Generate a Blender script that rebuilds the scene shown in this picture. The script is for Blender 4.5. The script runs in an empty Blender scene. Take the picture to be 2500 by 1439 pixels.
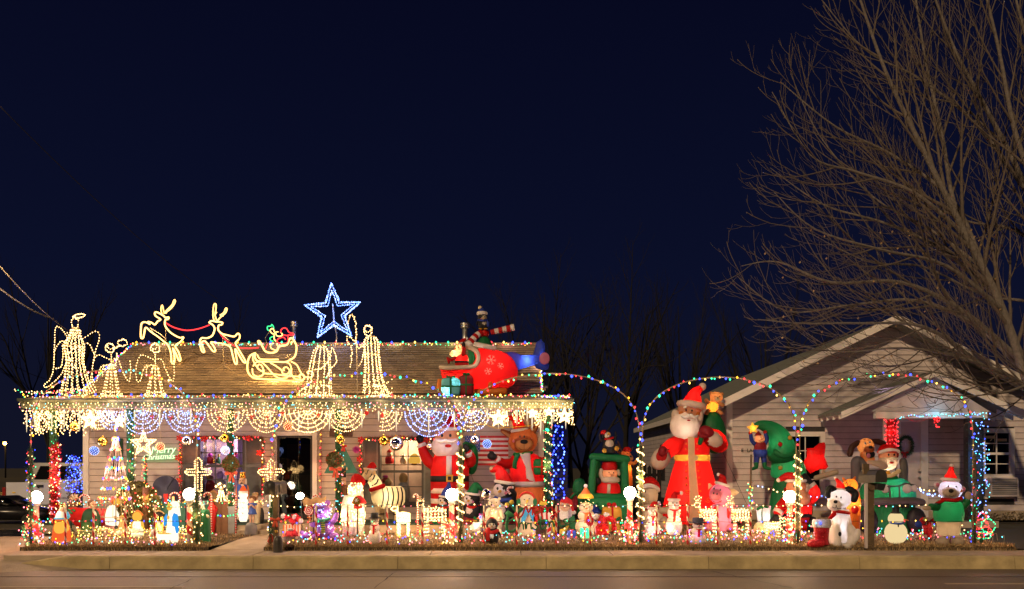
import bpy, math, random
from mathutils import Vector, Matrix
R = math.radians
random.seed(7)
S = bpy.context.scene
COL = S.collection
F = 1866.0            # focal length in photograph pixels (2500 wide)
EYE = 1.45            # camera height above the pavement

# ---------------------------------------------------------------- camera, sky, street light, exposure
cam = bpy.data.cameras.new('camera')
camo = bpy.data.objects.new('camera', cam); COL.objects.link(camo)
camo.location = (0, 0, EYE); camo.rotation_euler = (R(90), 0, 0)
cam.sensor_width = 36; cam.lens = 36*F/2500
cam.shift_y = (1140-719.5)/2500; cam.clip_end = 2000; cam.clip_start = .1
S.camera = camo
w = bpy.data.worlds.new('World'); S.world = w; w.use_nodes = True
nt = w.node_tree; nt.nodes.clear()
bg = nt.nodes.new('ShaderNodeBackground'); wo = nt.nodes.new('ShaderNodeOutputWorld')
tc = nt.nodes.new('ShaderNodeTexCoord'); sx = nt.nodes.new('ShaderNodeSeparateXYZ'); rp = nt.nodes.new('ShaderNodeValToRGB')
nt.links.new(tc.outputs['Generated'], sx.inputs[0]); nt.links.new(sx.outputs['Z'], rp.inputs[0])
e = rp.color_ramp.elements
e[0].position = 0.0; e[0].color = (.0036, .0042, .0110, 1)
e[1].position = .62; e[1].color = (.0010, .0013, .0070, 1)
m_ = e.new(.22); m_.color = (.0020, .0030, .0125, 1)
nt.links.new(rp.outputs[0], bg.inputs[0]); bg.inputs[1].default_value = 1.0
nt.links.new(bg.outputs[0], wo.inputs[0])
sun = bpy.data.lights.new('street_light_glow', 'SUN'); suno = bpy.data.objects.new('street_light_glow', sun); COL.objects.link(suno)
sun.energy = 1.35; sun.color = (1, .70, .40); sun.angle = R(2.2)
suno.rotation_euler = Vector((.5, 1, -.62)).to_track_quat('-Z', 'Y').to_euler()
suno.location = (-20, -14, 10)
S.view_settings.view_transform = 'Standard'; S.view_settings.look = 'None'
S.view_settings.exposure = 0.75; S.view_settings.gamma = 1
S.render.engine = 'CYCLES'
cy = S.cycles
cy.max_bounces = 5; cy.diffuse_bounces = 2; cy.glossy_bounces = 3; cy.transmission_bounces = 4; cy.transparent_max_bounces = 8
cy.use_denoising = True; cy.sample_clamp_indirect = 3.0; cy.caustics_reflective = False; cy.caustics_refractive = False
cy.use_light_tree = True

# ---------------------------------------------------------------- materials
M = {}
def base_mat(name):
    m = bpy.data.materials.new(name); m.use_nodes = True; n = m.node_tree; n.nodes.clear()
    o = n.nodes.new('ShaderNodeOutputMaterial'); M[name] = m
    return m, n, o
def noise_col(n, col, amt, scale, detail=4, rough=.6):
    """base colour broken up by an object-space noise: returns a colour socket"""
    t = n.nodes.new('ShaderNodeTexCoord'); z = n.nodes.new('ShaderNodeTexNoise')
    z.inputs['Scale'].default_value = scale; z.inputs['Detail'].default_value = detail; z.inputs['Roughness'].default_value = rough
    n.links.new(t.outputs['Object'], z.inputs['Vector'])
    r = n.nodes.new('ShaderNodeValToRGB')
    a = tuple(max(0, c*(1-amt)) for c in col[:3])+(1,); b = tuple(min(1, c*(1+amt)) for c in col[:3])+(1,)
    r.color_ramp.elements[0].position = .3; r.color_ramp.elements[0].color = a
    r.color_ramp.elements[1].position = .7; r.color_ramp.elements[1].color = b
    n.links.new(z.outputs['Fac'], r.inputs[0])
    return r.outputs[0], z
def mat(name, col, rough=.6, amt=.2, scale=6, metal=0, bump=0, bscale=None, spec=.4):
    m, n, o = base_mat(name)
    p = n.nodes.new('ShaderNodeBsdfPrincipled')
    c, z = noise_col(n, col, amt, scale)
    n.links.new(c, p.inputs['Base Color']); p.inputs['Roughness'].default_value = rough; p.inputs['Metallic'].default_value = metal
    p.inputs['Specular IOR Level'].default_value = spec
    if bump:
        b = n.nodes.new('ShaderNodeBump'); b.inputs['Strength'].default_value = bump; b.inputs['Distance'].default_value = .02
        z2 = n.nodes.new('ShaderNodeTexNoise'); z2.inputs['Scale'].default_value = bscale or scale*4; z2.inputs['Detail'].default_value = 4
        t = n.nodes.new('ShaderNodeTexCoord'); n.links.new(t.outputs['Object'], z2.inputs['Vector'])
        n.links.new(z2.outputs['Fac'], b.inputs['Height']); n.links.new(b.outputs[0], p.inputs['Normal'])
    n.links.new(p.outputs[0], o.inputs[0]); return m
def fabric(name, col, tr=.45):
    """thin nylon of an inflatable: lets the lamp inside shine through"""
    m, n, o = base_mat(name)
    c, z = noise_col(n, col, .10, 5)
    d = n.nodes.new('ShaderNodeBsdfPrincipled'); d.inputs['Roughness'].default_value = .45; d.inputs['Specular IOR Level'].default_value = .25
    t = n.nodes.new('ShaderNodeBsdfTranslucent'); x = n.nodes.new('ShaderNodeMixShader'); x.inputs[0].default_value = tr
    b = n.nodes.new('ShaderNodeBump'); b.inputs['Strength'].default_value = .6; b.inputs['Distance'].default_value = .025
    z2 = n.nodes.new('ShaderNodeTexNoise'); z2.inputs['Scale'].default_value = 9; z2.inputs['Distortion'].default_value = 1.2
    tcn = n.nodes.new('ShaderNodeTexCoord'); mp = n.nodes.new('ShaderNodeMapping'); mp.inputs['Scale'].default_value = (1.6, 1.6, .5)
    n.links.new(tcn.outputs['Object'], mp.inputs[0]); n.links.new(mp.outputs[0], z2.inputs['Vector'])
    n.links.new(z2.outputs['Fac'], b.inputs['Height'])
    n.links.new(b.outputs[0], d.inputs['Normal'])
    n.links.new(c, d.inputs['Base Color']); n.links.new(c, t.inputs['Color'])
    n.links.new(d.outputs[0], x.inputs[1]); n.links.new(t.outputs[0], x.inputs[2]); n.links.new(x.outputs[0], o.inputs[0]); return m
def emit(name, col, s, sampling='AUTO'):
    m, n, o = base_mat(name); e = n.nodes.new('ShaderNodeEmission')
    e.inputs[0].default_value = (*col, 1); e.inputs[1].default_value = s; n.links.new(e.outputs[0], o.inputs[0])
    m.cycles.emission_sampling = sampling; return m
def glass(name, col=(.02, .02, .025), rough=.03, alpha=.35):
    m, n, o = base_mat(name)
    g = n.nodes.new('ShaderNodeBsdfGlossy'); g.inputs['Roughness'].default_value = rough
    t = n.nodes.new('ShaderNodeBsdfTransparent'); t.inputs[0].default_value = (alpha, alpha, alpha*1.05, 1)
    lw = n.nodes.new('ShaderNodeLayerWeight'); lw.inputs[0].default_value = .35
    x = n.nodes.new('ShaderNodeMixShader'); n.links.new(lw.outputs['Fresnel'], x.inputs[0])
    n.links.new(t.outputs[0], x.inputs[1]); n.links.new(g.outputs[0], x.inputs[2]); n.links.new(x.outputs[0], o.inputs[0]); return m

# fabrics of the inflatables
for nm, c in dict(fred=(.52, .007, .007), fwhite=(.82, .78, .74), fskin=(.70, .36, .20), fgreen=(.012, .17, .055), fblack=(.02, .02, .024),
                  fblue=(.03, .06, .36), fgrey=(.12, .11, .12), fbrown=(.33, .085, .025), ftan=(.58, .27, .10), fyellow=(.62, .36, .05), fpink=(.62, .20, .30),
                  forange=(.65, .20, .03), fcyan=(.18, .62, .70), fbeige=(.50, .40, .30), fcream=(.75, .62, .38), fdkbrown=(.07, .03, .02), fsilver=(.60, .52, .42),
                  fpale=(.70, .62, .66), ffur=(.80, .66, .56), fskyb=(.05, .22, .62), fdkred=(.30, .02, .03)).items(): fabric(nm, c)
# paints, plastics, tinsel
for nm, c, r in (('white', (.75, .72, .68), .5), ('cream', (.72, .62, .42), .5), ('black', (.012, .012, .013), .5), ('red', (.55, .015, .015), .45), ('green', (.02, .17, .06), .5),
                 ('dkgreen', (.012, .06, .028), .7), ('blue', (.03, .09, .42), .45), ('skyblue', (.05, .38, .72), .45), ('yellow', (.72, .50, .05), .5), ('orange', (.62, .16, .03), .5),
                 ('skin', (.62, .38, .24), .5), ('brown', (.16, .07, .03), .6), ('grey', (.22, .22, .23), .6), ('purple', (.42, .16, .60), .6), ('pink', (.70, .30, .36), .5),
                 ('navy', (.055, .06, .10), .7), ('teal', (.03, .13, .10), .7), ('dark', (.03, .028, .027), .6), ('tan', (.50, .34, .16), .6), ('bowred', (.60, .09, .045), .6),
                 ('shutter', (.10, .11, .105), .55), ('lavender', (.42, .30, .72), .6), ('magenta', (.55, .05, .35), .6)): mat(nm, c, r, .18, 7)
mat('tinselred', (.50, .01, .02), .25, .6, 60, .2, .8, 90); mat('tinselwhite', (.62, .58, .56), .25, .5, 60, .3, .8, 90); mat('tinselpurple', (.42, .15, .62), .3, .5, 70, .1, .8, 90)
mat('gold', (.85, .52, .10), .14, .15, 8, 1); mat('silver', (.80, .76, .72), .10, .1, 8, 1); mat('steel', (.45, .44, .42), .35, .2, 5, .9); mat('chrome', (.85, .85, .88), .04, .05, 8, 1)
mat('wire', (.38, .33, .24), .5, .1); mat('cableblack', (.012, .016, .012), .6, .1); mat('cablegreen', (.02, .07, .035), .6, .1); mat('copper', (.42, .29, .16), .4, .2, 5, .3)
mat('garland', (.03, .11, .045), .7, .5, 40); mat('leafdry', (.14, .10, .035), .7, .5, 30); mat('leafgreen', (.13, .12, .035), .7, .5, 30)
mat('snowmesh', (.70, .66, .60), .6, .15, 40, 0, .4, 60)
mat('yellowcord', (.70, .46, .02), .5, .05)
# surfaces
mat('siding', (.44, .375, .335), .55, .10, 3, 0, .12, 30); mat('trim', (.66, .62, .58), .5, .08, 3); mat('fascia', (.10, .12, .085), .55, .2, 4)
mat('siding_aged', (.48, .42, .415), .65, .14, 3, 0, .2, 25)
for i, c in enumerate(((.22, .165, .105), (.26, .195, .125), (.28, .215, .14), (.20, .15, .10))): mat('shingle%d' % i, c, .9, .35, 25, 0, .5, 80)
mat('roofgreen', (.16, .17, .15), .8, .3, 9, 0, .3, 40); mat('soffit', (.45, .40, .37), .7, .12, 3)
mat('concrete', (.36, .29, .21), .85, .22, 2.2, 0, .35, 45); mat('kerbmat', (.40, .32, .17), .85, .28, 3, 0, .4, 60); mat('kerbjoint', (.03, .025, .02), .9, .2)
mat('soil', (.075, .055, .032), .95, .4, 3, 0, .6, 40); mat('farground', (.05, .045, .03), .95, .3, .4)
for i, c in enumerate(((.30, .20, .09), (.40, .28, .14), (.21, .135, .06), (.46, .34, .19))): mat('straw%d' % i, c, .8, .15, 9)
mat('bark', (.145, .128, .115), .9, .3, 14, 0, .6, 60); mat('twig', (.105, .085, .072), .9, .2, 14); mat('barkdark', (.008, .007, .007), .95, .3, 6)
mat('woodpost', (.10, .068, .038), .8, .35, 12, 0, .4, 50); mat('metalbox', (.055, .05, .045), .45, .3, 9, .3); mat('sign', (.10, .05, .035), .7, .3, 9)
mat('carpaint', (.55, .56, .60), .3, .05, 2, 0, 0, None, .5); mat('cardark', (.01, .01, .012), .25, .1); mat('rubber', (.015, .015, .015), .8, .1); mat('taillamp', (.25, .01, .01), .2, .2)
mat('carpet', (.025, .065, .05), .9, .2, 30)
glass('pane', alpha=.75); glass('darkpane', alpha=.12)
mat('interior', (.30, .22, .20), .8, .3, 3); mat('interiordark', (.025, .022, .022), .8, .3, 3); mat('curtain', (.55, .42, .85), .8, .2, 12)
# the road: worn concrete, slightly damp gloss, with oil-dark bands
m, n, o = base_mat('roadmat')
p = n.nodes.new('ShaderNodeBsdfPrincipled'); c, z = noise_col(n, (.19, .145, .098), .30, .9, 6, .65)
c2, z2 = noise_col(n, (.8, .8, .8), .25, 55, 3); mx = n.nodes.new('ShaderNodeMix'); mx.data_type = 'RGBA'; mx.blend_type = 'MULTIPLY'; mx.inputs[0].default_value = 1
n.links.new(c, mx.inputs[6]); n.links.new(c2, mx.inputs[7]); n.links.new(mx.outputs[2], p.inputs['Base Color'])
rr = n.nodes.new('ShaderNodeMapRange'); rr.inputs[3].default_value = .48; rr.inputs[4].default_value = .8
n.links.new(z.outputs['Fac'], rr.inputs[0]); n.links.new(rr.outputs[0], p.inputs['Roughness'])
b = n.nodes.new('ShaderNodeBump'); b.inputs['Strength'].default_value = .5; b.inputs['Distance'].default_value = .006; n.links.new(z2.outputs['Fac'], b.inputs['Height']); n.links.new(b.outputs[0], p.inputs['Normal'])
n.links.new(p.outputs[0], o.inputs[0])
# lamps
BS = 4.2; BR = .85; LM = .8; BP = .034; BC = {}
for nm, c, s in (('warm', (1, .58, .21), 1.0), ('cool', (.32, .45, 1), .9), ('ice', (.13, .26, 1), .9), ('red', (1, .03, .035), .75), ('green', (.03, .85, .30), .6), ('blue', (.03, .055, 1), 1.0),
                 ('amber', (1, .40, .02), .8), ('pink', (1, .18, .22), .9), ('aqua', (.12, .75, .85), .6), ('gold', (1, .62, .10), .9)): emit('b_'+nm, c, BS*s, 'NONE'); BC[nm] = (c, s)
emit('globe', (1, .82, .58), 40); emit('blow', (1, .84, .58), .95); emit('blowred', (1, .14, .03), .55); emit('blowgold', (1, .52, .07), .6); emit('blowblue', (.04, .36, .9), .6)
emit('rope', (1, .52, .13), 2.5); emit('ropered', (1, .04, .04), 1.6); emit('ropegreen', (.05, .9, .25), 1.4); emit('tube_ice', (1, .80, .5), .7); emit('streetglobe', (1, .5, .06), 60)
emit('bluerod', (.012, .03, 1), .07); emit('lantern', (1, .76, .38), .52)

# ---------------------------------------------------------------- geometry kit
def rotv(x, y, a):
    c, s = math.cos(a), math.sin(a); return x*c-y*s, x*s+y*c
class G:
    """a bag of vertices and faces; for figures the axes are photo px, photo py (down) and depth in px (away)"""
    def __init__(s): s.v = []; s.f = []; s.mi = []; s.cm = 0
    def add(s, vs, fs):
        b = len(s.v); s.v.extend(vs); s.f.extend([tuple(i+b for i in f) for f in fs]); s.mi.extend([s.cm]*len(fs)); return s
    def ell(s, x, y, d, rx, ry=None, rd=None, rot=0, n=14, k=8):
        ry = rx if ry is None else ry; rd = rx if rd is None else rd; a = R(rot); vs = [(0, -ry, 0)]
        for j in range(1, k):
            t = math.pi*j/k; yy = -ry*math.cos(t); q = math.sin(t)
            for i in range(n):
                u = 2*math.pi*i/n; vs.append((rx*q*math.cos(u), yy, rd*q*math.sin(u)))
        vs.append((0, ry, 0)); fs = []
        for i in range(n): fs.append((0, 1+i, 1+(i+1) % n))
        for j in range(k-2):
            for i in range(n):
                p = 1+j*n+i; q = 1+j*n+(i+1) % n; fs.append((p, p+n, q+n, q))
        L = len(vs)-1
        for i in range(n): fs.append((L, L-n+(i+1) % n, L-n+i))
        out = []
        for vx, vy, vd in vs:
            X, Y = rotv(vx, vy, a); out.append((x+X, y+Y, d+vd))
        return s.add(out, fs)
    def tube(s, pts, rs, n=8, cap=True):
        P = [Vector(p) for p in pts]
        if not hasattr(rs, '__len__'): rs = [rs]*len(P)
        vs = []; fs = []; prev = None
        for i, p in enumerate(P):
            t = (P[min(i+1, len(P)-1)]-P[max(i-1, 0)])
            if t.length < 1e-9: t = Vector((0, 0, 1))
            t.normalize()
            if prev is None: a = t.cross(Vector((.13, .31, .94)) if abs(t.z) < .9 else Vector((1, .2, .1)))
            else:
                a = prev-t*prev.dot(t)
                if a.length < 1e-6: a = t.orthogonal()
            a.normalize(); prev = a; b = t.cross(a)
            for k in range(n):
                u = 2*math.pi*k/n; q = p+(a*math.cos(u)+b*math.sin(u))*rs[i]; vs.append((q.x, q.y, q.z))
        for i in range(len(P)-1):
            for k in range(n):
                k2 = (k+1) % n; fs.append((i*n+k, i*n+k2, (i+1)*n+k2, (i+1)*n+k))
        if cap:
            fs.append(tuple(range(n-1, -1, -1))); fs.append(tuple(range((len(P)-1)*n, len(P)*n)))
        return s.add(vs, fs)
    def ctube(s, pts, r0, r1=None, n=8, steps=5):
        """smooth tube through control points, rounded tips"""
        r1 = r0 if r1 is None else r1; c = curve(pts, steps); L = len(c)-1
        rs = [r0+(r1-r0)*i/L for i in range(L+1)]
        a = Vector(c[0])-Vector(c[1]); b = Vector(c[-1])-Vector(c[-2]); a.normalize(); b.normalize()
        P = [Vector(c[0])+a*r0*.85, Vector(c[0])+a*r0*.5]+[Vector(q) for q in c]+[Vector(c[-1])+b*r1*.5, Vector(c[-1])+b*r1*.85]
        return s.tube(P, [r0*.35, r0*.8]+rs+[r1*.8, r1*.35], n)
    def lathe(s, x, prof, d=0, q=1.0, n=16):
        """prof: (py, radius[, x offset]) from top to bottom"""
        vs = []; fs = []
        for e in prof:
            xo = e[2] if len(e) > 2 else 0
            for i in range(n):
                u = 2*math.pi*i/n; vs.append((x+xo+e[1]*math.cos(u), e[0], d+e[1]*q*math.sin(u)))
        for j in range(len(prof)-1):
            for i in range(n):
                p = j*n+i; r = j*n+(i+1) % n; fs.append((p, p+n, r+n, r))
        fs.append(tuple(range(n))); fs.append(tuple(range((len(prof)-1)*n+n-1, (len(prof)-1)*n-1, -1)))
        return s.add(vs, fs)
    def slathe(s, x, prof, d=0, q=1.0, n=16, steps=4):
        c = curve([(e[0], e[1], e[2] if len(e) > 2 else 0) for e in prof], steps)
        return s.lathe(x, [(p[0], max(p[1], .05), p[2]) for p in c], d, q, n)
    def box(s, x0, x1, y0, y1, z0, z1):
        vs = [(x0, y0, z0), (x1, y0, z0), (x1, y1, z0), (x0, y1, z0), (x0, y0, z1), (x1, y0, z1), (x1, y1, z1), (x0, y1, z1)]
        return s.add(vs, [(0, 3, 2, 1), (4, 5, 6, 7), (0, 1, 5, 4), (1, 2, 6, 5), (2, 3, 7, 6), (3, 0, 4, 7)])
    def prism(s, poly, d0, d1):
        n = len(poly); vs = [(p[0], p[1], d0) for p in poly]+[(p[0], p[1], d1) for p in poly]
        fs = [tuple(range(n-1, -1, -1)), tuple(range(n, 2*n))]+[(i, (i+1) % n, n+(i+1) % n, n+i) for i in range(n)]
        return s.add(vs, fs)
    def pillow(s, poly, d, th, k=5):
        """puffed-up flat shape"""
        n = len(poly); cx = sum(p[0] for p in poly)/n; cy_ = sum(p[1] for p in poly)/n; vs = []; fs = []
        rings = []
        for sg in (-1, 1):
            for j in range(k):
                t = j/(k-1)*.96 if sg < 0 else (k-1-j)/(k-1)*.96
                if sg > 0 and j == k-1: continue
                sc = math.cos(t*math.pi/2) if t < .99 else 0.06
                dd = sg*th*math.sin(t*math.pi/2); rings.append((sc, dd))
        rings = sorted(rings, key=lambda q: q[1])
        for sc, dd in rings:
            for p in poly: vs.append((cx+(p[0]-cx)*sc, cy_+(p[1]-cy_)*sc, d+dd))
        m = len(rings)
        for j in range(m-1):
            for i in range(n):
                a = j*n+i; b = j*n+(i+1) % n; fs.append((a, b, b+n, a+n))
        fs.append(tuple(range(n-1, -1, -1))); fs.append(tuple(range((m-1)*n, m*n)))
        return s.add(vs, fs)
    def octa(s, p, r, ry=None):
        x, y, z = p; ry = ry or r
        return s.add([(x-r, y, z), (x+r, y, z), (x, y-ry, z), (x, y+ry, z), (x, y, z-r), (x, y, z+r)],
                     [(4, 2, 1), (4, 1, 3), (4, 3, 0), (4, 0, 2), (5, 1, 2), (5, 3, 1), (5, 0, 3), (5, 2, 0)])
    def torus(s, x, y, d, Rr, r, n=24, m=8, tilt=0):
        pts = [(x+Rr*math.cos(2*math.pi*i/n), y+Rr*math.sin(2*math.pi*i/n), d) for i in range(n+1)]
        return s.tube(pts, r, m, False)
def curve(pts, steps=6, closed=False):
    """Catmull-Rom through points"""
    P = [Vector(p) for p in pts]; n = len(P); out = []
    if n < 3 and not closed: return [tuple(p) for p in P] if n < 2 else [tuple(P[0].lerp(P[1], i/steps)) for i in range(steps+1)]
    for i in range(n if closed else n-1):
        if closed: a, b, c, d = P[(i-1) % n], P[i], P[(i+1) % n], P[(i+2) % n]
        else: a, b, c, d = P[max(i-1, 0)], P[i], P[i+1], P[min(i+2, n-1)]
        for k in range(steps):
            t = k/steps
            out.append(tuple(.5*((2*b)+(c-a)*t+(2*a-5*b+4*c-d)*t*t+(3*b-a-3*c+d)*t**3)))
    out.append(tuple(P[0] if closed else P[-1])); return out
def along(pts, step):
    """points every step along a polyline"""
    P = [Vector(p) for p in pts]; out = []; acc = 0.0
    for a, b in zip(P, P[1:]):
        L = (b-a).length
        if L < 1e-9: continue
        t = step-acc
        while t <= L: out.append(a.lerp(b, t/L)); t += step
        acc = (acc+L) % step if t > L else 0
        acc = L-(t-step)
    return out
def mk(name, g, mats, parent=None, smooth=True, conv=None):
    me = bpy.data.meshes.new(name)
    vs = [conv(p) for p in g.v] if conv else g.v
    me.from_pydata(vs, [], g.f)
    for mm in (mats if isinstance(mats, (list, tuple)) else [mats]): me.materials.append(M[mm])
    if any(g.mi): me.polygons.foreach_set('material_index', g.mi)
    if smooth: me.polygons.foreach_set('use_smooth', [True]*len(g.f))
    me.update()
    o = bpy.data.objects.new(name, me); COL.objects.link(o)
    if parent: o.parent = parent
    return o
def empty(name, loc=(0, 0, 0)):
    o = bpy.data.objects.new(name, None); COL.objects.link(o); o.location = loc; return o
def tag(o, label=None, cat=None, group=None, kind=None):
    if label: o['label'] = label
    if cat: o['category'] = cat
    if group: o['group'] = group
    if kind: o['kind'] = kind
    return o
def ground(Y):
    """ground height at a distance: road, pavement, lawn rising to the houses"""
    if Y < 12.3: return -.2
    if Y < 13.2: return 0.0
    if Y < 17.2: return .05+.15*(Y-13.2)/4
    return .2
def Y_of(py):
    """distance at which the lawn is seen at photo row py"""
    lo, hi = 13.2, 30.0
    for _ in range(50):
        m = (lo+hi)/2
        if 1140+(EYE-ground(m))*F/m > py: lo = m
        else: hi = m
    return lo
def P3(px, py, Y): return ((px-1250)*Y/F, Y, EYE-(py-1140)*Y/F)
FIGS = []
class Part(G):
    def __init__(s, name, mats, parent, label, smooth): G.__init__(s); s.name = name; s.mats = mats; s.par = parent; s.label = label; s.smooth = smooth; s.kind = None
class Fig:
    """one thing standing at photo column px, on the lawn at photo row base or at distance Y"""
    def __init__(s, name, label, cat, px, base=None, Y=None, group=None, z=None):
        s.Y = Y if Y else Y_of(base); s.s = F/s.Y; s.px = px; s.name = name
        s.z = ground(s.Y) if z is None else z
        s.root = empty(name, ((px-1250)/s.s, s.Y, s.z)); tag(s.root, label, cat, group)
        s.parts = []; s.bul = {}; s.cables = {}; FIGS.append(s)
        s.py0 = 1140+(EYE-s.z)*s.s      # photo row of the base
        s.lamps = []
    def P(s, name, mats, parent=None, label=None, smooth=True):
        p = Part(name, mats, parent, label, smooth); s.parts.append(p); return p
    def conv(s, p): return ((p[0]-s.px)/s.s, p[2]/s.s, (s.py0-p[1])/s.s)
    def bulb(s, p, col='warm', r=1.6): s.bul.setdefault(col, []).append((p, r*BR))
    def string(s, pts, step, cols, r=1.6, jit=1.0, cable='cablegreen', cr=.5, dj=None):
        """a wire with little lamps along it"""
        if cable: s.cables.setdefault(cable, []).append((pts, cr))
        if isinstance(cols, str): cols = [cols]
        for p in along(pts, step):
            s.bulb((p.x+random.uniform(-jit, jit), p.y+random.uniform(-jit, jit), p.z+random.uniform(-jit, jit)), random.choice(cols), r*random.uniform(.85, 1.15))
    def lamp(s, x, y, d, watt, col=(1, .72, .42), r=3):
        s.lamps.append((x, y, d, watt, col, r))
    def done(s):
        for p in s.parts:
            if not p.v: p.ob = None; continue
            p.ob = mk(p.name, p, p.mats, (p.par.ob if p.par else None) or s.root, p.smooth, s.conv)
            if p.label: p.ob['label'] = p.label
            if p.kind: p.ob['kind'] = p.kind
        for cm, L in s.cables.items():
            g = G()
            for pts, cr in L: g.tube(pts, cr, 4, False)
            mk('cable', g, cm, s.root, True, s.conv)['kind'] = 'stuff'
        if s.bul:
            g = G(); ms = []
            for i, (c, L) in enumerate(s.bul.items()):
                ms.append('b_'+c); g.cm = i
                for p, r in L: g.octa(p, r, r*1.25)
            o = mk('bulbs', g, ms, s.root, False, s.conv); o['kind'] = 'stuff'
            # the light those little lamps give: one point lamp for every few dozen of them, at their middle
            B = sorted((p[0], p[1], p[2], c, r) for c, L in s.bul.items() for p, r in L); n = max(1, round(len(B)/34)); m = math.ceil(len(B)/n)
            for i in range(0, len(B), m):
                q = B[i:i+m]; k = len(q); col = [sum(BC[b[3]][0][j]*BC[b[3]][1]*b[4]**2 for b in q) for j in range(3)]; mx = max(col)
                l = bpy.data.lights.new('string_lamp', 'POINT'); l.energy = BP*mx; l.color = [c/mx for c in col]; l.shadow_soft_size = .08
                o = bpy.data.objects.new('string_lamp', l); COL.objects.link(o); o.parent = s.root; o.location = s.conv([sum(b[j] for b in q)/k-(0, 9, 8)[j] for j in range(3)])
        for x, y, d, watt, col, r in s.lamps:
            l = bpy.data.lights.new('figure_lamp', 'POINT'); l.energy = watt*LM; l.color = col; l.shadow_soft_size = r/s.s  # most sit inside the figures
            o = bpy.data.objects.new('figure_lamp', l); COL.objects.link(o); o.parent = s.root; o.location = s.conv((x, y, d))
def dup(root, loc, label=None, group=None, rotz=0, scale=1):
    r = root.copy(); COL.objects.link(r); r.location = loc; r.rotation_euler = (0, 0, rotz); r.scale = (scale,)*3
    if label: r['label'] = label
    if group: r['group'] = group
    for ch in list(root.children):
        c = ch.copy(); COL.objects.link(c); c.parent = r
        for q in ch.children:
            d = q.copy(); COL.objects.link(d); d.parent = c
    return r
def text_mesh(name, body, size, mats, parent, loc, rot=(R(90), 0, 0), depth=.006, align='LEFT', shear=0):
    cu = bpy.data.curves.new(name, 'FONT'); cu.body = body; cu.size = size; cu.extrude = depth; cu.align_x = align; cu.resolution_u = 3; cu.shear = shear
    t = bpy.data.objects.new(name+'_src', cu); COL.objects.link(t)
    dg = bpy.context.evaluated_depsgraph_get(); me = bpy.data.meshes.new_from_object(t.evaluated_get(dg))
    bpy.data.objects.remove(t); me.materials.clear(); me.materials.append(M[mats]); me.name = name
    o = bpy.data.objects.new(name, me); COL.objects.link(o); o.location = loc; o.rotation_euler = rot
    if parent: o.parent = parent
    return o
# ---------------------------------------------------------------- setting
def struct(name, g, mats, smooth=False):
    return tag(mk(name, g, mats, None, smooth), kind='structure')
g = G(); X = 500
rows = [(-300, -.06), (-9, -.06), (-8.9, -.3), (12.6, -.3), (13.15, -.05), (17.2, .14), (600, .14)]
g.add([(x, y, z) for y, z in rows for x in (-X, X)], [(2*i, 2*i+1, 2*i+3, 2*i+2) for i in range(len(rows)-1)])
struct('ground', g, 'farground')
g = G(); xs = [-60+i*4 for i in range(31)]
g.add([(x, y, -.2) for y in (-9, 11.44) for x in xs], [(i, i+1, 31+i+1, 31+i) for i in range(30)]); struct('road', g, 'roadmat')
g = G(); g.box(-60, 60, 11.456, 12.32, -.24, -.196); struct('gutter', g, 'roadmat')
# cracks and joints are cut as thin dark grooves lying in the slab
def crack(pts, w, name='road_crack', z=-.1955):
    g = G(); vs = []
    for i, (x, y) in enumerate(pts):
        a = w*random.uniform(.4, 1.2); vs += [(x-a*.7, y-a, z), (x+a*.7, y+a, z)]
    g.add(vs, [(2*i, 2*i+1, 2*i+3, 2*i+2) for i in range(len(pts)-1)]); struct(name, g, 'kerbjoint')
def gp(px, py, z=-.2):
    Y = (EYE-z)*F/(py-1140); return ((px-1250)*Y/F, Y)
def jag(a, b, n, j):
    return [(a[0]+(b[0]-a[0])*i/n+random.uniform(-j, j), a[1]+(b[1]-a[1])*i/n+random.uniform(-j, j)) for i in range(n+1)]
crack(jag(gp(0, 1414), gp(110, 1400), 8, .02)+jag(gp(110, 1400), gp(130, 1396), 3, .01), .014)
crack(jag(gp(415, 1439), gp(470, 1415), 6, .02)+jag(gp(470, 1415), gp(600, 1397), 10, .03), .015, 'road_crack', -.1915)
crack(jag(gp(490, 1409), gp(600, 1405), 8, .03), .012)
crack(jag(gp(915, 1438), gp(968, 1397), 8, .02), .013, 'road_crack', -.1915)
crack(jag(gp(1740, 1396), gp(1930, 1437), 12, .03), .012, 'road_crack', -.1915)
for a in (-50, -30, -10, 10, 30): crack([(a+i*2, 11.448+random.uniform(-.002, .002)) for i in range(11)], .006)
g = G(); g.box(6.1, 10.5, 10.74, 10.80, -.2, -.194); g.box(-9.5, -4.5, 10.42, 10.5, -.2, -.194); struct('road_marking', g, 'concrete')
# kerb blocks with open joints; the left end drops to the driveway
kj = [-8.15, -6.48, -4.17, -1.84, .55, 3.17, 5.6, 8.1, 10.8, 14]
kroot = tag(empty('kerb', (0, 12.3, -.2)), kind='structure')
for i, (a, b) in enumerate(zip(kj, kj[1:])):
    g = G(); n = 10; prof = [(0, .0), (.012, .10), (.018, .185), (.05, .208), (.16, .206), (.16, 0)]
    vs = [(a+.004+(b-a-.008)*k/n, y+random.uniform(-.004, .004)*(0 < j < 4), z+random.uniform(-.004, .004)*(0 < j < 5)) for k in range(n+1) for j, (y, z) in enumerate(prof)]
    if i == 0:
        vs = [(x, y, z*min(1, .3+.7*(x-a)/.9)) for x, y, z in vs]
    fs = [(k*6+j, k*6+j+6, k*6+(j+1) % 6+6, k*6+(j+1) % 6) for k in range(n) for j in range(6)]+[tuple(range(6)), tuple(n*6+j for j in range(5, -1, -1))]
    g.add(vs, fs); mk('kerb_block', g, 'kerbmat', kroot, False)
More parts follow.
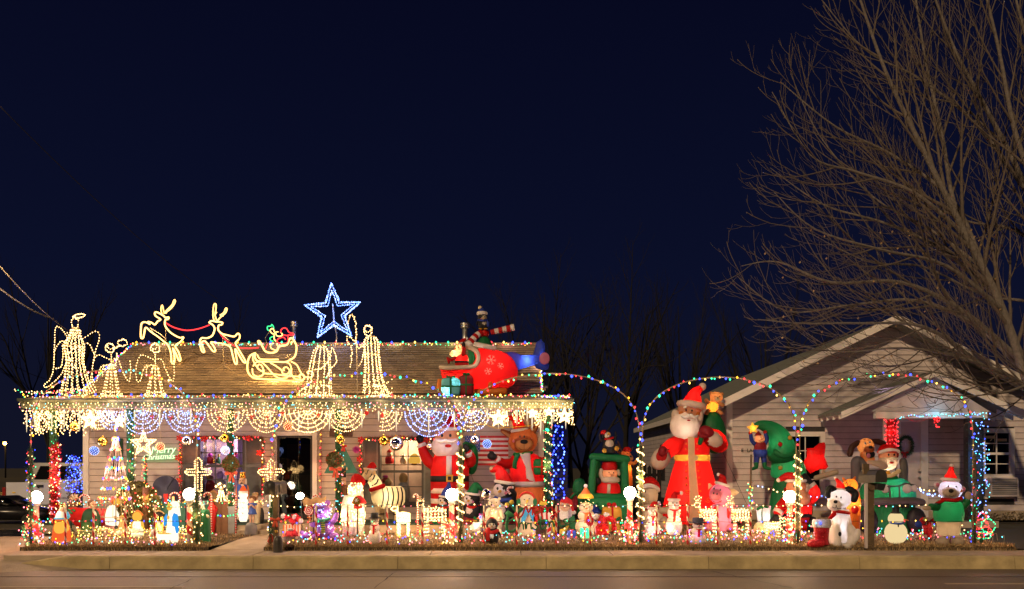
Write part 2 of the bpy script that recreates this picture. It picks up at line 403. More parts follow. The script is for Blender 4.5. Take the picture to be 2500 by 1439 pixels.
for j in (kj[3], kj[5], kj[1]):
    g = G(); g.box(j-.008, j+.008, .03, .15, -.02, .195); o = mk('kerb_joint', g, 'kerbjoint', kroot, False)
# pavement slabs
proot = tag(empty('pavement', (0, 12.46, 0)), kind='structure')
xs = [-8.3, -6.9, -5.4, -4.25, -2.9, -1.35, .15, 1.65, 3.1, 4.6, 6.1, 7.6, 9.2, 10.8, 12.4, 14]
for a, b in zip(xs, xs[1:]):
    h = random.uniform(-.004, .004); g = G(); g.box(a+.006, b-.006, .005, .80, -.28, .004+h); mk('paving_slab', g, 'concrete', proot, False)
# driveway apron on the left, front walk to the porch
g = G(); g.add([(-16, 11.9, -.196), (-8.0, 11.9, -.196), (-6.8, 12.31, -.197), (-8.0, 12.5, -.06), (-16, 12.5, -.09), (-8.3, 13.2, .0), (-16, 13.2, .0), (-8.9, 14.8, .10), (-16, 14.8, .10)],
               [(0, 1, 3, 4), (1, 2, 3), (4, 3, 5, 6), (6, 5, 7, 8)]); struct('driveway', g, 'concrete')
g = G(); g.add([(-60, 14.8, .098), (-8.95, 14.8, .098), (-9.6, 40, .15), (-60, 40, .15)], [(0, 1, 2, 3)]); struct('parking_ground', g, 'cardark')
g = G(); g.add([(8.75, 13.25, .03), (16, 13.25, .03), (16, 18, .17), (8.9, 15.6, .12)], [(0, 1, 2, 3)]); struct('side_drive', g, 'farground')
wroot = tag(empty('walkway', (-4.6, 13.26, 0)), kind='structure')
for a, b in ((13.262, 14.2), (14.21, 15.19)):
    f = lambda Y: (-5.25+.28*(Y-13.2)/2+4.6, -4.28+.3*(Y-13.2)/2+4.6, ground(Y))
    (a0, a1, az), (b0, b1, bz) = f(a), f(b); az = .004 if a < 13.3 else az; g = G()
    g.add([(a0, a-13.26, az+.004), (a1, a-13.26, az+.004), (b1, b-13.26, bz+.004), (b0, b-13.26, bz+.004)], [(0, 1, 2, 3)])
    mk('walk_slab', g, 'concrete', wroot, False)
# lawns with dormant straw-coloured grass
def walkx(Y): return (-5.25+.28*(Y-13.2)/2, -4.28+.3*(Y-13.2)/2)
def lawn_ok(x, Y):
    if Y < 13.2 or Y > 18.3: return False
    l, r = walkx(Y)
    if l < x < r and Y < 15.25: return False
    if x < -8.42-.12*(Y-13.2) or x > 8.65+.05*(Y-13.2): return False
    if Y > 15.2 and x < .9: return False
    if Y > 17.8 and x > 5: return False
    return True
g = G(); n = 36
for a, b in ((-8.5, -5.24), (-4.29, 8.7)):
    m = 24; vs = []
    for j in range(m+1):
        Y = 13.2+5*j/m; dx = .14*(Y-13.2)
        for i in range(n+1):
            x = a+(b-a)*i/n+(dx if i == n and b < 0 or i == 0 and a > -5 else 0); vs.append((x-(.1*(Y-13.2) if i == 0 and a < -6 else 0), Y, ground(Y)+random.uniform(0, .018)-.004))
    g.add(vs, [(j*(n+1)+i, j*(n+1)+i+1, (j+1)*(n+1)+i+1, (j+1)*(n+1)+i) for j in range(m) for i in range(n)])
    g.add([(a, 13.2, -.05), (b, 13.2, -.05), (b, 13.2, .062), (a, 13.2, .062)], [(0, 1, 2, 3)])
struct('lawn', g, 'soil')
gr = G(); rnd = random.Random(3)
def blade(x, Y, h, ln=None):
    z = ground(Y); a = rnd.uniform(0, 6.28); l = rnd.uniform(.2, .9)*h if ln is None else ln; wd = rnd.uniform(.004, .010)
    gr.cm = rnd.choice((0, 0, 1, 1, 2, 3)); c, s_ = math.cos(a), math.sin(a)
    gr.add([(x-s_*wd, Y+c*wd, z), (x+s_*wd, Y-c*wd, z), (x+c*l, Y+s_*l, z+h)], [(0, 1, 2)])
for k in range(62000):
    Y = 13.2+4.9*rnd.random()**1.5; x = rnd.uniform(-8.9, 8.9)
    if lawn_ok(x, Y): blade(x, Y, rnd.uniform(.02, .06))
for k in range(13000):          # ragged overhanging front edge
    x = rnd.uniform(-8.45, 8.7); l, r = walkx(13.2)
    if l-.02 < x < r+.02: continue
    blade(x, 13.2+rnd.uniform(-.03, .12), rnd.uniform(.03, .10))
tag(mk('grass', gr, ['straw0', 'straw1', 'straw2', 'straw3'], None, False), 'dormant straw coloured lawn grass in front of both houses', 'grass', kind='stuff')
lf = G()
for k in range(900):
    x = rnd.choice((rnd.uniform(-8.4, 8.7), rnd.uniform(4, 8.7))); Y = 13.15+rnd.random()**2*4
    if not lawn_ok(x, max(Y, 13.21)): continue
    z = ground(max(Y, 13.21))+.035; r = rnd.uniform(.015, .035); a = rnd.uniform(0, 6.3); c, s_ = math.cos(a)*r, math.sin(a)*r; t = rnd.uniform(0, .03)
    lf.add([(x-c, Y-s_, z), (x+s_*.6, Y-c*.6, z+t), (x+c, Y+s_, z+rnd.uniform(0, .02)), (x-s_*.6, Y+c*.6, z+t)], [(0, 1, 2), (0, 2, 3)])
tag(mk('fallen_leaves', lf, 'tan', None, False), 'dry fallen leaves scattered over the lawn', 'leaves', kind='stuff')

# ---------------------------------------------------------------- houses
class House:
    def __init__(s, name, label, loc, cat='house'):
        s.root = tag(empty(name, loc), label, cat); s.loc = Vector(loc)
    def p(s, name, g, mats, parent=None, smooth=False, label=None, kind=None):
        o = mk(name, g, mats, parent or s.root, smooth, lambda q: (q[0]-s.loc.x, q[1]-s.loc.y, q[2]-s.loc.z))
        if label: o['label'] = label
        if kind: o['kind'] = kind
        return o
def minus(x0, x1, holes):
    seg = [(x0, x1)]
    for a, b in holes:
        seg = [q for s0, s1 in seg for q in ((s0, min(s1, a)), (max(s0, b), s1)) if q[1]-q[0] > .01]
    return seg
def siding(H, wall, x0, x1, z0, z1, Y, holes, h, m, gable=None):
    """lapped boards, each its own piece, cut round the openings; gable(z) gives the x range"""
    z = z0; rnd = random.Random(11)
    while z < z1-.02:
        t = min(z+h, z1); a, b = (x0, x1) if not gable else gable(z); a2, b2 = (x0, x1) if not gable else gable(t)
        if b-a < .05: break
        hs = [(q[0], q[1]) for q in holes if q[2] < t-.03 and q[3] > z+.03]
        for s0, s1 in minus(a, b, hs):
            cuts = [s0]; L = s1-s0
            if L > 4.6: cuts.append(s0+rnd.uniform(.3, .7)*L)
            if L > 7.5: cuts = [s0, s0+rnd.uniform(.2, .4)*L, s0+rnd.uniform(.6, .8)*L]
            cuts.append(s1)
            for u, v in zip(cuts, cuts[1:]):
                uu = a2 if abs(u-a) < 1e-6 else u; vv = b2 if abs(v-b) < 1e-6 else v
                uu = min(uu, vv-.01); e = .0015; j = rnd.uniform(-.002, .002); g = G()
                g.add([(u+e, Y-.034+j, z), (v-e, Y-.034+j, z), (v-e, Y, z), (u+e, Y, z), (uu+e, Y-.012+j, t-.009), (vv-e, Y-.012+j, t-.009), (vv-e, Y, t-.009), (uu+e, Y, t-.009)],
                      [(0, 3, 2, 1), (4, 5, 6, 7), (0, 1, 5, 4), (1, 2, 6, 5), (2, 3, 7, 6), (3, 0, 4, 7)])
                H.p('plank', g, m, wall)
        z = t
def holed(g, x0, x1, z0, z1, ya, yb, holes):
    zs = sorted({z0, z1, *[q[2] for q in holes], *[q[3] for q in holes]})
    for a, b in zip(zs, zs[1:]):
        for s0, s1 in minus(x0, x1, [(q[0], q[1]) for q in holes if q[2] < b-1e-4 and q[3] > a+1e-4]): g.box(s0, s1, ya, yb, a, b)
def window(H, x0, x1, z0, z1, Y, rows, cols, fm='trim', pm='pane', fw=.07, sash=True):
    g = G(); y0, y1 = Y-.06, Y+.02
    g.box(x0-fw, x0, y0, y1, z0-fw, z1+fw); g.box(x1, x1+fw, y0, y1, z0-fw, z1+fw); g.box(x0, x1, y0, y1, z1, z1+fw); g.box(x0-.02, x1+.02, y0-.03, y1, z0-fw, z0)
    wn = H.p('window', g, fm); zm = (z0+z1)/2
    if sash: g = G(); g.box(x0, x1, Y-.03, Y+.035, zm-.028, zm+.028); H.p('sash_rail', g, fm, wn)
    for k in range(1, cols):
        g = G(); xx = x0+(x1-x0)*k/cols; g.box(xx-.010, xx+.010, Y-.018, Y+.006, z0, z1); H.p('glazing_bar', g, fm, wn)
    zb = [z0+(z1-z0)*k/rows for k in range(rows+1)]
    for k in range(1, rows):
        if sash and abs(zb[k]-zm) < .03: continue
        g = G(); g.box(x0, x1, Y-.015, Y+.009, zb[k]-.010, zb[k]+.010); H.p('glazing_bar', g, fm, wn)
    for i in range(cols):
        for k in range(rows):
            g = G(); a, b = x0+(x1-x0)*i/cols, x0+(x1-x0)*(i+1)/cols; g.add([(a, Y+.012, zb[k]), (b, Y+.012, zb[k]), (b, Y+.012, zb[k+1]), (a, Y+.012, zb[k+1])], [(0, 1, 2, 3)]); H.p('pane', g, pm, wn)
    return wn
def room(H, x0, x1, z0, z1, Y, d, m='interior'):
    g = G(); a, b, c, e = x0-.12, x1+.12, z0-.12, z1+.12
    g.box(a-.02, a, Y, Y+d, c, e); g.box(b, b+.02, Y, Y+d, c, e); g.box(a, b, Y, Y+d, c-.02, c); g.box(a, b, Y, Y+d, e, e+.02); g.box(a, b, Y+d, Y+d+.02, c, e)
    return H.p('room', g, m)
def shutter(H, x0, x1, z0, z1, Y):
    g = G(); w_ = .035; zm = (z0+z1)/2
    for a in ((x0, x0+w_, z0, z1), (x1-w_, x1, z0, z1), (x0+w_, x1-w_, z0, z0+.05), (x0+w_, x1-w_, z1-.05, z1), (x0+w_, x1-w_, zm-.03, zm+.03)): g.box(a[0], a[1], Y-.055, Y-.025, a[2], a[3])
    g.box(x0+.01, x1-.01, Y-.03, Y-.024, z0+.01, z1-.01)
    sh = H.p('shutter', g, 'shutter'); g = G(); z = z0+.06
    while z < z1-.07:
        if abs(z-zm) > .05: g.add([(x0+w_, Y-.052, z), (x1-w_, Y-.052, z), (x1-w_, Y-.031, z+.03), (x0+w_, Y-.031, z+.03)], [(0, 1, 2, 3)])
        z += .034
    H.p('louvre', g, 'shutter', sh, kind='stuff')

# --- the decorated house on the left
WY = 16.75
H = House('clapboard_house', 'low pale clapboard house with dark shingle roof and a light covered porch', (-4.3, WY, .2))
def wz(py, Y=WY): return EYE-(py-1140)*Y/F
def wx(px, Y=WY): return (px-1250)*Y/F
w1 = (wx(492), wx(594), wz(1204), wz(1073)); w2 = (wx(929), wx(1030), wz(1226), wz(1077)); dr = (wx(677), wx(764), .31, wz(1064))
holes = [w1, w2, dr]; wide = [(q[0]-.07, q[1]+.07, q[2]-.07, q[3]+.07) for q in (w1, w2)]+[(dr[0]-.1, dr[1]+.1, .2, dr[3]+.09)]
X0, X1 = -9.35, .67
g = G(); holed(g, X0, X1, .2, 3.0, WY, WY+.14, holes); g.box(X0, X0+.14, WY+.14, 21.2, .2, 3.0); g.box(X1-.14, X1, WY+.14, 21.2, .2, 3.0); g.box(X0, X1, 21.06, 21.2, .2, 3)
wall = H.p('wall', g, 'dark')  # backing darkened: gaps between boards stand in for their shadow lines
siding(H, wall, X0+.09, X1-.09, .3, 2.92, WY, wide, .138, 'siding')
for a, b in ((X0-.03, X0+.09), (X1-.09, X1+.03)): g = G(); g.box(a, b, WY-.045, WY+.1, .2, 2.95); H.p('corner_board', g, 'trim')
# shingled roof: the lowest courses singly, the rest joined
ry0, rz0, ry1, rz1 = 16.62, 3.03, 18.96, 4.48; RX0, RX1 = -9.40, .64
sl = math.hypot(ry1-ry0, rz1-rz0); sang = math.atan2(rz1-rz0, ry1-ry0)
g = G(); g.add([(RX0, ry0, rz0-.03), (RX1, ry0, rz0-.03), (RX1, ry1, rz1-.03), (RX0, ry1, rz1-.03), (RX1, 21.3, 3.0), (RX0, 21.3, 3.0), (RX0, ry0, rz0-.15), (RX1, ry0, rz0-.15)], [(0, 1, 2, 3), (3, 2, 4, 5), (6, 7, 1, 0)])
g.add([(RX0+.04, ry0+.1, 2.95), (RX0+.04, 21.2, 2.95), (RX0+.04, ry1, rz1-.06)], [(0, 1, 2)]); g.add([(RX1-.04, ry0+.1, 2.95), (RX1-.04, 21.2, 2.95), (RX1-.04, ry1, rz1-.06)], [(0, 1, 2)])
roof = H.p('roof', g, 'shingle3')
smesh = []
for k in range(8):
    q = G(); w_ = .155+.016*k; q.add([(0, 0, 0), (w_, 0, 0), (w_, .17, .0), (0, .17, .0), (0.004, 0, .017), (w_-.004, 0, .017), (w_-.002, .17, .003), (.002, .17, .003)], [(4, 5, 6, 7), (0, 1, 5, 4), (1, 2, 6, 5), (3, 0, 4, 7)])
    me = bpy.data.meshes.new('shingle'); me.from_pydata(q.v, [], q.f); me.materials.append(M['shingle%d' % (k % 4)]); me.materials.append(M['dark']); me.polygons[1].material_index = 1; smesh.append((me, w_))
gs = G(); rnd = random.Random(5); nc = 21; placed = 0
for c in range(nc):
    x = RX0-rnd.uniform(0, .15); u = sl*c/nc; yy = ry0+u*math.cos(sang); zz = rz0+u*math.sin(sang)+.004
    while x < RX1-.05:
        k = rnd.randrange(8); me, w_ = smesh[k]; w_ = min(w_, RX1-x); du = rnd.uniform(-.008, .008)
        if placed < 300 and c < 6 and x >= RX0:
            o = bpy.data.objects.new('shingle', me); COL.objects.link(o); o.parent = roof; o.location = (x-H.loc.x, yy-H.loc.y, zz-H.loc.z); o.rotation_euler = (sang, 0, 0); placed += 1
        else:
            gs.cm = k % 4; cs, sn = math.cos(sang), math.sin(sang)
            def q(a, b, h): return (max(x, RX0)+a, yy+(b+du)*cs-h*sn, zz+(b+du)*sn+h*cs)
            ww = w_-.006; hh = rnd.uniform(.013, .020)
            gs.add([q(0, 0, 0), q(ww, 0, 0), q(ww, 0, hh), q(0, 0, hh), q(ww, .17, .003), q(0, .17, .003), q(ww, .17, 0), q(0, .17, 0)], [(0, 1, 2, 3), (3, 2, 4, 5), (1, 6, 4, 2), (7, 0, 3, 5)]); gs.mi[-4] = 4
        x += w_
H.p('upper_shingles', gs, ['shingle0', 'shingle1', 'shingle2', 'shingle3', 'dark'], roof, kind='stuff')
g = G(); g.tube([(RX0, ry1, rz1+.0), (RX1, ry1, rz1+.0)], .05, 6); H.p('ridge_cap', g, 'shingle0', roof)
# porch: roof, fascia boards, soffit, posts, deck
px0, px1 = -9.62, 1.19
g = G(); g.add([(px0, 14.98, 2.79), (px1, 14.98, 2.79), (px1, 16.7, 3.02), (px0, 16.7, 3.02), (px0, 14.98, 2.75), (px1, 14.98, 2.75), (px1, 16.7, 2.97), (px0, 16.7, 2.97)], [(0, 1, 2, 3), (4, 7, 6, 5), (0, 4, 5, 1), (1, 5, 6, 2), (3, 7, 4, 0)])
pr = H.p('porch_roof', g, 'shingle2')
for a, b, c, d in ((14.955, 15.0, 2.70, 2.785), (14.975, 15.02, 2.60, 2.699)): g = G(); g.box(px0, px1, a, b, c, d); H.p('fascia_board', g, 'fascia', pr)
g = G(); g.tube([(px0-.02, 14.91, 2.755), (px1+.02, 14.91, 2.755)], .035, 8); H.p('gutter', g, 'fascia', pr, True)
for a in (px0, px1-.03): g = G(); g.box(a, a+.03, 15.02, 16.7, 2.60, 2.74); H.p('fascia_board', g, 'fascia', pr)
g = G(); x = px0+.03
while x < px1-.1:
    g = G(); g.box(x+.004, min(x+1.2, px1-.03)-.004, 15.03, 16.7, 2.615, 2.63); H.p('soffit_panel', g, 'soffit', pr); x += 1.2
for px in (130, 318, 562, 826, 1338):
    x = wx(px, 15.35); g = G(); g.box(x-.05, x+.05, 15.30, 15.40, .2, 2.615); H.p('porch_post', g, 'dkgreen')
g = G(); g.box(-9.5, .9, 15.22, WY, .12, .29); H.p('porch_deck', g, 'concrete')
g = G(); g.box(-9.4, -5.1, 15.205, WY-.05, .291, .30); g.box(-3.9, .8, 15.205, WY-.05, .291, .30); H.p('porch_carpet', g, 'carpet')
g = G(); g.box(-5.4, -3.9, 15.0, 15.215, .1, .2); H.p('porch_step', g, 'concrete')
# openings
window(H, *w1, WY, 4, 3, 'dark'); window(H, *w2, WY, 4, 3, 'dark')
for q, d in ((w1, 'interior'), (w2, 'interior')): room(H, *q, WY+.14, .75, d)
for a, b in ((448, 486), (600, 640)): shutter(H, wx(a), wx(b), w1[2]-.05, w1[3]+.05, WY-.01)
for a, b in ((888, 924), (1035, 1072)): shutter(H, wx(a), wx(b), w2[2]-.05, w2[3]+.05, WY-.01)
g = G(); g.box(dr[0]-.1, dr[0], WY-.05, WY+.1, .29, dr[3]+.09); g.box(dr[1], dr[1]+.1, WY-.05, WY+.1, .29, dr[3]+.09); g.box(dr[0], dr[1], WY-.05, WY+.1, dr[3], dr[3]+.09); df = H.p('door_frame', g, 'trim')
g = G(); g.box(dr[0], dr[0]+.05, WY-.02, WY+.02, dr[2], dr[3]); g.box(dr[1]-.05, dr[1], WY-.02, WY+.02, dr[2], dr[3]); g.box(dr[0]+.05, dr[1]-.05, WY-.02, WY+.02, dr[3]-.05, dr[3]); g.box(dr[0]+.05, dr[1]-.05, WY-.02, WY+.02, dr[2], dr[2]+.12)
sd = H.p('storm_door', g, 'dark'); g = G(); g.add([(dr[0]+.05, WY-.012, dr[2]+.12), (dr[1]-.05, WY-.012, dr[2]+.12), (dr[1]-.05, WY-.012, dr[3]-.05), (dr[0]+.05, WY-.012, dr[3]-.05)], [(0, 1, 2, 3)]); H.p('pane', g, 'darkpane', sd)
g = G(); g.box(dr[0], dr[1], WY+.16, WY+.2, .3, dr[3]); idr = H.p('inner_door', g, 'interiordark')
for a, b, c, d in ((.17, .72, 1.35, 1.95), (.08, .35, .85, 1.27), (.42, .68, .85, 1.27)): g = G(); g.box(dr[0]+a, dr[0]+b, WY+.14, WY+.16, c, d); H.p('door_panel', g, 'brown', idr)
g = G(); g.ell(dr[0]+.08, WY-.05, 1.15, .025, .03, .05); H.p('handle', g, 'steel', sd, True)

# --- the plain house on the right
WY2 = 18.0; s2 = F/WY2
K = House('gabled_house', 'white board house with steep gable and small porch behind the inflatables', (8.82, WY2, .2))
gx0, gx1, gxm, gze, gzp = 5.08, 12.56, 8.82, 2.96, 4.78; gsl = (gzp-gze)/(gxm-gx0)
def grange(z):
    if z <= gze: return gx0+.1, gx1-.1
    d = (z-gze)/gsl; return gx0+d, gx1-d
def kx(px): return (px-1250)/s2
def kz(py): return EYE-(py-1140)/s2
v1 = (kx(1930), kx(2001), kz(1206), kz(1066)); v2 = (kx(2402), kx(2463), kz(1158), kz(1058)); ac = (kx(2404), kx(2472), kz(1212), kz(1166)); d2 = (kx(2197), kx(2246), .3, kz(1031))
kh = [v1, v2, d2]; kw = [(q[0]-.12, q[1]+.12, q[2]-.12, q[3]+.12) for q in (v1, (v2[0], v2[1], ac[2], v2[3]))]+[(d2[0]-.12, d2[1]+.19, .2, d2[3]+.12)]
g = G(); holed(g, gx0, gx1, .2, gze, WY2, WY2+.14, kh); g.add([(gx0, WY2, gze), (gx1, WY2, gze), (gxm, WY2, gzp)], [(0, 1, 2)])
g.box(gx0, gx0+.14, WY2+.14, 30, .2, gze); g.box(gx1-.14, gx1, WY2+.14, 30, .2, gze)
kwall = K.p('wall', g, 'dark')  # dark backing again puts shadow lines between the boards into the colour
siding(K, kwall, gx0, gx1, .42, gzp-.05, WY2, kw, .141, 'siding_aged', grange)
g = G(); g.box(gx0, gx1, WY2-.03, WY2, .2, .415); K.p('base_board', g, 'concrete')
z = .42                                         # boards of the long side wall
while z < gze-.05:
    g = G(); g.box(gx0-.03, gx0, WY2+.02, 29.9, z, z+.130); K.p('plank', g, 'siding_aged', kwall); z += .141
for a, b in ((gx0-.04, gx0+.1), (gx1-.1, gx1+.04)): g = G(); g.box(a, b, WY2-.05, WY2+.1, .2, gze); K.p('corner_board', g, 'trim')
for yy in (21.5, 25.2):
    g = G(); g.box(gx0-.05, gx0-.031, yy, yy+.8, 1.0, 2.2); K.p('side_window', g, 'interiordark')
th = .13; oh = .5; ov = .24                    # roof planes with eaves and rake boards
for sg in (-1, 1):
    ex = gxm+sg*(gxm-gx0+ov); ez = gze-ov*gsl; g = G()
    a = [(ex, WY2-oh, ez), (gxm, WY2-oh, gzp), (gxm, 30.3, gzp), (ex, 30.3, ez)]; top = [(p[0], p[1], p[2]+th) for p in a]
    g.add(a+top, [(0, 1, 2, 3), (7, 6, 5, 4), (0, 4, 5, 1), (1, 5, 6, 2), (2, 6, 7, 3), (3, 7, 4, 0)]); rf = K.p('roof', g, 'roofgreen')
    g = G(); g.add([(ex, WY2-oh-.03, ez-.02), (gxm, WY2-oh-.03, gzp-.02), (gxm, WY2-oh-.03, gzp+.16), (ex, WY2-oh-.03, ez+.16), (ex, WY2-oh-.002, ez-.02), (gxm, WY2-oh-.002, gzp-.02), (gxm, WY2-oh-.002, gzp+.16), (ex, WY2-oh-.002, ez+.16)],
                   [(0, 1, 2, 3), (7, 6, 5, 4), (0, 4, 5, 1), (3, 2, 6, 7), (0, 3, 7, 4)]); K.p('rake_board', g, 'trim', rf)
    g = G(); g.box(ex-.02, ex+.02, WY2-oh, 30.3, ez-.05, ez+.11); K.p('eave_board', g, 'trim', rf)
# openings
window(K, *v1, WY2, 4, 2, 'trim', 'darkpane', .11); window(K, *v2, WY2, 4, 2, 'trim', 'darkpane', .11)
for q in (v1, v2): room(K, *q, WY2+.14, .5, 'interiordark')
g = G(); g.box(ac[0], ac[1], WY2-.22, WY2-.01, ac[2], ac[3]); a_ = K.p('air_conditioner', g, 'siding_aged')
for k in range(9): g = G(); z = ac[2]+.05+k*.043; g.box(ac[0]+.04, ac[1]-.04, WY2-.228, WY2-.221, z, z+.024); K.p('vent_slat', g, 'shutter', a_)
g = G(); g.box(ac[0]-.03, ac[1]+.03, WY2-.06, WY2-.0, ac[2]-.06, ac[2]-.005); K.p('window_sill', g, 'trim')
for a, b in ((v2[0]+.02, kz(1068)), (v2[0]+.32, kz(1075))): g = G(); g.box(a, a+.22, WY2-.004, WY2+.002, b-.03, b+.035); K.p('window_sticker', g, 'tan')
g = G(); g.box(d2[0], d2[1], WY2-.03, WY2+.02, d2[2], d2[3]); dd = K.p('door', g, 'siding_aged')
for a, b in ((.45, 1.0), (1.15, 1.85)): g = G(); g.box(d2[0]+.09, d2[1]-.09, WY2-.04, WY2-.031, .3+a, .3+b); K.p('door_panel', g, 'siding_aged', dd)
for z in (kz(1150), kz(1167)): g = G(); g.ell(d2[1]-.05, WY2-.08, z, .035, .05, .035); K.p('door_knob', g, 'steel', dd, True)
g = G(); g.box(d2[0]-.1, d2[0]-.002, WY2-.05, WY2+.05, .2, d2[3]+.1); g.box(d2[1]+.002, d2[1]+.17, WY2-.05, WY2+.05, .2, d2[3]+.1); g.box(d2[0]-.1, d2[1]+.17, WY2-.055, WY2+.05, d2[3]+.002, d2[3]+.1); K.p('door_frame', g, 'trim')
for t, px in (('E', 1808), ('LAK', 1822), ('A', 1871)):
    o = text_mesh('house_lettering', t, .115, 'black', K.root, (kx(px)-8.82, -.045, kz(1104)-.2), depth=.004)
# porch gable over the door
ay0 = 16.7; s3 = F/ay0; ax, az = (2280-1250)/s3, EYE+(1140-914)/s3; bx, bz = (2053-1250)/s3, EYE+(1140-1012)/s3; asl = (az-bz)/(ax-bx)
for sg in (-1, 1):
    ex = ax+sg*(ax-bx); g = G(); a = [(ex, ay0, bz), (ax, ay0, az), (ax, WY2-.04, az), (ex, WY2-.04, bz)]; top = [(p[0], p[1], p[2]+.07) for p in a]
    g.add(a+top, [(0, 1, 2, 3), (7, 6, 5, 4), (0, 4, 5, 1), (1, 5, 6, 2), (2, 6, 7, 3), (3, 7, 4, 0)]); rf = K.p('porch_roof', g, 'roofgreen')
    g = G(); g.add([(ex, ay0-.03, bz-.10), (ax, ay0-.03, az-.06), (ax, ay0-.03, az+.05), (ex, ay0-.03, bz+.05), (ex, ay0-.002, bz-.10), (ax, ay0-.002, az-.06), (ax, ay0-.002, az+.05), (ex, ay0-.002, bz+.05)],
                   [(0, 1, 2, 3), (7, 6, 5, 4), (0, 4, 5, 1), (3, 2, 6, 7), (0, 3, 7, 4)]); K.p('rake_board', g, 'trim', rf)
    for k in range(4): g = G(); yy = ay0+.1+k*.33; x_ = ex-sg*.01; g.add([(x_, yy, bz-.10), (x_-sg*.35, yy, bz-.10+.35*asl), (x_-sg*.35, yy, bz+.35*asl-.01), (x_, yy, bz-.01), (x_, yy+.05, bz-.10), (x_-sg*.35, yy+.05, bz-.10+.35*asl), (x_-sg*.35, yy+.05, bz+.35*asl-.01), (x_, yy+.05, bz-.01)],
        [(0, 1, 2, 3), (7, 6, 5, 4), (0, 4, 5, 1), (1, 5, 6, 2), (2, 6, 7, 3), (3, 7, 4, 0)]); K.p('rafter_end', g, 'trim', rf)
g = G(); pa, pb = (2165-1250)/s3, (2405-1250)/s3; g.box(pa-.2, pb+.1, ay0+.08, ay0+.2, bz-.08, bz+.06); K.p('porch_beam', g, 'trim')
g = G(); zt = bz+.07; g.add([(pa-.3, ay0+.14, zt), (pb+.2, ay0+.14, zt), (ax+.12, ay0+.14, az-.06), (ax-.12, ay0+.14, az-.06)], [(0, 1, 2, 3)]); K.p('porch_gable', g, 'siding_aged')
for px, wd in ((2178, .09), (2387, .17)): x = (px-1250)/s3; g = G(); g.box(x-wd, x+wd, ay0+.06, ay0+.24, .2, bz-.081); K.p('porch_post', g, 'siding_aged' if px < 2300 else 'dark')
g = G(); g.box(bx, pb+.3, ay0, WY2-.02, .1, .26); K.p('porch_deck', g, 'concrete')
# ---------------------------------------------------------------- bare trees
def branch(g, pts, r0, r1, n):
    L = len(pts)-1; g.tube(pts, [r0+(r1-r0)*(i/L)**.8 for i in range(L+1)], n, False)
def grow(bags, pts, r0, r1, level, rnd, up=.25, maxlev=3, dens=1.0, flat=.55):
    """side branches off a limb, curling upward; bags[level] collects the geometry"""
    P = [Vector(p) for p in pts]; L = sum((b-a).length for a, b in zip(P, P[1:]))
    branch(bags[level], pts, r0, r1, (8, 6, 4, 3, 3)[level])
    if level >= maxlev: return
    step = (.36, .25, .22, .1)[level]/dens; S_ = along(pts, step); m = len(S_); side = 1
    for k, p in enumerate(S_):
        t = (k+1)/(m+1)
        if t < (.22, .18, .2, .1)[level] or rnd.random() < .15: continue
        j = min(int(t*(len(P)-1)), len(P)-2); d = (P[j+1]-P[j]).normalized()
        side = -side if rnd.random() < .85 else side
        ax = Vector((rnd.uniform(-flat, flat)*.6, 1, rnd.uniform(-flat, flat))); ax = (ax-d*ax.dot(d)).normalized()
        nn = d.cross(ax).normalized()*side
        nn = (nn+ax*rnd.uniform(-flat, flat)).normalized()
        a = rnd.uniform(.28, .62); dr = (d*math.cos(a)+nn*math.sin(a)).normalized()
        ln = (L*(.55-.50*t)+.30, L*(.62-.42*t)+.12, L*(.55-.3*t)+.07)[min(level, 2)]*rnd.uniform(.65, 1.15)
        ln = min(ln, (2.9, 1.35, .6)[min(level, 2)])
        q = p.copy(); out = [tuple(q)]; ns = (8, 6, 4)[min(level, 2)]
        for i in range(ns):
            dr = (dr+Vector((rnd.uniform(-.05, .05), rnd.uniform(-.06, .06), up*(.15+1.0*i/ns)*2.6/ns+rnd.uniform(-.05, .05)))).normalized()
            q = q+dr*(ln/ns); out.append(tuple(q))
        rr = max(r0+(r1-r0)*t, .004)
        grow(bags, out, max(min(rr*.6, (.045, .018, .008)[min(level, 2)]), .0045), (.007, .0045, .003)[min(level, 2)], level+1, rnd, up, maxlev, dens, flat)
def tree_obj(name, label, cat, loc, limbs, seed, trunk, m=('bark', 'bark', 'twig', 'twig'), dens=1.0, maxlev=3, group=None, up=.25):
    rnd = random.Random(seed); root = tag(empty(name, loc), label, cat, group)
    off = lambda q: (q[0]-loc[0], q[1]-loc[1], q[2]-loc[2])
    g = G(); branch(g, trunk[0], trunk[1], trunk[2], 10); mk('trunk', g, m[0], root, True, off)
    tw = [G(), G(), G(), G()]
    for pts, r0, r1 in limbs:
        c = curve(pts, 5); bags = [G(), tw[1], tw[2], tw[3]]
        grow(bags, c, r0, r1, 0, rnd, up, maxlev, dens); mk('limb', bags[0], m[1], root, True, off)
    for i, nm in ((1, 'branches'), (2, 'twigs'), (3, 'fine_twigs')):
        if tw[i].v: mk(nm, tw[i], m[min(i+1, 3)], root, True, off)['kind'] = 'stuff'
    return root
TY = 15.6
def T(px, py, dy=0): Y = TY+dy; return P3(px, py, Y)
limbs = []
def limb(pts, r0, r1): limbs.append(([T(*p) for p in pts], r0, r1))
limb([(2600, 1130), (2520, 960, -.1), (2440, 740, -.2), (2340, 540, -.3), (2240, 340, -.3), (2160, 170, -.4), (2090, -30, -.4)], .125, .02)
limb([(2590, 1090), (2480, 840, .2), (2400, 650, .3), (2325, 490, .3), (2180, 380, .3), (2040, 310, .2), (1905, 200, .2)], .085, .008)
limb([(2400, 655, .3), (2330, 500, .5), (2300, 330, .7), (2260, 150, .9), (2230, -40, 1)], .06, .02)
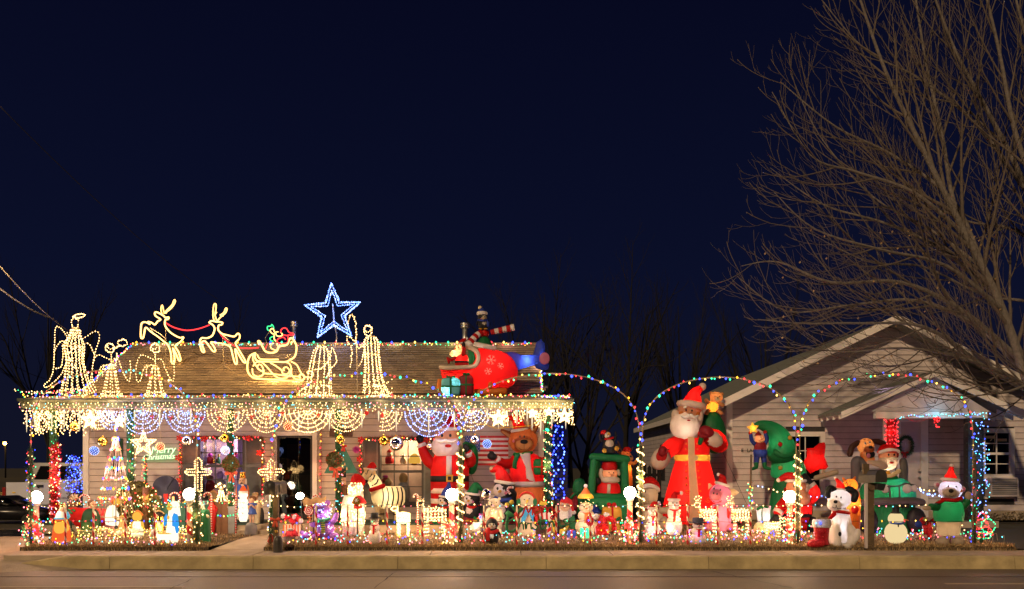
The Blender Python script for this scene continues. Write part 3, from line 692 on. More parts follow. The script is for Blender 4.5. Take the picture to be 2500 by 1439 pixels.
limb([(2350, 570, -.3), (2230, 470, -.5), (2090, 420, -.6), (1980, 380, -.7), (1885, 225, -.8)], .05, .007)
limb([(2440, 730), (2300, 610, .5), (2160, 545, .7), (2010, 500, .8), (1880, 410, .9)], .055, .006)
limb([(2450, 760, -.2), (2310, 650, -.8), (2150, 610, -1.2), (1990, 560, -1.4), (1890, 470, -1.5)], .05, .006)
limb([(2490, 880), (2350, 760, -.5), (2200, 690, -.9), (2030, 690, -1.2), (1900, 640, -1.3), (1810, 650, -1.3)], .065, .006)
limb([(2520, 930), (2390, 800, .4), (2240, 735, .3), (2080, 745, .1), (1920, 760, 0), (1800, 675, 0)], .065, .006)
limb([(2560, 980), (2410, 900, -.9), (2260, 800, -1.5), (2100, 790, -1.8), (1960, 790, -2), (1850, 780, -2)], .055, .006)
limb([(2600, 1050), (2480, 930, -1), (2330, 870, -1.7), (2200, 850, -2.1), (2060, 860, -2.3), (1930, 840, -2.4)], .05, .005)
limb([(2640, 1000), (2540, 940, -1.5), (2440, 960, -2.4), (2360, 930, -2.8), (2250, 905, -3), (2150, 915, -3)], .04, .004)
limb([(2630, 960, .4), (2590, 700, .6), (2500, 450, .7), (2410, 270, .8), (2330, 120, .8), (2270, -40, .8)], .09, .02)
limb([(2640, 900, .2), (2560, 560, -.4), (2480, 330, -.6), (2440, 130, -.7), (2400, -40, -.8)], .08, .02)
limb([(2650, 700, .5), (2580, 350, .5), (2520, 150, .6), (2470, -40, .6)], .07, .02)
limb([(2500, 460, .6), (2380, 300, 1.2), (2240, 190, 1.5), (2110, 120, 1.7), (1990, -20, 1.8)], .045, .008)
limb([(2400, 655, .3), (2270, 560, 1.2), (2130, 480, 1.6), (2000, 330, 1.9), (1930, 180, 2)], .04, .006)
limb([(2600, 640, .7), (2470, 560, 1.8), (2360, 540, 2.4), (2230, 480, 3), (2120, 420, 3.2)], .05, .006)
limb([(2620, 800, .6), (2520, 740, 1.5), (2400, 720, 2.3), (2250, 650, 3), (2120, 640, 3.3), (1960, 560, 3.5)], .05, .006)
trunk = ([P3(2680, 1330, TY-.0)[:2]+(.1,), T(2660, 1250), T(2620, 1160), T(2585, 1070)], .24, .15)
tree_obj('bare_tree', 'large leafless tree with pale sweeping branches reaching over the gabled house', 'tree', (P3(2680, 1200, TY)[0], TY, .1), limbs, 21, trunk, dens=.84, up=.42)
# a few dead leaves still on the twigs
lf = G(); rnd = random.Random(9)
for k in range(60):
    px, py = rnd.uniform(1860, 2450), rnd.uniform(560, 900); p = T(px, py, rnd.uniform(-1.5, .5)); r = .022
    lf.add([(p[0]-r, p[1], p[2]), (p[0], p[1]-r, p[2]+r), (p[0]+r, p[1], p[2]), (p[0], p[1]+r*.5, p[2]-r)], [(0, 1, 2), (0, 2, 3)])
tag(mk('dry_leaves', lf, 'tan', None, False), 'few dry leaves clinging to the bare twigs', 'leaves', kind='stuff')
# dark bare trees far behind the houses: two grown once, then copied
def far_tree(seed, label, loc, h, lean):
    rnd = random.Random(seed); L = []
    for k in range(9):
        a = rnd.uniform(0, 6.28); sp = rnd.uniform(.12, .45)*h; z0 = h*rnd.uniform(.18, .42); pts = []
        for t in (0, .3, .6, 1): pts.append((loc[0]+lean*z0/h+math.cos(a)*sp*t**.8, loc[1]+math.sin(a)*sp*t**.8, loc[2]+z0+(h*rnd.uniform(.72, 1.0)-z0)*t))
        L.append((pts, .06*h/9, .012))
    tr = ([(loc[0], loc[1], loc[2]), (loc[0]+lean*.2, loc[1], loc[2]+h*.2), (loc[0]+lean*.5, loc[1], loc[2]+h*.5), (loc[0]+lean*.8, loc[1], loc[2]+h*.85)], .15*h/9, .02)
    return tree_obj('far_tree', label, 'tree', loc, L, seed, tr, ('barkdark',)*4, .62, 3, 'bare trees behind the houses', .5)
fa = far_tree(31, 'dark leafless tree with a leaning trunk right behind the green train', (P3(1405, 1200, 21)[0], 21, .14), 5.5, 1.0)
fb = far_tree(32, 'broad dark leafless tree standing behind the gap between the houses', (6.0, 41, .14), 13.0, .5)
spots = [(1.5, 43, 1.0, .5, 'dark leafless tree rising behind the red helicopter'), (10.5, 47, 1.02, 2.1, 'dark leafless tree above the long roof of the gabled house'),
         (3.6, 47, .9, 4.0, 'slimmer dark leafless tree between two broad ones over the blue lit tree'), (-15.5, 40, .78, 1.2, 'dark leafless tree behind the two lit reindeer'), (-19.5, 42, .8, 3.3, 'dark leafless tree behind the pickup and the tall angel'),
         (-26, 43, .95, 5.0, 'dark leafless tree at the far left by the street lamp'), (14.5, 44, .95, .9, 'dark leafless tree behind the gable peak')]
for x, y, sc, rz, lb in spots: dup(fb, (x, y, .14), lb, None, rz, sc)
fs_ = tag(empty('picket_fence', (2.2, 19.6, .2)), 'weathered dark picket fence beyond the leaning tree', 'fence')
for k in range(16):
    g = G(); x = -.35+k*.125; t = rnd.uniform(-.03, .05); g.add([(x, 0, 0), (x+.1, 0, 0), (x+.1, 0, 1.25+t), (x+.05, 0, 1.32+t), (x, 0, 1.25+t), (x, .02, 0), (x+.1, .02, 0), (x+.1, .02, 1.25+t), (x+.05, .02, 1.32+t), (x, .02, 1.25+t)],
        [(0, 1, 2, 3, 4), (9, 8, 7, 6, 5), (0, 5, 6, 1), (1, 6, 7, 2), (2, 7, 8, 3), (3, 8, 9, 4), (4, 9, 5, 0)]); mk('picket', g, 'barkdark', fs_, False)
for z in (.3, 1.0): g = G(); g.box(-.4, 1.65, .021, .06, z, z+.08); mk('rail', g, 'barkdark', fs_, False)
# the shrub with blue lights at the corner of the house, and dead plants along the gabled house
def shrub(name, label, px, Y, w_, h, d, n, lm, seed, group=None, z0=None, leaf=.03):
    f = Fig(name, label, 'shrub', px, Y=Y, group=group, z=z0); rnd = random.Random(seed); st = f.P('stems', 'twig'); fo = f.P('foliage', lm, smooth=False); fo.kind = 'stuff'; b = f.py0
    for k in range(16):
        a = rnd.uniform(-1, 1); e_ = rnd.uniform(-1, 1); t = rnd.uniform(.6, 1); st.tube([(px, b, 0), (px+a*w_*.25, b-h*.4*t, e_*d*.3), (px+a*w_*.48, b-h*.9*t, e_*d*.48)], [.8, .5, .3], 4)
    for k in range(n):
        while True:
            x, y, z = rnd.uniform(-1, 1), rnd.uniform(-1, 1), rnd.uniform(-1, 1)
            q = x*x+y*y+z*z
            if q < 1 and rnd.random() < .25+.75*q and (math.sin(x*7+seed)+math.sin(y*6)+math.sin(z*8+2)) > -1.3: break
        p = Vector((px+x*w_/2, b-h*.55+y*h*.47, z*d/2)); r = leaf*f.s*rnd.uniform(.6, 1.2)
        u = Vector((rnd.gauss(0, 1), rnd.gauss(0, 1), rnd.gauss(0, 1))).normalized(); v = u.orthogonal().normalized()
        fo.add([tuple(p-u*r), tuple(p+v*r*.45), tuple(p+u*r), tuple(p-v*r*.45)], [(0, 1, 2, 3)])
    return f
f = shrub('lit_shrub', 'shrub wrapped in blue lights behind the corner of the clapboard house', 182, 19.0, 44, 150, 40, 500, 'leafdry', 4)
for k in range(170): f.bulb((182+random.gauss(0, 11)+4, f.py0-rnd.uniform(60, 150), random.uniform(-24, 5)), random.choice(('blue', 'blue', 'ice')), 1.5)
for px, w_, h in ((2435, 60, 20), (2480, 70, 24)):
    f = shrub('low_plant', 'low dead plant under the right window of the gabled house' if px < 2460 else 'low dead plant at the right edge beside the base of the gabled house', px, 17.4, w_, h, 30, 200, 'leafdry', px, 'low dead plants along the gabled house')
# ---------------------------------------------------------------- light arches, garland posts, cables
MULTI = ['red', 'green', 'blue', 'amber', 'pink', 'aqua', 'warm']; C9 = ['blue', 'green', 'red', 'gold', 'amber', 'blue', 'green']
def needles(p, pts, r, n, ln=None, wd=.35, seed=1):
    """bristly garland or tinsel along a path"""
    rnd = random.Random(seed); c = along(pts, .5)
    if not c: return
    for k in range(n):
        q = rnd.choice(c)+Vector((rnd.gauss(0, r*.35), rnd.gauss(0, r*.35), rnd.gauss(0, r*.35)))
        u = Vector((rnd.gauss(0, 1), rnd.gauss(0, 1), rnd.gauss(0, 1))).normalized(); v = u.orthogonal().normalized(); L = (ln or r)*rnd.uniform(.6, 1.2)
        p.add([tuple(q-v*wd), tuple(q+v*wd), tuple(q+u*L)], [(0, 1, 2)])
def spiral(x, y0, y1, r, turns, d=0, n=60, xo=0):
    return [(x+xo*i/n+r*math.cos(turns*6.283*i/n), y0+(y1-y0)*i/n, d+r*math.sin(turns*6.283*i/n)) for i in range(n+1)]
def wrap(f, px, y0, y1, r, colr, col='warm', step=6, turns=None, rb=1.7):
    turns = turns or abs(y1-y0)/22
    f.string(spiral(px, y0, y1, r, turns, 0, int(turns*14)), step, col, rb, 1.0, 'cablegreen')
AY = 13.5
arches = [(75, 480, 280, 903, 'metal hoop arch of coloured lights standing before the left end of the porch'), (668, 1122, 905, 912, 'metal hoop arch of coloured lights from the front walk to the tall waving santa'),
          (1128, 1562, 1345, 912, 'metal hoop arch of coloured lights over the reindeer and the blue tree'), (1568, 1944, 1762, 921, 'metal hoop arch of coloured lights framing the biggest santa'),
          (1952, 2376, 2165, 914, 'metal hoop arch of coloured lights before the door of the gabled house')]
for k, (a, b, m, top, lb) in enumerate(arches):
    f = Fig('light_arch', lb, 'light arch', m, Y=AY, group='hoop arches of coloured lights along the lawn'); base = 1090
    def hoop(t, dx=0):
        u = math.pi*t; x = m-(m-a)*math.cos(u) if t < .5 else m-(b-m)*math.cos(u); return (x+dx, base-(base-top)*math.sin(u)**.62 if 0 < t < 1 else base, 0)
    pts = [hoop(i/40) for i in range(41)]
    pts = [(a+2, f.py0, 0), (a+1, base+60, 0)]+pts+[(b-1, base+60, 0), (b-2, f.py0, 0)]
    f.P('hoop', 'copper').tube(pts, 1.5, 6, True)
    wave = [(p[0]+2.2*math.sin(i*1.7), p[1]+2.2*math.cos(i*1.7), 2*math.sin(i*2.2)) for i, p in enumerate(pts[2:-2])]
    f.cables['cablegreen'] = [(wave, .55)]
    cols = MULTI if k < 1 else C9+['blue', 'red']
    for i, p in enumerate(along(pts[2:-2], 12 if k < 1 else 13.5)):
        c = cols[(i*3+i//5) % len(cols)]; big = c in ('blue', 'green') and i % 3 == 0
        random.random() < .96 and f.bulb((p.x+random.uniform(-5, 5), p.y+random.uniform(-3, 5), random.uniform(-3, 2)), c, 4.2 if big and k else 2.9)
# garland wrapped posts where the arches meet the ground
gposts = [(75, 1095, 'warm', 'tall garland post with mixed lights at the left corner of the lawn', 1), (480, 1200, 'warm', 'short dark garland post with white lights beside the woman in the blue cloak', 0), (664, 1225, 'warm', 'garland post with white lights behind the front mailbox', 0),
          (1124, 1098, 'warm', 'garland post thick with warm lights in front of the tall waving santa', 1), (1564, 1090, 'warm', 'garland post thick with warm lights between reindeer arch and biggest santa', 1),
          (1948, 1105, 'warm', 'garland post with white lights before the bending green tree', 1), (2380, 1110, 'blue', 'last garland post with sparse lights at the right end of the lawn', 0)]
for px, top, col, lb, br in gposts:
    f = Fig('garland_post', lb, 'garland post', px, Y=AY-.02+(.5 if px == 664 else 0), group='garland wrapped posts'); b = f.py0
    f.P('post', 'woodpost').tube([(px, b, 0), (px, top, 0)], 3, 6)
    p = f.P('garland', 'garland', smooth=False); p.kind = 'stuff'; thick = 13 if px in (480,) else 7
    needles(p, [(px, b-2, 0), (px, top, 0)], thick, int((b-top)*6.5), thick*1.25, .6, px)
    if px == 75: wrap(f, px, top, b, 9, None, ['warm', 'red', 'pink', 'green', 'warm', 'blue'], 9)
    elif px == 480: wrap(f, px, top+5, b-3, 14, None, 'warm', 17, 5, 2.4)
    elif px == 664: wrap(f, px, top, b-8, 9, None, ['warm', 'warm', 'cool'], 11, 5, 1.9)
    elif px == 2380: wrap(f, px, top, b-20, 8, None, ['blue', 'green', 'amber', 'red'], 22)
    else: wrap(f, px, top, b-60, 8.5, None, 'warm', 4 if px != 1948 else 6, None, 2.2)
# candy-striped lamp posts with white globes
def stripes(f, px, y0, y1, r, red='red', white='cream', turns=3.5, d=0, name='stripe'):
    p = f.P('post', white); p.tube([(px, y0, d), (px, y1, d)], r, 10)
    s_ = f.P(name, red); n = 48; vs = []; wv = (y1-y0)/turns*.5
    for i in range(n+1):
        t = i/n; u = turns*6.283*t; y = y0+(y1-y0-wv)*t
        for yy in (y, y+wv): vs.append((px+(r+.25)*math.cos(u), yy, d+(r+.25)*math.sin(u)))
    m = 4; s_.add(vs, [(2*i, 2*i+1, 2*i+3, 2*i+2) for i in range(n)])
for px, py, cx, lb in ((88, 1214, 88, 'white globe lamp on a striped post at the left corner of the lawn'), (463, 1207, 470, 'white globe lamp on a dark garland post beside the woman in blue'), (1103, 1208, 1103, 'white globe lamp on a striped post in front of the tall waving santa'),
                   (1538, 1203, 1538, 'white globe lamp on a striped post left of the biggest santa'), (1928, 1213, 1928, 'white globe lamp on a post before the bending green tree')):
    f = Fig('globe_lamp', lb, 'lamp', px, Y=13.62, group='white globe lamps along the lawn'); r = 14.5
    stripes(f, px, py+20, f.py0, 6.5, turns=2.6)
    f.P('collar', 'white').lathe(px, [(py+10, 8), (py+16, 10), (py+21, 8)])
    f.P('globe', 'globe').ell(px, py, 0, r, r, r, 0, 18, 12)
    # a decorated wreath and bow at the foot
    if px in (1103, 1538, 88, 1928):
        p = f.P('foot_garland', 'garland', smooth=False); p.kind = 'stuff'; c = [(px+22*math.cos(a*.2618), 1300+28*math.sin(a*.2618), -8) for a in range(25)]; needles(p, c, 7, 500, 7, .6, px)
        f.string(c, 4.2 if px != 1928 else 5, {1103: 'warm', 1538: ['red', 'green', 'pink'], 88: ['red', 'green', 'pink', 'warm'], 1928: ['warm', 'red', 'warm', 'green']}[px], 2.4, 5)
        for k in range(60 if px != 1928 else 80): f.bulb((px+random.gauss(0, 14), 1292+random.gauss(0, 22), -12+random.gauss(0, 4)), random.choice(['red', 'green', 'warm', 'pink', 'red', 'warm']), 2.1)
        bw = f.P('bow', 'red'); bw.pillow([(px, 1285), (px-14, 1275), (px-16, 1292)], -15, 3, 4); bw.pillow([(px, 1285), (px+14, 1275), (px+16, 1292)], -15, 3, 4)
# striped stakes that carry the two light cables
stakes = [(160, 0), (228, 1), (306, 0), (378, 0), (772, 0), (849, 1), (945, 0), (1031, 0), (1182, 1), (1262, 0), (1358, 0), (1441, 0), (1603, 0), (1679, 1), (1752, 0), (1832, 0)]
nearby = ['in front of the king figure', 'in front of the dark robed figure', 'left of the glowing gingerbread figure', 'beside the woman in the blue cloak', 'in front of the purple teddy bear', 'before the glowing tinsel santa', 'beside the top hat snowman by the zebra',
          'before the wire deer under the zebra', 'beside the small red scarf penguin', 'under the holly of the greeting sign', 'under the end of the word merry', 'in front of the flat wooden snowman', 'in front of the little wire snowman', 'between wire snowman and blue hat snowman', 'in front of the pig', 'right of the two wire reindeer']
for (px, j), nb in zip(stakes, nearby):
    f = Fig('candy_stake', 'thin red and white striped stake '+nb, 'stake', px, base=1336, group='striped stakes along the lawn edge')
    stripes(f, px, 1234, 1338, 2.3, turns=4)
def sag(a, b, y, s_, n=6, d=0): return [(a+(b-a)*i/n, y+s_*4*(i/n)*(1-i/n), d) for i in range(n+1)]
def fence_cable(lb, xs, y, cols, step, r, px, dy=0):
    f = Fig('light_cable', lb, 'light string', px, Y=13.5, group='light cables strung along the lawn edge'); pts = []
    for a, b in zip(xs, xs[1:]): pts += sag(a, b, y+random.uniform(-2, 2), random.uniform(1, 6))
    f.string(pts, step, cols, r, 1.2, 'cableblack', .7); return f
xl = [92, 160, 228, 306, 378, 470]; xr = [670, 772, 849, 945, 1031, 1103, 1182, 1262, 1358, 1441, 1538, 1603, 1679, 1752, 1832, 1930, 2010, 2130, 2250, 2385]
fence_cable('upper black cable with small white and coloured lights before the nativity figures', xl, 1233, ['warm', 'warm', 'green', 'red', 'pink'], 9, 1.5, 280)
fence_cable('lower black cable with large coloured bulbs before the nativity figures', xl, 1270, C9, 15, 2.1, 280)
fence_cable('upper black cable with white lights running from the front mailbox to the last post', xr, 1233, ['warm', 'warm', 'warm', 'pink', 'aqua'], 16, 1.8, 1500)
fence_cable('lower black cable with spaced coloured bulbs running from the front mailbox to the last post', xr, 1272, C9, 27, 2.2, 1500)
# tangled strings of small coloured lights lying on the grass
def tangle(lb, x0, x1, y0, y1, n, px, hi=14, group='tangled light strings lying on the grass'):
    f = Fig('lawn_lights', lb, 'light string', px, base=(y0+y1)/2, group=group); rnd = random.Random(px); d0 = 0
    main = []
    k = max(6, int((x1-x0)/40))
    for i in range(k+1):
        py = rnd.uniform(y0, y1); d = (Y_of(py)-f.Y)*f.s; gz = 1140+(EYE-ground(Y_of(py))-.03)*f.s; main.append((x0+(x1-x0)*i/k, gz, d))
    f.cables['wire'] = [(curve(main, 4), .35)]
    for i in range(n):
        x = rnd.uniform(x0, x1); py = rnd.uniform(y0, y1); Yk = Y_of(py); d = (Yk-f.Y)*f.s; gz = 1140+(EYE-ground(Yk)-.03)*f.s; h = rnd.uniform(0, hi)
        xx = x*1.0; p0 = (xx+rnd.uniform(-14, 14), gz+2, d); p1 = (xx, gz-h, d)
        if i % 2: f.cables['wire'].append((curve([p0, ((p0[0]+p1[0])/2+3, p1[1]-3, d), p1], 3), .3))
        f.bulb(p1, rnd.choice(['pink', 'red', 'amber', 'aqua', 'warm', 'pink', 'green', 'blue']), 1.9)
tangle('tangled coloured lights on the grass before the nativity figures', 100, 500, 1312, 1338, 130, 300, 8)
tangle('tangled coloured lights on the grass before the purple teddy and the zebra', 690, 1060, 1300, 1335, 170, 875)
tangle('tangled coloured lights on the grass around the greeting sign', 1070, 1480, 1300, 1334, 190, 1275)
tangle('tangled coloured lights on the grass before the biggest santa and the pig', 1500, 1900, 1297, 1332, 270, 1700)
tangle('tangled coloured lights on the grass around the white dog and the lantern snowman', 1900, 2400, 1290, 1334, 300, 2160, 20)
f = Fig('lawn_lights', 'mound of white lights on the grass under the nativity figures', 'light string', 280, base=1318, group='tangled light strings lying on the grass')
for k in range(240): x = random.uniform(165, 470); f.bulb((x, f.py0-random.uniform(1, 34), random.uniform(-15, 20)), random.choice(['warm', 'warm', 'warm', 'amber', 'gold']), 1.7)
f.cables['wire'] = [(curve([(random.uniform(175, 470), f.py0-random.uniform(0, 30), random.uniform(-15, 15)) for _ in range(12)], 5), .35) for _ in range(5)]

# ---------------------------------------------------------------- eave and roof lights
EY = 14.95
def eave(name, lb, cat, px, Y=EY, z=2.6, group=None): return Fig(name, lb, cat, px, Y=Y, z=z, group=group)
f = eave('eave_lights', 'string of large coloured bulbs and small lights along the top of the porch gutter', 'light string', 720)
f.string([(x, 968+random.uniform(-2, 3), random.uniform(-1, 3)) for x in range(52, 1398, 14)], 6, ['red', 'pink', 'warm', 'green', 'amber', 'aqua', 'warm'], 1.5, 3, 'cablegreen')
for x in range(58, 1396, 29): f.bulb((x+random.uniform(-4, 4), 966+random.uniform(-3, 3), -3), random.choice(C9), 3.0)
f = eave('icicle_lights', 'warm white icicle lights dangling over the gutter and fascia of the whole porch', 'light string', 720)
for x in range(56, 1398, 9):
    n = random.randint(2, 5); y = 980; pts = [(x, 978, -5)]
    for k in range(n):
        y += random.uniform(4, 9); pts.append((x+random.uniform(-5, 5), min(y, 1004), -6+random.uniform(-1, 1)))
        f.bulb(pts[-1], random.choice(['warm', 'warm', 'warm', 'warm', 'pink', 'aqua']), 1.5)
    f.cables.setdefault('wire', []).append((pts, .3))
f.cables.setdefault('wire', []).append(([(x, 979+random.uniform(-1, 1), -6) for x in range(52, 1402, 25)], .5))
# long icicle drops at both porch ends
for x0, x1, lb, n, px in ((56, 205, 'dense long drops of warm icicle lights at the left end of the porch', 42, 130), (1195, 1400, 'warm icicle lights with plastic icicles at the right end of the porch', 34, 1300)):
    f = eave('icicle_lights', lb, 'light string', px, group='long icicle drops at the porch ends')
    for k in range(n):
        x = random.uniform(x0, x1); L = random.uniform(18, 62 if x1 < 300 else 36); y = 1000; pts = [(x, y, -2)]
        while y < 1000+L:
            y += random.uniform(4, 7); pts.append((x+random.uniform(-3, 3), y, random.uniform(-4, 14))); f.bulb(pts[-1], 'warm', 1.7)
        f.cables.setdefault('wire', []).append((pts, .3))
f = eave('side_lights', 'cluster of coloured bulbs turning the right corner of the porch roof', 'light string', 1385, Y=15.0)
f.string([(1322, 962, 60), (1350, 966, 30), (1378, 966, 8), (1394, 975, -2), (1400, 990, -3)], 3.5, C9+['warm', 'amber'], 1.9, 2.5)
# plastic icicles
pi_ = [(67, 1010, 46), (86, 1008, 36), (128, 1012, 38), (158, 1008, 42), (196, 1010, 44), (225, 1004, 48), (307, 1005, 50), (330, 1003, 30), (391, 1000, 50), (436, 1002, 34), (467, 1000, 50), (583, 1004, 46), (661, 1005, 36), (730, 1010, 46), (805, 1006, 46), (884, 1002, 44), (925, 1004, 26),
       (968, 1004, 50), (1047, 1004, 60), (1110, 1000, 50), (1190, 1000, 34), (1217, 1012, 36), (1232, 1004, 34), (1262, 1002, 36), (1287, 1000, 30), (1299, 1008, 44), (1320, 1024, 40), (1347, 1014, 36), (1352, 1002, 30), (1381, 1008, 40), (1390, 1002, 20)]
prev_where = ['above the left arch post', 'left of the red post', 'just left of the red post', 'right of the red post', 'by the left house corner', 'below the left lit star', 'right of the left lit star', 'above the cone of coloured bulbs', 'above the big glowing star', 'before the second cool white swag', 'above the silver ball', 'in the first warm swag', 'in the second warm swag', 'left of the white door globe', 'left of the wooden name sign',
              'right of the wooden name sign', 'beside the red bell', 'right of the red bell', 'above the mirror ball', 'left of the tall santa hat', 'right of the tall santa hat', 'under the right lit star', 'right of the right lit star', 'above the reindeer antler', 'over the reindeer hat', 'above the reindeer ear', 'above the right porch post', 'right of the right porch post', 'second from the porch corner', 'next to the porch corner', 'at the porch corner']
for (x, y, L), wh in zip(pi_, prev_where):
    f = eave('plastic_icicle', 'clear plastic icicle hanging under the eave '+wh, 'icicle', x, group='plastic icicles hanging from the eave')
    f.P('icicle', 'tube_ice').lathe(x, [(y, 2.2), (y+L*.35, 1.8), (y+L*.7, 1.2), (y+L, .3)], -3, 1, 6)  # emission puts the glow into the icicle's own surface
# half-round net swags of lights
def swag(cx, r, y0, h, col, lb, dens=1.0, frac=1.0, Y=15.02):
    f = eave('light_swag', lb, 'light swag', cx, Y=Y, group='half round light swags under the eave'); c0 = 'wire'
    for k in range(5):
        q = (k+1)/5; n = 18; pts = [(cx+r*q*math.cos(math.pi*i/n)*(1), y0+h*q*math.sin(math.pi*i/n), random.uniform(-1, 1)) for i in range(n+1)]
        if frac < 1: pts = [p for p in pts if p[0] > cx-r*.2]
        if len(pts) > 1: f.string(pts, 5.6/dens, col, 1.55, .8, 'wire', .3)
    for k in range(7):
        a = math.pi*(k+.5)/7
        if frac < 1 and math.cos(a) < -.2: continue
        f.string([(cx, y0, 0), (cx+r*math.cos(a), y0+h*math.sin(a), 0)], 7/dens, col, 1.4, .8, 'wire', .3)
cool = ['cool', 'ice', 'cool']
for cx, r, h, col, lb, d, fr in ((240, 36, 46, ['warm'], 'warm half round light swag right of the left lit star', 1, 1), (272, 34, 46, cool, 'cool white half swag above the cone of coloured bulbs', 1, 1), (348, 52, 57, cool, 'cool white half round light swag above the big glowing star', 1, 1), (452, 49, 56, cool, 'cool white half round light swag above the silver ball', 1, 1),
                          (555, 50, 54, ['warm'], 'warm half round light swag above the left window', .9, 1), (650, 46, 54, ['warm'], 'warm half round light swag left of the door', 1, 1), (752, 58, 54, ['warm'], 'densest warm half round light swag above the door', 1.5, 1), (843, 48, 52, ['warm'], 'warm half round light swag above the wooden name sign', 1.1, 1),
                          (934, 48, 50, ['warm'], 'half lit warm light swag above the right window', 1, .5), (1048, 60, 64, cool, 'cool white half round light swag left of the tall santa hat', 1.2, 1), (1150, 48, 50, ['cool', 'warm'], 'cool white half round light swag right of the tall santa hat', 1.1, 1)):
    swag(cx, r, 1002, h, col, lb, d, fr)
# small five-pointed stars
def star_pts(cx, cy_, r, q=.42, rot=-90, n=5):
    return [(cx+(r if k % 2 == 0 else r*q)*math.cos(R(rot+k*180/n)), cy_+(r if k % 2 == 0 else r*q)*math.sin(R(rot+k*180/n))) for k in range(2*n)]
def lit_star(name, lb, cx, cy_, r, Y, z, col, step, rb, rings=(1, .72), rot=-90, wire='wire', group=None, q=.42, depth=0):
    f = Fig(name, lb, 'lit star', cx, Y=Y, z=z, group=group)
    for rr in rings:
        p = star_pts(cx, cy_, r*rr, q, rot); p.append(p[0]); f.string([(x, y, depth*(1-rr)) for x, y in p], step, col, rb, .5, wire, .5)
    return f
for cx, cy_, r, lb in ((220, 1026, 24, 'small lit wire star hanging under the eave at the left corner of the house'), (1217, 1022, 22, 'small lit wire star under the eave left of the reindeer hat'), (1378, 1016, 20, 'small lit wire star under the eave at the right porch corner'), (291, 1030, 17, 'small lit star topping the cone of coloured bulbs'), (1300, 1010, 12, 'tiny lit star under the eave right of the reindeer hat'), (1340, 1006, 12, 'tiny lit star under the eave above the blue tree')):
    lit_star('eave_star', lb, cx, cy_, r, 14.9 if cx != 291 else 15.0, 2.3, ['warm'], 2.6, 1.7, (1, .75, .45), group='small lit stars under the eave')
f = lit_star('glowing_star', 'big glowing wire star of warm lights hanging on the porch', 350, 1084, 33, 15.1, 1.7, ['warm'], 2.8, 1.4, (1, .8, .5)); f.P('hanging_wire', 'wire').tube([(350, 1000, 0), (350, 1051, 0)], .4, 4)
# ridge and rake strings on the roof
rY = 18.9
f = Fig('ridge_lights', 'large coloured bulbs and small lights along the ridge of the shingle roof', 'light string', 800, Y=rY, z=4.5)
f.string([(x, 841+random.uniform(-1, 3), -1) for x in range(325, 1306, 12)], 4.5, ['red', 'warm', 'pink', 'amber', 'green', 'aqua', 'warm'], 1.6, 3)
for x in range(336, 1304, 27): f.bulb((x+random.uniform(-3, 3), 836, 0), random.choice(C9), 3.0)
def rake(lb, ridge, eave_, px, more=[]):
    f = Fig('rake_lights', lb, 'light string', px, Y=17.8, z=3.7); a = Vector(f.conv_inv(ridge)); b = Vector(f.conv_inv(eave_)); pts = [tuple(a.lerp(b, i/14)) for i in range(15)]
    f.string(pts, 3.4, C9+['warm', 'amber', 'red'], 1.9, 2.2)
def ci(s, p): x0, y0, z0 = s.root.location; return (s.px+(p[0]-x0)*s.s, s.py0-(p[2]-z0)*s.s, (p[1]-y0)*s.s)
Fig.conv_inv = ci
rake('coloured lights running down the left edge of the shingle roof', (RX0, ry1, rz1+.03), (RX0, ry0, rz0+.03), 270)
rake('coloured lights running down the right edge of the shingle roof', (RX1+.02, ry1, rz1+.03), (RX1+.02, ry0, rz0+.03), 1310)
f = Fig('left_side_lights', 'coloured string zigzagging over the left end of the porch roof', 'light string', 150, Y=15.8, z=2.9)
f.string([(75, 960, -70), (110, 962, -40), (165, 956, 0), (205, 954, 40), (150, 958, 20), (110, 966, -60)], 4.5, ['red', 'warm', 'amber', 'green', 'warm', 'pink'], 1.7, 3)
# ---------------------------------------------------------------- roof figures
def roofY(py):
    """distance and height where the roof slope is seen at photo row py"""
    k = (1140-py)/F; m = (rz1-rz0)/(ry1-ry0); Y = (rz0-m*ry0-EYE)/(k-m); return Y, EYE+k*Y
def rfig(name, lb, cat, px, py, group=None):
    if py > 958: Y = 15.9; return Fig(name, lb, cat, px, Y=Y, z=EYE+(1140-py)*Y/F, group=group)
    Y, z = roofY(py); return Fig(name, lb, cat, px, Y=Y, z=z, group=group)
def wire_cone(f, cx, prof, n, step, col='warm', rb=1.6, q=.7, off=0):
    """vertical lit wires of a gown plus hoops: prof = (py, radius, x offset)"""
    c = curve([(e[0], e[1], e[2] if len(e) > 2 else 0) for e in prof], 4)
    for k in range(n):
        a = 6.283*(k+.3)/n; f.string([(cx+p[2]+p[1]*math.cos(a), p[0], p[1]*q*math.sin(a)) for p in c], step, col, rb, .8, 'wire', .35)
    for e in prof[::2]:
        f.cables.setdefault('wire', []).append(([(cx+(e[2] if len(e) > 2 else 0)+e[1]*math.cos(6.283*i/14), e[0], e[1]*q*math.sin(6.283*i/14)) for i in range(15)], .35))
def ring(cx, cy_, rx, ry, d=0, n=14, a0=0): return [(cx+rx*math.cos(6.283*i/n+a0), cy_+ry*math.sin(6.283*i/n+a0), d) for i in range(n+1)]
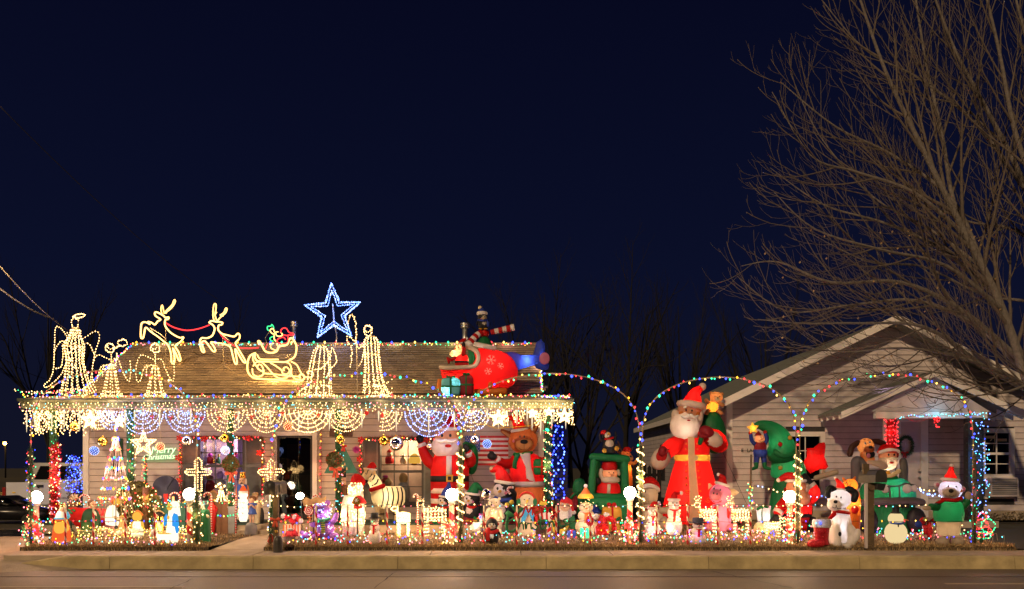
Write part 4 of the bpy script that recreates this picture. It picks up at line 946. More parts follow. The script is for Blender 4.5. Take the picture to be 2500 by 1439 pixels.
# tall angel blowing a horn
f = rfig('lit_angel', 'tallest lit wire angel, raising a horn, at the left end of the porch roof', 'lit angel', 182, 966, 'lit wire angels on the roof')
wire_cone(f, 183, [(800, 8, 2), (822, 15, 0), (845, 24, -2), (880, 20, 0), (915, 26, 2), (945, 34, 4), (960, 42, 6)], 15, 7)
f.string(ring(183, 788, 8, 14), 5, 'warm', 1.6, .8, 'wire'); f.string([(176, 775, 0), (186, 768, 0), (198, 767, 0), (207, 768, 0), (206, 772, 0), (196, 776, 0), (182, 779, 0)], 3.2, 'warm', 1.8, .8, 'wire')
f.string(curve([(165, 825, 0), (148, 803, 4), (132, 798, 6), (129, 830, 8), (126, 870, 10), (124, 900, 10), (116, 925, 10), (101, 940, 10), (108, 946, 8), (125, 935, 6), (146, 915, 4), (160, 888, 2)], 4), 6, 'warm', 1.6, .6, 'wire')
f.string(curve([(165, 838, 2), (145, 832, 8), (130, 850, 8), (128, 862, 8)], 4), 6.5, 'warm', 1.6, .6, 'wire'); f.string(curve([(150, 838, 4), (150, 870, 6), (145, 895, 6), (128, 900, 8)], 4), 6.5, 'warm', 1.6, .6, 'wire')
f.string(curve([(202, 828, 0), (218, 815, 4), (230, 808, 6), (238, 815, 8), (236, 835, 8), (228, 860, 8), (224, 885, 6), (222, 905, 6), (218, 925, 6), (228, 945, 6), (232, 955, 6)], 4), 7, 'warm', 1.6, .6, 'wire')
f.string(curve([(206, 838, 0), (216, 840, 4), (226, 862, 6)], 4), 7, 'warm', 1.6, .6, 'wire'); f.string(ring(183, 958, 40, 8, 0), 6, 'warm', 1.6, .8, 'wire')
for k in range(60): f.bulb((183+random.gauss(0, 10), random.uniform(805, 900), random.uniform(-14, 14)), 'warm', 1.5)
# two smaller angels
def small_angel(cx, lb, horn):
    f = rfig('lit_angel', lb, 'lit angel', cx, 974, 'lit wire angels on the roof')
    wire_cone(f, cx, [(893, 5), (905, 9), (925, 13), (950, 18), (966, 24)], 8, 8, 'warm', 1.55)
    for yy in (964, 971): f.string(ring(cx, yy, 27, 6), 3.6, 'warm', 1.6, 2, 'wire')
    f.string(ring(cx+(-4 if horn else 0), 850, 11, 11), 3, 'warm', 1.6, 1.5, 'wire'); f.string([(cx, 862, 0), (cx, 893, 0)], 5, 'warm', 1.6, .6, 'wire')
    f.string(ring(cx-2, 846, 7, 7), 4, 'warm', 1.5, 1.5, 'wire')
    s_ = 1
    f.string(curve([(cx, 880, 0), (cx-18, 872, 3), (cx-33, 866, 5), (cx-44, 874, 6), (cx-50, 900, 6), (cx-49, 925, 6), (cx-45, 932, 6), (cx-38, 928, 5), (cx-30, 900, 4), (cx-18, 890, 2)], 4), 7, 'warm', 1.55, .6, 'wire')
    f.string(curve([(cx, 878, 0), (cx+15, 878, 3), (cx+22, 900, 5), (cx+34, 925, 6), (cx+41, 930, 6), (cx+44, 905, 6), (cx+42, 880, 6)], 4), 7, 'warm', 1.55, .6, 'wire')
    f.string(curve([(cx-22, 920, 0), (cx-20, 898, 0), (cx-8, 892, -4), (cx, 896, -6)], 4), 6, 'warm', 1.5, .6, 'wire')
    if horn:
        f.string(curve([(cx+4, 858, -2), (cx+14, 850, -5), (cx+26, 846, -8)], 4), 3.5, 'warm', 1.6, 1, 'wire'); f.string(ring(cx+32, 839, 11, 8, -9), 3.6, 'warm', 1.7, 1, 'wire'); f.string([(cx-8, 890, 0), (cx+12, 892, -3), (cx+16, 862, -6)], 4, 'warm', 1.6, 1, 'wire')
small_angel(272, 'small lit wire angel blowing a horn next to the tallest angel', 1)
small_angel(379, 'small lit wire angel with spread wings below the rearing reindeer', 0)
# kneeling and standing shepherds
f = rfig('lit_shepherd', 'lit wire kneeling shepherd with praying hands under the blue star', 'lit figure', 780, 972, 'lit wire shepherds on the roof')
wire_cone(f, 780, [(842, 6, 6), (858, 18, 4), (885, 24, 2), (915, 28, 0), (940, 30, -2), (964, 34, -4)], 11, 6.5)
f.string(curve([(768, 905, -8), (790, 900, -14), (808, 880, -16), (814, 852, -16), (822, 870, -14), (824, 888, -12), (808, 905, -12), (800, 925, -8)], 4), 4, 'warm', 1.6, 1, 'wire')
f.string(curve([(764, 930, -4), (748, 945, -6), (732, 962, -8), (750, 964, -8), (790, 966, -8), (824, 968, -6)], 4), 4, 'warm', 1.7, 1.5, 'wire')
for k in range(50): f.bulb((780+random.gauss(0, 16), random.uniform(938, 970), random.uniform(-16, 10)), 'warm', 1.5)
f = rfig('lit_shepherd', 'lit wire standing shepherd holding a crook right of the blue star', 'lit figure', 905, 972, 'lit wire shepherds on the roof')
wire_cone(f, 906, [(820, 8, 0), (835, 18, 0), (865, 18, 2), (900, 20, 4), (940, 26, 8), (964, 34, 14)], 12, 6.2)
f.string(ring(899, 808, 10, 13), 3.5, 'warm', 1.7, 1.2, 'wire'); f.string(ring(899, 804, 8, 8, -4), 4, 'warm', 1.6, 1.2, 'wire')
f.P('crook', 'wire').tube(curve([(876, 970, -16), (874, 880, -16), (872, 800, -16), (868, 778, -16), (862, 772, -16), (856, 780, -16), (853, 796, -16)], 4), .9, 6)
f.string(curve([(873, 845, -16), (872, 800, -16), (868, 778, -16), (862, 772, -16), (856, 780, -16), (853, 796, -16)], 4), 3.6, 'warm', 1.6, 1.4, None)
f.string(curve([(894, 838, 0), (880, 852, -12), (872, 842, -16), (858, 826, -16), (850, 828, -16), (855, 842, -14), (862, 855, -12), (860, 875, -10), (858, 898, -10)], 4), 5, 'warm', 1.6, 1.4, 'wire')
f.string(curve([(890, 850, 0), (885, 880, -8), (876, 900, -10)], 4), 6, 'warm', 1.6, 1, 'wire')
for k in range(60): f.bulb((920+random.gauss(0, 18), random.uniform(925, 972), random.uniform(-16, 10)), 'warm', 1.5)
f.string([(905, 970, -8), (935, 966, -8), (960, 969, -8)], 3, 'warm', 1.7, 2, 'wire')
# rope-light reindeer, harness and sleigh: glowing tubes on wire stands
def rope(f, nm, m, pts, r=1.5, closed=False, steps=5, parent=None, sm=True):
    p = f.P(nm, m, parent); c = curve(pts, steps, closed) if sm else pts; p.tube(c, r, 6); return c
def rope_deer(lb, cx, dx, dy, dot, group):
    f = rfig('rope_light_reindeer', lb, 'rope light reindeer', cx, 905 if dx == 0 else 915, group); o = lambda L: [(x+dx, y+dy, 0) for x, y in L]
    return f, o
GR = 'rope light reindeer on the roof'
def deer(lb, cx, pyb, body, antlers, hind, inner, stand):
    f = rfig('rope_light_reindeer', lb, 'rope light reindeer', cx, pyb, GR); D = lambda L, d=0: [(x, y, d) for x, y in L]
    rope(f, 'body_outline', 'rope', D(body), 1.9, True, 4)
    for a in antlers: rope(f, 'antler', 'rope', D(a), 1.5, False, 3)
    for h in hind: rope(f, 'leg', 'rope', D(h, 3), 1.7, False, 4)
    p = f.P('dots', 'b_warm', smooth=False); p.kind = 'stuff'
    for q in along(curve(D(body), 4, True), 4.2): p.octa((q.x, q.y, q.z-1.5), 1.1)
    for a in inner: f.string(D(a, -1), 3, 'warm', .9, .2, 'wire', .4)
    f.lamp(cx-15, 812, -6, 5, (1, .55, .16)); f.lamp(cx+20, 860, -6, 6, (1, .55, .16)); w_ = f.P('stand', 'wire')  # added point lamps throw the rope's golden light onto the roof
    for a in stand: w_.tube([(x, y, d) for x, y, d in a], .55, 5)
deer('rearing rope light reindeer leading the sleigh on the roof', 405, 895,
     [(380, 772), (378, 764), (384, 763), (394, 768), (400, 772), (404, 776), (412, 775), (410, 780), (404, 781), (403, 795), (414, 810), (428, 820), (440, 825), (448, 824), (441, 835), (428, 845), (436, 860), (441, 878), (437, 881), (430, 865), (422, 850), (426, 870), (425, 886), (419, 886), (417, 862), (410, 843), (400, 834), (385, 822), (368, 810), (356, 800), (352, 815), (349, 826), (344, 824), (344, 805), (346, 790), (355, 787), (366, 792), (361, 786), (370, 788), (378, 793), (385, 785), (392, 780)],
     [[(396, 770), (393, 755), (396, 745), (400, 762)], [(400, 765), (412, 758), (422, 748), (428, 736), (425, 733), (420, 745), (410, 755), (400, 766)], [(404, 766), (414, 753), (420, 748)]], [], [[(365, 800), (390, 815), (405, 828)], [(372, 812), (375, 817), (370, 805)]], [[(403, 795, 3), (404, 890, 3)], [(385, 895, -10), (404, 872, 3), (428, 895, -10)], [(404, 872, 3), (412, 885, 16)]])
deer('leaping rope light reindeer between the leader and the sleigh on the roof', 545, 912,
     [(517, 792), (511, 788), (517, 784), (528, 786), (534, 786), (543, 788), (541, 793), (534, 795), (533, 806), (542, 815), (556, 819), (572, 822), (580, 815), (585, 818), (584, 828), (575, 838), (582, 852), (595, 874), (600, 885), (594, 884), (584, 868), (574, 852), (579, 885), (574, 888), (568, 868), (562, 848), (545, 840), (530, 838), (515, 836), (522, 846), (526, 857), (520, 858), (510, 845), (500, 833), (492, 838), (497, 852), (499, 860), (493, 858), (488, 838), (492, 826), (505, 826), (518, 820), (524, 805), (522, 797)],
     [[(523, 784), (520, 770), (522, 745), (527, 743), (527, 755), (525, 770), (530, 784)], [(531, 784), (538, 775), (550, 765), (554, 755), (551, 753), (546, 764), (537, 770)], [(524, 770), (529, 762)], [(538, 772), (545, 772)]], [], [[(530, 800), (545, 820), (560, 832)]], [[(543, 825, 3), (545, 905, 3)], [(514, 912, -10), (545, 892, 3), (578, 912, -10)], [(545, 892, 3), (555, 905, 18)]])
f = Fig('harness_rope', 'red rope light harness sagging from the leading reindeer to the sleigh', 'rope light', 500, Y=17.6, z=4.0)
rope(f, 'rope', 'ropered', [(405, 789, 0), (425, 800, 0), (455, 807, 0), (485, 803, 0), (511, 794, 0)], 1.5); rope(f, 'rope', 'ropered', [(530, 800, 0), (545, 825, 0), (575, 846, 0), (605, 851, 0), (632, 849, 0)], 1.4)
f = rfig('rope_light_sleigh', 'warm rope light sleigh with curled runners standing on the roof', 'rope light sleigh', 680, 932); D = lambda L, d=0: [(x, y, d) for x, y in L]
rope(f, 'tub_outline', 'rope', D([(632, 838), (630, 834), (634, 834), (640, 845), (648, 858), (662, 862), (675, 858), (682, 846), (700, 842), (706, 830), (712, 826), (720, 836), (724, 850), (720, 870), (710, 878), (698, 884), (680, 884), (655, 883), (630, 882), (622, 872), (624, 862)]), 2.2)
rope(f, 'tub_rail', 'rope', D([(628, 866), (634, 876), (650, 878), (680, 878)]), 1.5)
rope(f, 'runner', 'rope', D([(624, 862), (610, 870), (604, 890), (606, 910), (618, 922), (640, 926), (680, 928), (715, 932), (735, 931), (743, 922), (738, 914), (731, 918), (733, 924)]), 2.2)
rope(f, 'runner', 'rope', D([(708, 882), (722, 890), (730, 905), (740, 918), (755, 921), (763, 914), (757, 906), (748, 908), (751, 913)], 8), 1.6)
for c in ([(618, 866), (618, 880), (630, 900), (643, 908), (640, 895), (633, 890), (628, 897), (634, 904), (642, 906)], [(618, 895), (624, 886), (636, 884), (645, 890), (655, 900), (668, 915), (682, 924), (698, 923), (708, 914), (711, 900), (706, 888), (695, 884)], [(616, 900), (618, 914), (630, 920), (642, 915), (644, 903)], [(660, 886), (675, 895), (688, 905), (690, 912), (700, 914), (707, 906), (700, 897), (692, 900), (694, 906)], [(644, 912), (670, 914), (700, 918), (732, 920)], [(712, 900), (712, 915), (722, 926), (735, 927)]): rope(f, 'scroll', 'rope', D(c), 1.7)
[f.lamp(x, y, -8, 11, (1, .55, .16)) for x, y in ((630, 895), (670, 920), (710, 860), (725, 925))]; p = f.P('sleigh_mesh', 'wire')  # added lamps beside the sleigh carry its rope glow to the shingles
for y in (866, 870, 874): p.tube([(628, y, 4), (720, y, 4)], .3, 4)
for x, y in ((640, 930), (705, 934)): p.tube([(x, 928, 2), (x, y+8, 6)], .6, 5)
f = rfig('rope_light_santa', 'red and white rope light santa seated in the rope light sleigh', 'rope light figure', 690, 932.5)
for m, c, r in (('ropered', [(688, 815), (686, 808), (692, 802), (700, 803), (706, 812), (716, 815), (717, 819), (706, 819), (700, 820), (692, 818)], 1.4), ('rope', [(686, 812), (690, 818), (684, 822), (676, 820), (674, 812), (680, 811)], 1.3), ('ropered', [(703, 820), (704, 832), (698, 840), (686, 840), (677, 835), (680, 828), (692, 824), (698, 830)], 1.4),
                ('rope', [(668, 838), (662, 842), (662, 850), (674, 856), (680, 850), (676, 840)], 1.4), ('rope', [(672, 815), (668, 805), (664, 803), (660, 808), (664, 814), (670, 818), (670, 828), (674, 834)], 1.3), ('ropegreen', [(660, 808), (654, 806), (654, 798), (662, 797), (664, 793), (668, 798), (669, 803)], 1.2), ('ropegreen', [(668, 822), (660, 826), (662, 832), (668, 834)], 1.2), ('ropered', [(654, 840), (650, 848), (648, 856)], 1.0)): rope(f, 'outline', m, D(c, -2), r, False, 4)
f.P('whip', 'wire').tube([(658, 810, -2), (648, 826, -2), (652, 838, -2)], .5, 4)
# the big blue star on a pole
f = Fig('blue_star', 'large blue white lit star on a pole at the roof ridge', 'lit star', 813, Y=rY-.1, z=4.35)
def spts(cx, cy_, r, q): return [(cx+(r if k % 2 == 0 else r*q)*math.cos(R(-93+k*36)), cy_+(r if k % 2 == 0 else r*q)*1.02*math.sin(R(-93+k*36)), 0) for k in range(11)]
for rr, q in ((72, .43), (56, .36), (70, .40)):
    f.string(spts(813, 764, rr, q), 4.2, ['ice', 'ice', 'cool'], 1.7, .8, None)
    f.P('star_frame', 'steel').tube(spts(813, 764, rr, q), .6, 5)
f.P('pole', 'steel').tube(curve([(812, 742, 2), (816, 790, 2), (821, 815, 2), (821, 838, 2), (818, 850, 0)], 4), 1.6, 8)
# roof pipes
for px, top, Y, r, lb in ((718, 786, 19.2, 5, 'thin metal flue pipe behind the sleigh catching the blue light'), (1135, 790, 19.3, 6.5, 'metal chimney vent with a wide cap left of the helicopter')):
    f = Fig('flue_pipe', lb, 'flue pipe', px, Y=Y, z=4.2, group='flue pipes on the roof'); f.P('pipe', 'steel').lathe(px, [(top+8, r), (f.py0, r)])
    c = f.P('cap', 'steel'); c.lathe(px, [(top-1, r*1.4), (top, r*1.75), (top+4, r*1.75), (top+5, r*1.5), (top+7, r*1.5), (top+8, r*1.75), (top+11, r*1.7), (top+13, r)])
# utility wires at the left
def pole_wire(lb, a, b, sg, r, n=12):
    A, B = Vector(P3(*a)), Vector(P3(*b)); g = G(); o = A
    pts = [tuple(A.lerp(B, i/n)-A-Vector((0, 0, sg*4*(i/n)*(1-i/n)))) for i in range(n+1)]; g.tube(pts, r, 5)
    ro = tag(empty('power_line', tuple(A)), lb, 'power line', 'power lines in the night sky'); mk('wire', g, 'steel' if r > .01 else 'barkdark', ro)
pole_wire('upper pale service cable dropping steeply to the tallest angel', (-30, 615, 14), (172, 812, 18), .12, .014)
pole_wire('lower twisted pair of cables meeting the service cable at the left', (-30, 680, 14), (130, 778, 17.5), .1, .02)
pole_wire('thin dark wire slanting down from the upper left sky', (-20, 240, 30), (530, 730, 55), .5, .02)
pole_wire('faint thin wire low at the left edge behind the tallest angel', (-20, 855, 20), (110, 925, 22), .1, .008)
# ---------------------------------------------------------------- porch decorations
def pz(py, Y): return EYE+(1140-py)*Y/F
def hang(name, lb, cat, px, py, Y=15.1, group=None): return Fig(name, lb, cat, px, Y=Y, z=pz(py, Y), group=group)
def bow(f, x, y, s, m='bowred', d=0, tails=True, nm='bow'):
    b = f.P(nm, m, smooth=True)
    for sg in (-1, 1):
        b.pillow([(x, y), (x+sg*s*.55, y-s*.42), (x+sg*s*1.05, y-s*.30), (x+sg*s*1.0, y+s*.25), (x+sg*s*.5, y+s*.2)], d, s*.22, 4)
        if tails: b.pillow([(x-sg*s*.05, y), (x+sg*s*.30, y+s*.1), (x+sg*s*.62, y+s*1.45), (x+sg*s*.40, y+s*1.3), (x+sg*s*.15, y+s*1.5)], d+1, s*.10, 4)
    b.ell(x, y, d-s*.12, s*.2, s*.22, s*.2)
# hanging balls
def ball(lb, x, y, r, m, dots=None, cap=True, Y=15.05, top=1003):
    f = hang('hanging_ornament', lb, 'ornament', x, y+r, Y, 'ornaments hanging from the eave')
    f.P('ball', m).ell(x, y, 0, r, r, r, 0, 20, 14)
    if cap: f.P('cap', 'gold').lathe(x, [(y-r-3, 1.5), (y-r-2.5, 2.6), (y-r+.6, 2.6)])
    f.P('thread', 'wire').tube([(x, top, 0), (x, y-r, 0)], .35, 4)
    if dots:
        for i in range(64):
            t = math.acos(1-2*(i+.5)/64); u = i*2.39996
            f.bulb((x+r*math.sin(t)*math.cos(u), y+r*math.cos(t), r*math.sin(t)*math.sin(u)), dots, .95)
    return f
ball('gold mirrored ball hanging left of the house corner', 184, 1042, 12, 'gold'); ball('gold ball hanging between the blue light sphere and the cone of bulbs', 251, 1079, 12, 'gold')
ball('blue sphere of white dots hanging at the left house corner', 230, 1101, 10.5, 'blue', 'cool', False); ball('red sphere of white dots hanging over the lit wall greeting', 391, 1091, 10, 'red', 'warm', False)
ball('silver ball hanging over the left shutter', 457, 1077, 12.5, 'chrome'); ball('gold ball hanging over the left window', 548, 1070, 11, 'gold'); ball('white glowing sphere hanging before the left window', 550, 1100, 10.5, 'snowmesh', 'cool', False)
ball('red rimmed sphere of white dots hanging above the door', 704, 1041, 11, 'red', 'warm', False); ball('gold ball hanging below the wooden name sign', 831, 1073, 11, 'gold'); ball('gold and bronze ball hanging at the left of the right window', 937, 1076, 12.5, 'gold')
ball('mirror ball hanging before the right window', 967, 1083, 18, 'chrome'); ball('half hidden silver ball hanging behind the raised mitten of the tall santa', 1049, 1089, 9, 'silver', Y=15.9); ball('silver ball hanging before the flag', 1159, 1074, 11.5, 'chrome'); ball('blue sphere of white dots hanging before the flag stripes', 1189, 1084, 10.5, 'blue', 'cool', False)
f = hang('tinsel_ball', 'magenta tinsel ball hanging left of the right shutter', 'ornament', 870, 1108, 16.3); p = f.P('ball', 'magenta', smooth=False); p.kind = 'stuff'; needles(p, [(870, 1097, 0), (870, 1099, 0)], 3, 500, 11, .5)
# small red bells and bows along the swags
for x, y, lb in ((372, 1017, 'red bow in the swag above the big star'), (418, 1019, 'red bow between the two cool swags'), (494, 1020, 'red bow at the right of the second cool swag'), (535, 1020, 'red bow in the first warm swag over the window'), (576, 1016, 'red bow right of the first warm swag'), (615, 1017, 'red bow in the second warm swag'), (655, 1018, 'red bow in the second warm swag near the door'), (691, 1008, 'red bow at the left of the densest swag'), (776, 1012, 'red bow in the densest warm swag'), (855, 1014, 'red bow in the swag over the name sign'), (1056, 1020, 'red bow in the cool swag left of the santa hat')):
    f = hang('red_bow', 'small '+lb, 'bow', x, y+8, 14.95, 'small red bows along the light swags'); bow(f, x, y, 5.5, 'red', -2)
f = hang('red_bell', 'red plastic bell hanging under the eave above the right window', 'bell', 933, 1020, 14.95); f.P('bell', 'red').slathe(933, [(1008, 1.5), (1010, 3), (1015, 4), (1018, 6)]); f.P('clapper', 'red').ell(933, 1019, 0, 1.6)
f = hang('red_ornament', 'red glass ball in the swag left of the red bell', 'ornament', 895, 1015, 14.95); f.P('ball', 'red').ell(895, 1009, 0, 5.5); f.P('cap', 'gold').lathe(895, [(1001, 1), (1004, 1.6)])
# red tinsel post and garland posts of the porch
def gpost(px, m, r, lb, cols, y0=1015, Y=15.32, n=2800, step=8):
    f = Fig('post_garland', lb, 'garland', px, Y=Y-.09, z=.3, group='garlands wound round the porch posts'); b = f.py0
    p = f.P('garland', m, smooth=False); p.kind = 'stuff'; c = spiral(px, y0, b-2, r*.55, 14, 6); needles(p, c, r*.8, n, r*.9, .6, px)
    f.string(spiral(px, y0, b-2, r*1.05, 11, 6, 160), step, cols, 1.7, 2.5); return f
gpost(131, 'tinselred', 10, 'thick red tinsel wrapped post with white and red lights at the left porch corner', ['red', 'red', 'warm', 'pink', 'red'], 1085, n=3600, step=4.5)
gpost(131, 'garland', 7, 'green garland top of the red tinsel post with mixed lights', ['warm', 'green', 'red', 'cool', 'amber'], 1015, n=500, step=11).root['label']
gpost(318, 'garland', 8, 'green garland with mixed lights on the porch post left of the big star', ['warm', 'warm', 'red', 'cool', 'green'])
gpost(562, 'garland', 7, 'green garland with mixed lights on the porch post before the left window', ['warm', 'red', 'aqua', 'pink'])
gpost(826, 'garland', 8, 'green garland with mixed lights on the porch post by the name sign', ['warm', 'red', 'aqua', 'amber', 'pink'])
gpost(1338, 'garland', 9, 'green garland dense with warm lights on the right porch post', ['warm', 'warm', 'warm', 'red', 'green'], step=5)
# tinsel columns beside the door
for px, m, lb in ((671, 'tinselwhite', 'silver tinsel column with red bulbs left of the door'), (779, 'tinselwhite', 'silver tinsel column with red bulbs right of the door')):
    f = Fig('tinsel_column', lb, 'tinsel column', px, Y=WY-.12, z=.3, group='tinsel columns flanking the door'); p = f.P('tinsel', m, smooth=False); p.kind = 'stuff'; needles(p, [(px, 1048, 0), (px, f.py0-2, 0)], 5, 1600, 5, .6, px); q = f.P('red_tinsel', 'tinselred', smooth=False); q.kind = 'stuff'; needles(q, [(px-6, 1048, 0), (px-6, f.py0-2, 0)] if px < 700 else [(px+5, 1048, 0), (px+5, f.py0-2, 0)], 2.5, 500, 3, .5, px)
    for y in range(1062, 1270, 16): f.bulb((px+(5 if px > 700 else -4)+random.uniform(-2, 2), y, -7), random.choice(['red', 'red', 'red', 'amber']), 2.1)
# lit garlands framing the windows
def frame(lb, xa, xb, yt, yb, arch=0):
    f = hang('window_garland', lb, 'garland', (xa+xb)/2, yb, WY-.12, 'lit garlands framing the porch windows')
    pts = [(xa, yb, 0), (xa, yt+6, 0), (xa+10, yt, 0), ((xa+xb)/2, yt-arch, 0), (xb-10, yt, 0), (xb, yt+6, 0), (xb, yb, 0)]
    p = f.P('garland', 'garland', smooth=False); p.kind = 'stuff'; needles(p, pts, 5, 1500, 6, .6, int(xa)); q = f.P('tinsel', 'tinselred', smooth=False); q.kind = 'stuff'; needles(q, [(x+(3 if x < 560 else -3), y-2, -2) for x, y, d in pts], 3, 900, 4, .6, int(xb))
    f.string([(x, y+3, -6) for x, y, d in pts], 8, ['red', 'red', 'amber', 'red', 'warm'], 1.9, 3)
    pn = [(xa, yt+2), (xa-3, yt+50), (xa, yt+105), (xa+60, yt+5), (xb-35, yt+3), (xb-8, yt+38), (xb-4, yt+80)]
    for x, y in pn:
        for k in range(5):
            if k == 0: b = f.P('poinsettia', 'red', smooth=False)
            a = k*1.2566; u, v = math.cos(a)*9, math.sin(a)*9; b.add([(x, y, -7), (x+u*.6-v*.3, y+v*.6+u*.3, -9), (x+u, y+v, -7), (x+u*.6+v*.3, y+v*.6-u*.3, -9)], [(0, 1, 2, 3)])
frame('garland of red bows and lights around the left porch window', 441, 644, 1068, 1216); frame('garland of red bows and lights around the right porch window', 882, 1076, 1072, 1240, 5)
# things seen in the windows
def stand_in(lb, cat, name, px, base, Y=WY+.34): return Fig(name, lb, cat, px, Y=Y, z=pz(base, Y))
for q, col, wt in ((w1, (.9, .65, 1), 34), (w2, (1, .72, .35), 40)):
    l = bpy.data.lights.new('room_lamp', 'POINT'); l.energy = wt; l.color = col; l.shadow_soft_size = .08; o = bpy.data.objects.new('room_lamp', l); COL.objects.link(o); o.location = ((q[0]+q[1])/2+.1, WY+.5, q[3]-.12); o.parent = H.root; o.location = o.location-H.loc
for a, b, sd_ in ((492, 505, 1), (580, 596, 2)):
    f = stand_in('lavender curtain at the %s side of the left porch window' % ('left' if sd_ == 1 else 'right'), 'curtain', 'curtain', (a+b)/2, 1204, WY+.22); g_ = f.P('cloth', 'curtain'); n = 12
    g_.add([(a+(b-a)*i/n, y, 2*math.sin(i*1.9)) for i in range(n+1) for y in (1068, 1204)], [(2*i, 2*i+1, 2*i+3, 2*i+2) for i in range(n)]); g_.add([(a+(b-a)*i/n, y, 2.6+2*math.sin(i*1.9)) for i in range(n+1) for y in (1068, 1204)], [(2*i, 2*i+2, 2*i+3, 2*i+1) for i in range(n)])
for (a, b, y) in ((497, 596, 1134), (930, 1030, 1134)): f = stand_in('shelf of toys across the %s porch window' % ('left' if a < 600 else 'right'), 'shelf', 'window_shelf', (a+b)/2, y+3); f.P('shelf', 'brown').box(a-4, b+4, y, y+2.5, -10, 8)
def toy(lb, x, base, h, w_, m1, m2, hat=None):
    f = stand_in(lb, 'toy', 'window_toy', x, base); f.P('body', m1).slathe(x, [(base-h*.6, w_*.25), (base-h*.45, w_*.45), (base-h*.15, w_*.5), (base, w_*.4)]); f.P('head', m2).ell(x, base-h*.72, 0, w_*.33, h*.17, w_*.33)
    if hat: f.P('hat', hat).slathe(x, [(base-h*1.08, w_*.05), (base-h*.95, w_*.2), (base-h*.82, w_*.36)])
toy('yellow and orange toy in the upper left window', 502, 1133, 26, 14, 'yellow', 'orange'); toy('red round faced toy in the upper left window', 513, 1133, 30, 16, 'red', 'magenta'); toy('gold figurine in the upper left window', 524, 1133, 26, 11, 'gold', 'gold'); toy('green candle shaped figurine in the upper left window', 534, 1133, 28, 9, 'green', 'yellow'); toy('purple toy in the upper left window by the right curtain', 576, 1133, 28, 14, 'lavender', 'magenta', 'red')
toy('dark red bear seated low in the left window', 511, 1204, 50, 30, 'fdkred', 'brown'); toy('pale blue toy low in the left window beside the middle bar', 538, 1204, 60, 26, 'grey', 'lavender')
toy('bearded santa doll on the shelf of the right window', 951, 1133, 34, 22, 'red', 'cream', 'red'); toy('cream angel figurine on the shelf of the right window', 984, 1133, 26, 15, 'cream', 'cream'); toy('brown patterned toy low in the right window', 945, 1226, 66, 34, 'brown', 'tan'); toy('grey green draped figure low in the right window', 985, 1226, 80, 34, 'grey', 'tan'); toy('small red eared toy hanging at the lower left of the right window', 941, 1180, 22, 20, 'red', 'magenta')
f = stand_in('glowing golden bush lamp on the shelf of the right window', 'lamp', 'window_lamp', 1012, 1133); f.P('shade', 'blowgold').slathe(1012, [(1108, 3), (1114, 10), (1124, 15), (1132, 13)]); f.P('base', 'gold').box(1006, 1018, 1131, 1134, -4, 4)
# nutcracker, snowman and figures beside the door
f = Fig('nutcracker', 'tall wooden nutcracker with a gold crown right of the left window', 'nutcracker', 592, Y=15.75, z=.3); b = f.py0
f.P('body', 'blue').slathe(592, [(1183, 9), (1190, 13), (1225, 11), (1240, 13)]); f.P('head', 'skin').lathe(592, [(1167, 7), (1170, 8), (1182, 8), (1184, 6)]); f.P('crown', 'gold').lathe(592, [(1153, 7.5), (1156, 6.5), (1166, 7), (1168, 7.5)]); f.P('crown_ball', 'blue').ell(592, 1152, 0, 4, 4, 4); f.P('hair', 'white').slathe(592, [(1169, 9), (1178, 10), (1185, 9)], 2.5, .8)
for sg in (-1, 1): f.P('arm', 'orange').ctube([(592+sg*12, 1188, 0), (592+sg*14, 1205, 0), (592+sg*11, 1220, -3)], 3); f.P('leg', 'black').ctube([(592+sg*5, 1238, 0), (592+sg*5, b-2, 0)], 4.5); f.P('eye', 'black').ell(592+sg*3.4, 1174, -7.5, 1.3, 1.6, 1)
f.P('moustache', 'black').pillow([(586, 1180), (592, 1178), (598, 1180), (592, 1182)], -8.3, 1, 4)
f = Fig('lit_snowman', 'tall white glowing snowman in a red hat beside the nutcracker', 'snowman', 594, Y=15.3, z=.3); f.P('body', 'blow').slathe(594, [(1199, 6), (1204, 10), (1211, 10.5), (1217, 8), (1224, 11.5), (1235, 12), (1242, 10), (1252, 12.5), (1262, 11), (1274, 8)]); f.P('hat', 'blowred').slathe(594, [(1186, 2), (1192, 6), (1200, 9.5)]); f.P('hat_trim', 'fwhite').lathe(594, [(1199, 9.8), (1200, 11), (1204, 11), (1205, 9.8)]); f.P('pompom', 'fwhite').ell(592, 1185, 0, 3)
for y in (1228, 1240, 1253): f.P('button', 'black').ell(597, y, -12, 1.3)
for k in range(40): a = random.uniform(3.3, 6.1); f.bulb((594+11*math.cos(a), random.uniform(1205, 1270), 12.5*math.sin(a)), 'warm', 1.2)
f = Fig('angel_statue', 'cream angel statue with dark wings behind the child statue', 'statue', 628, Y=15.55, z=.3); f.P('robe', 'cream').slathe(626, [(1222, 5), (1230, 10), (1250, 11), (1283, 8)]); f.P('head', 'skin').ell(623, 1214, 0, 7, 8, 7); f.P('hair', 'tan').ell(623, 1208, 2, 8, 6, 8)
for sg in (-1, 1): f.P('wing', 'white').pillow([(626+sg*5, 1228), (626+sg*13, 1218), (626+sg*16, 1235), (626+sg*9, 1250)], 5, 2, 4)
f.P('dark_cloak', 'black').ell(638, 1262, 3, 6, 22, 5)
f = Fig('child_statue', 'painted statue of a praying child in a blue dress standing on a rock', 'statue', 616, Y=14.95); b = f.py0
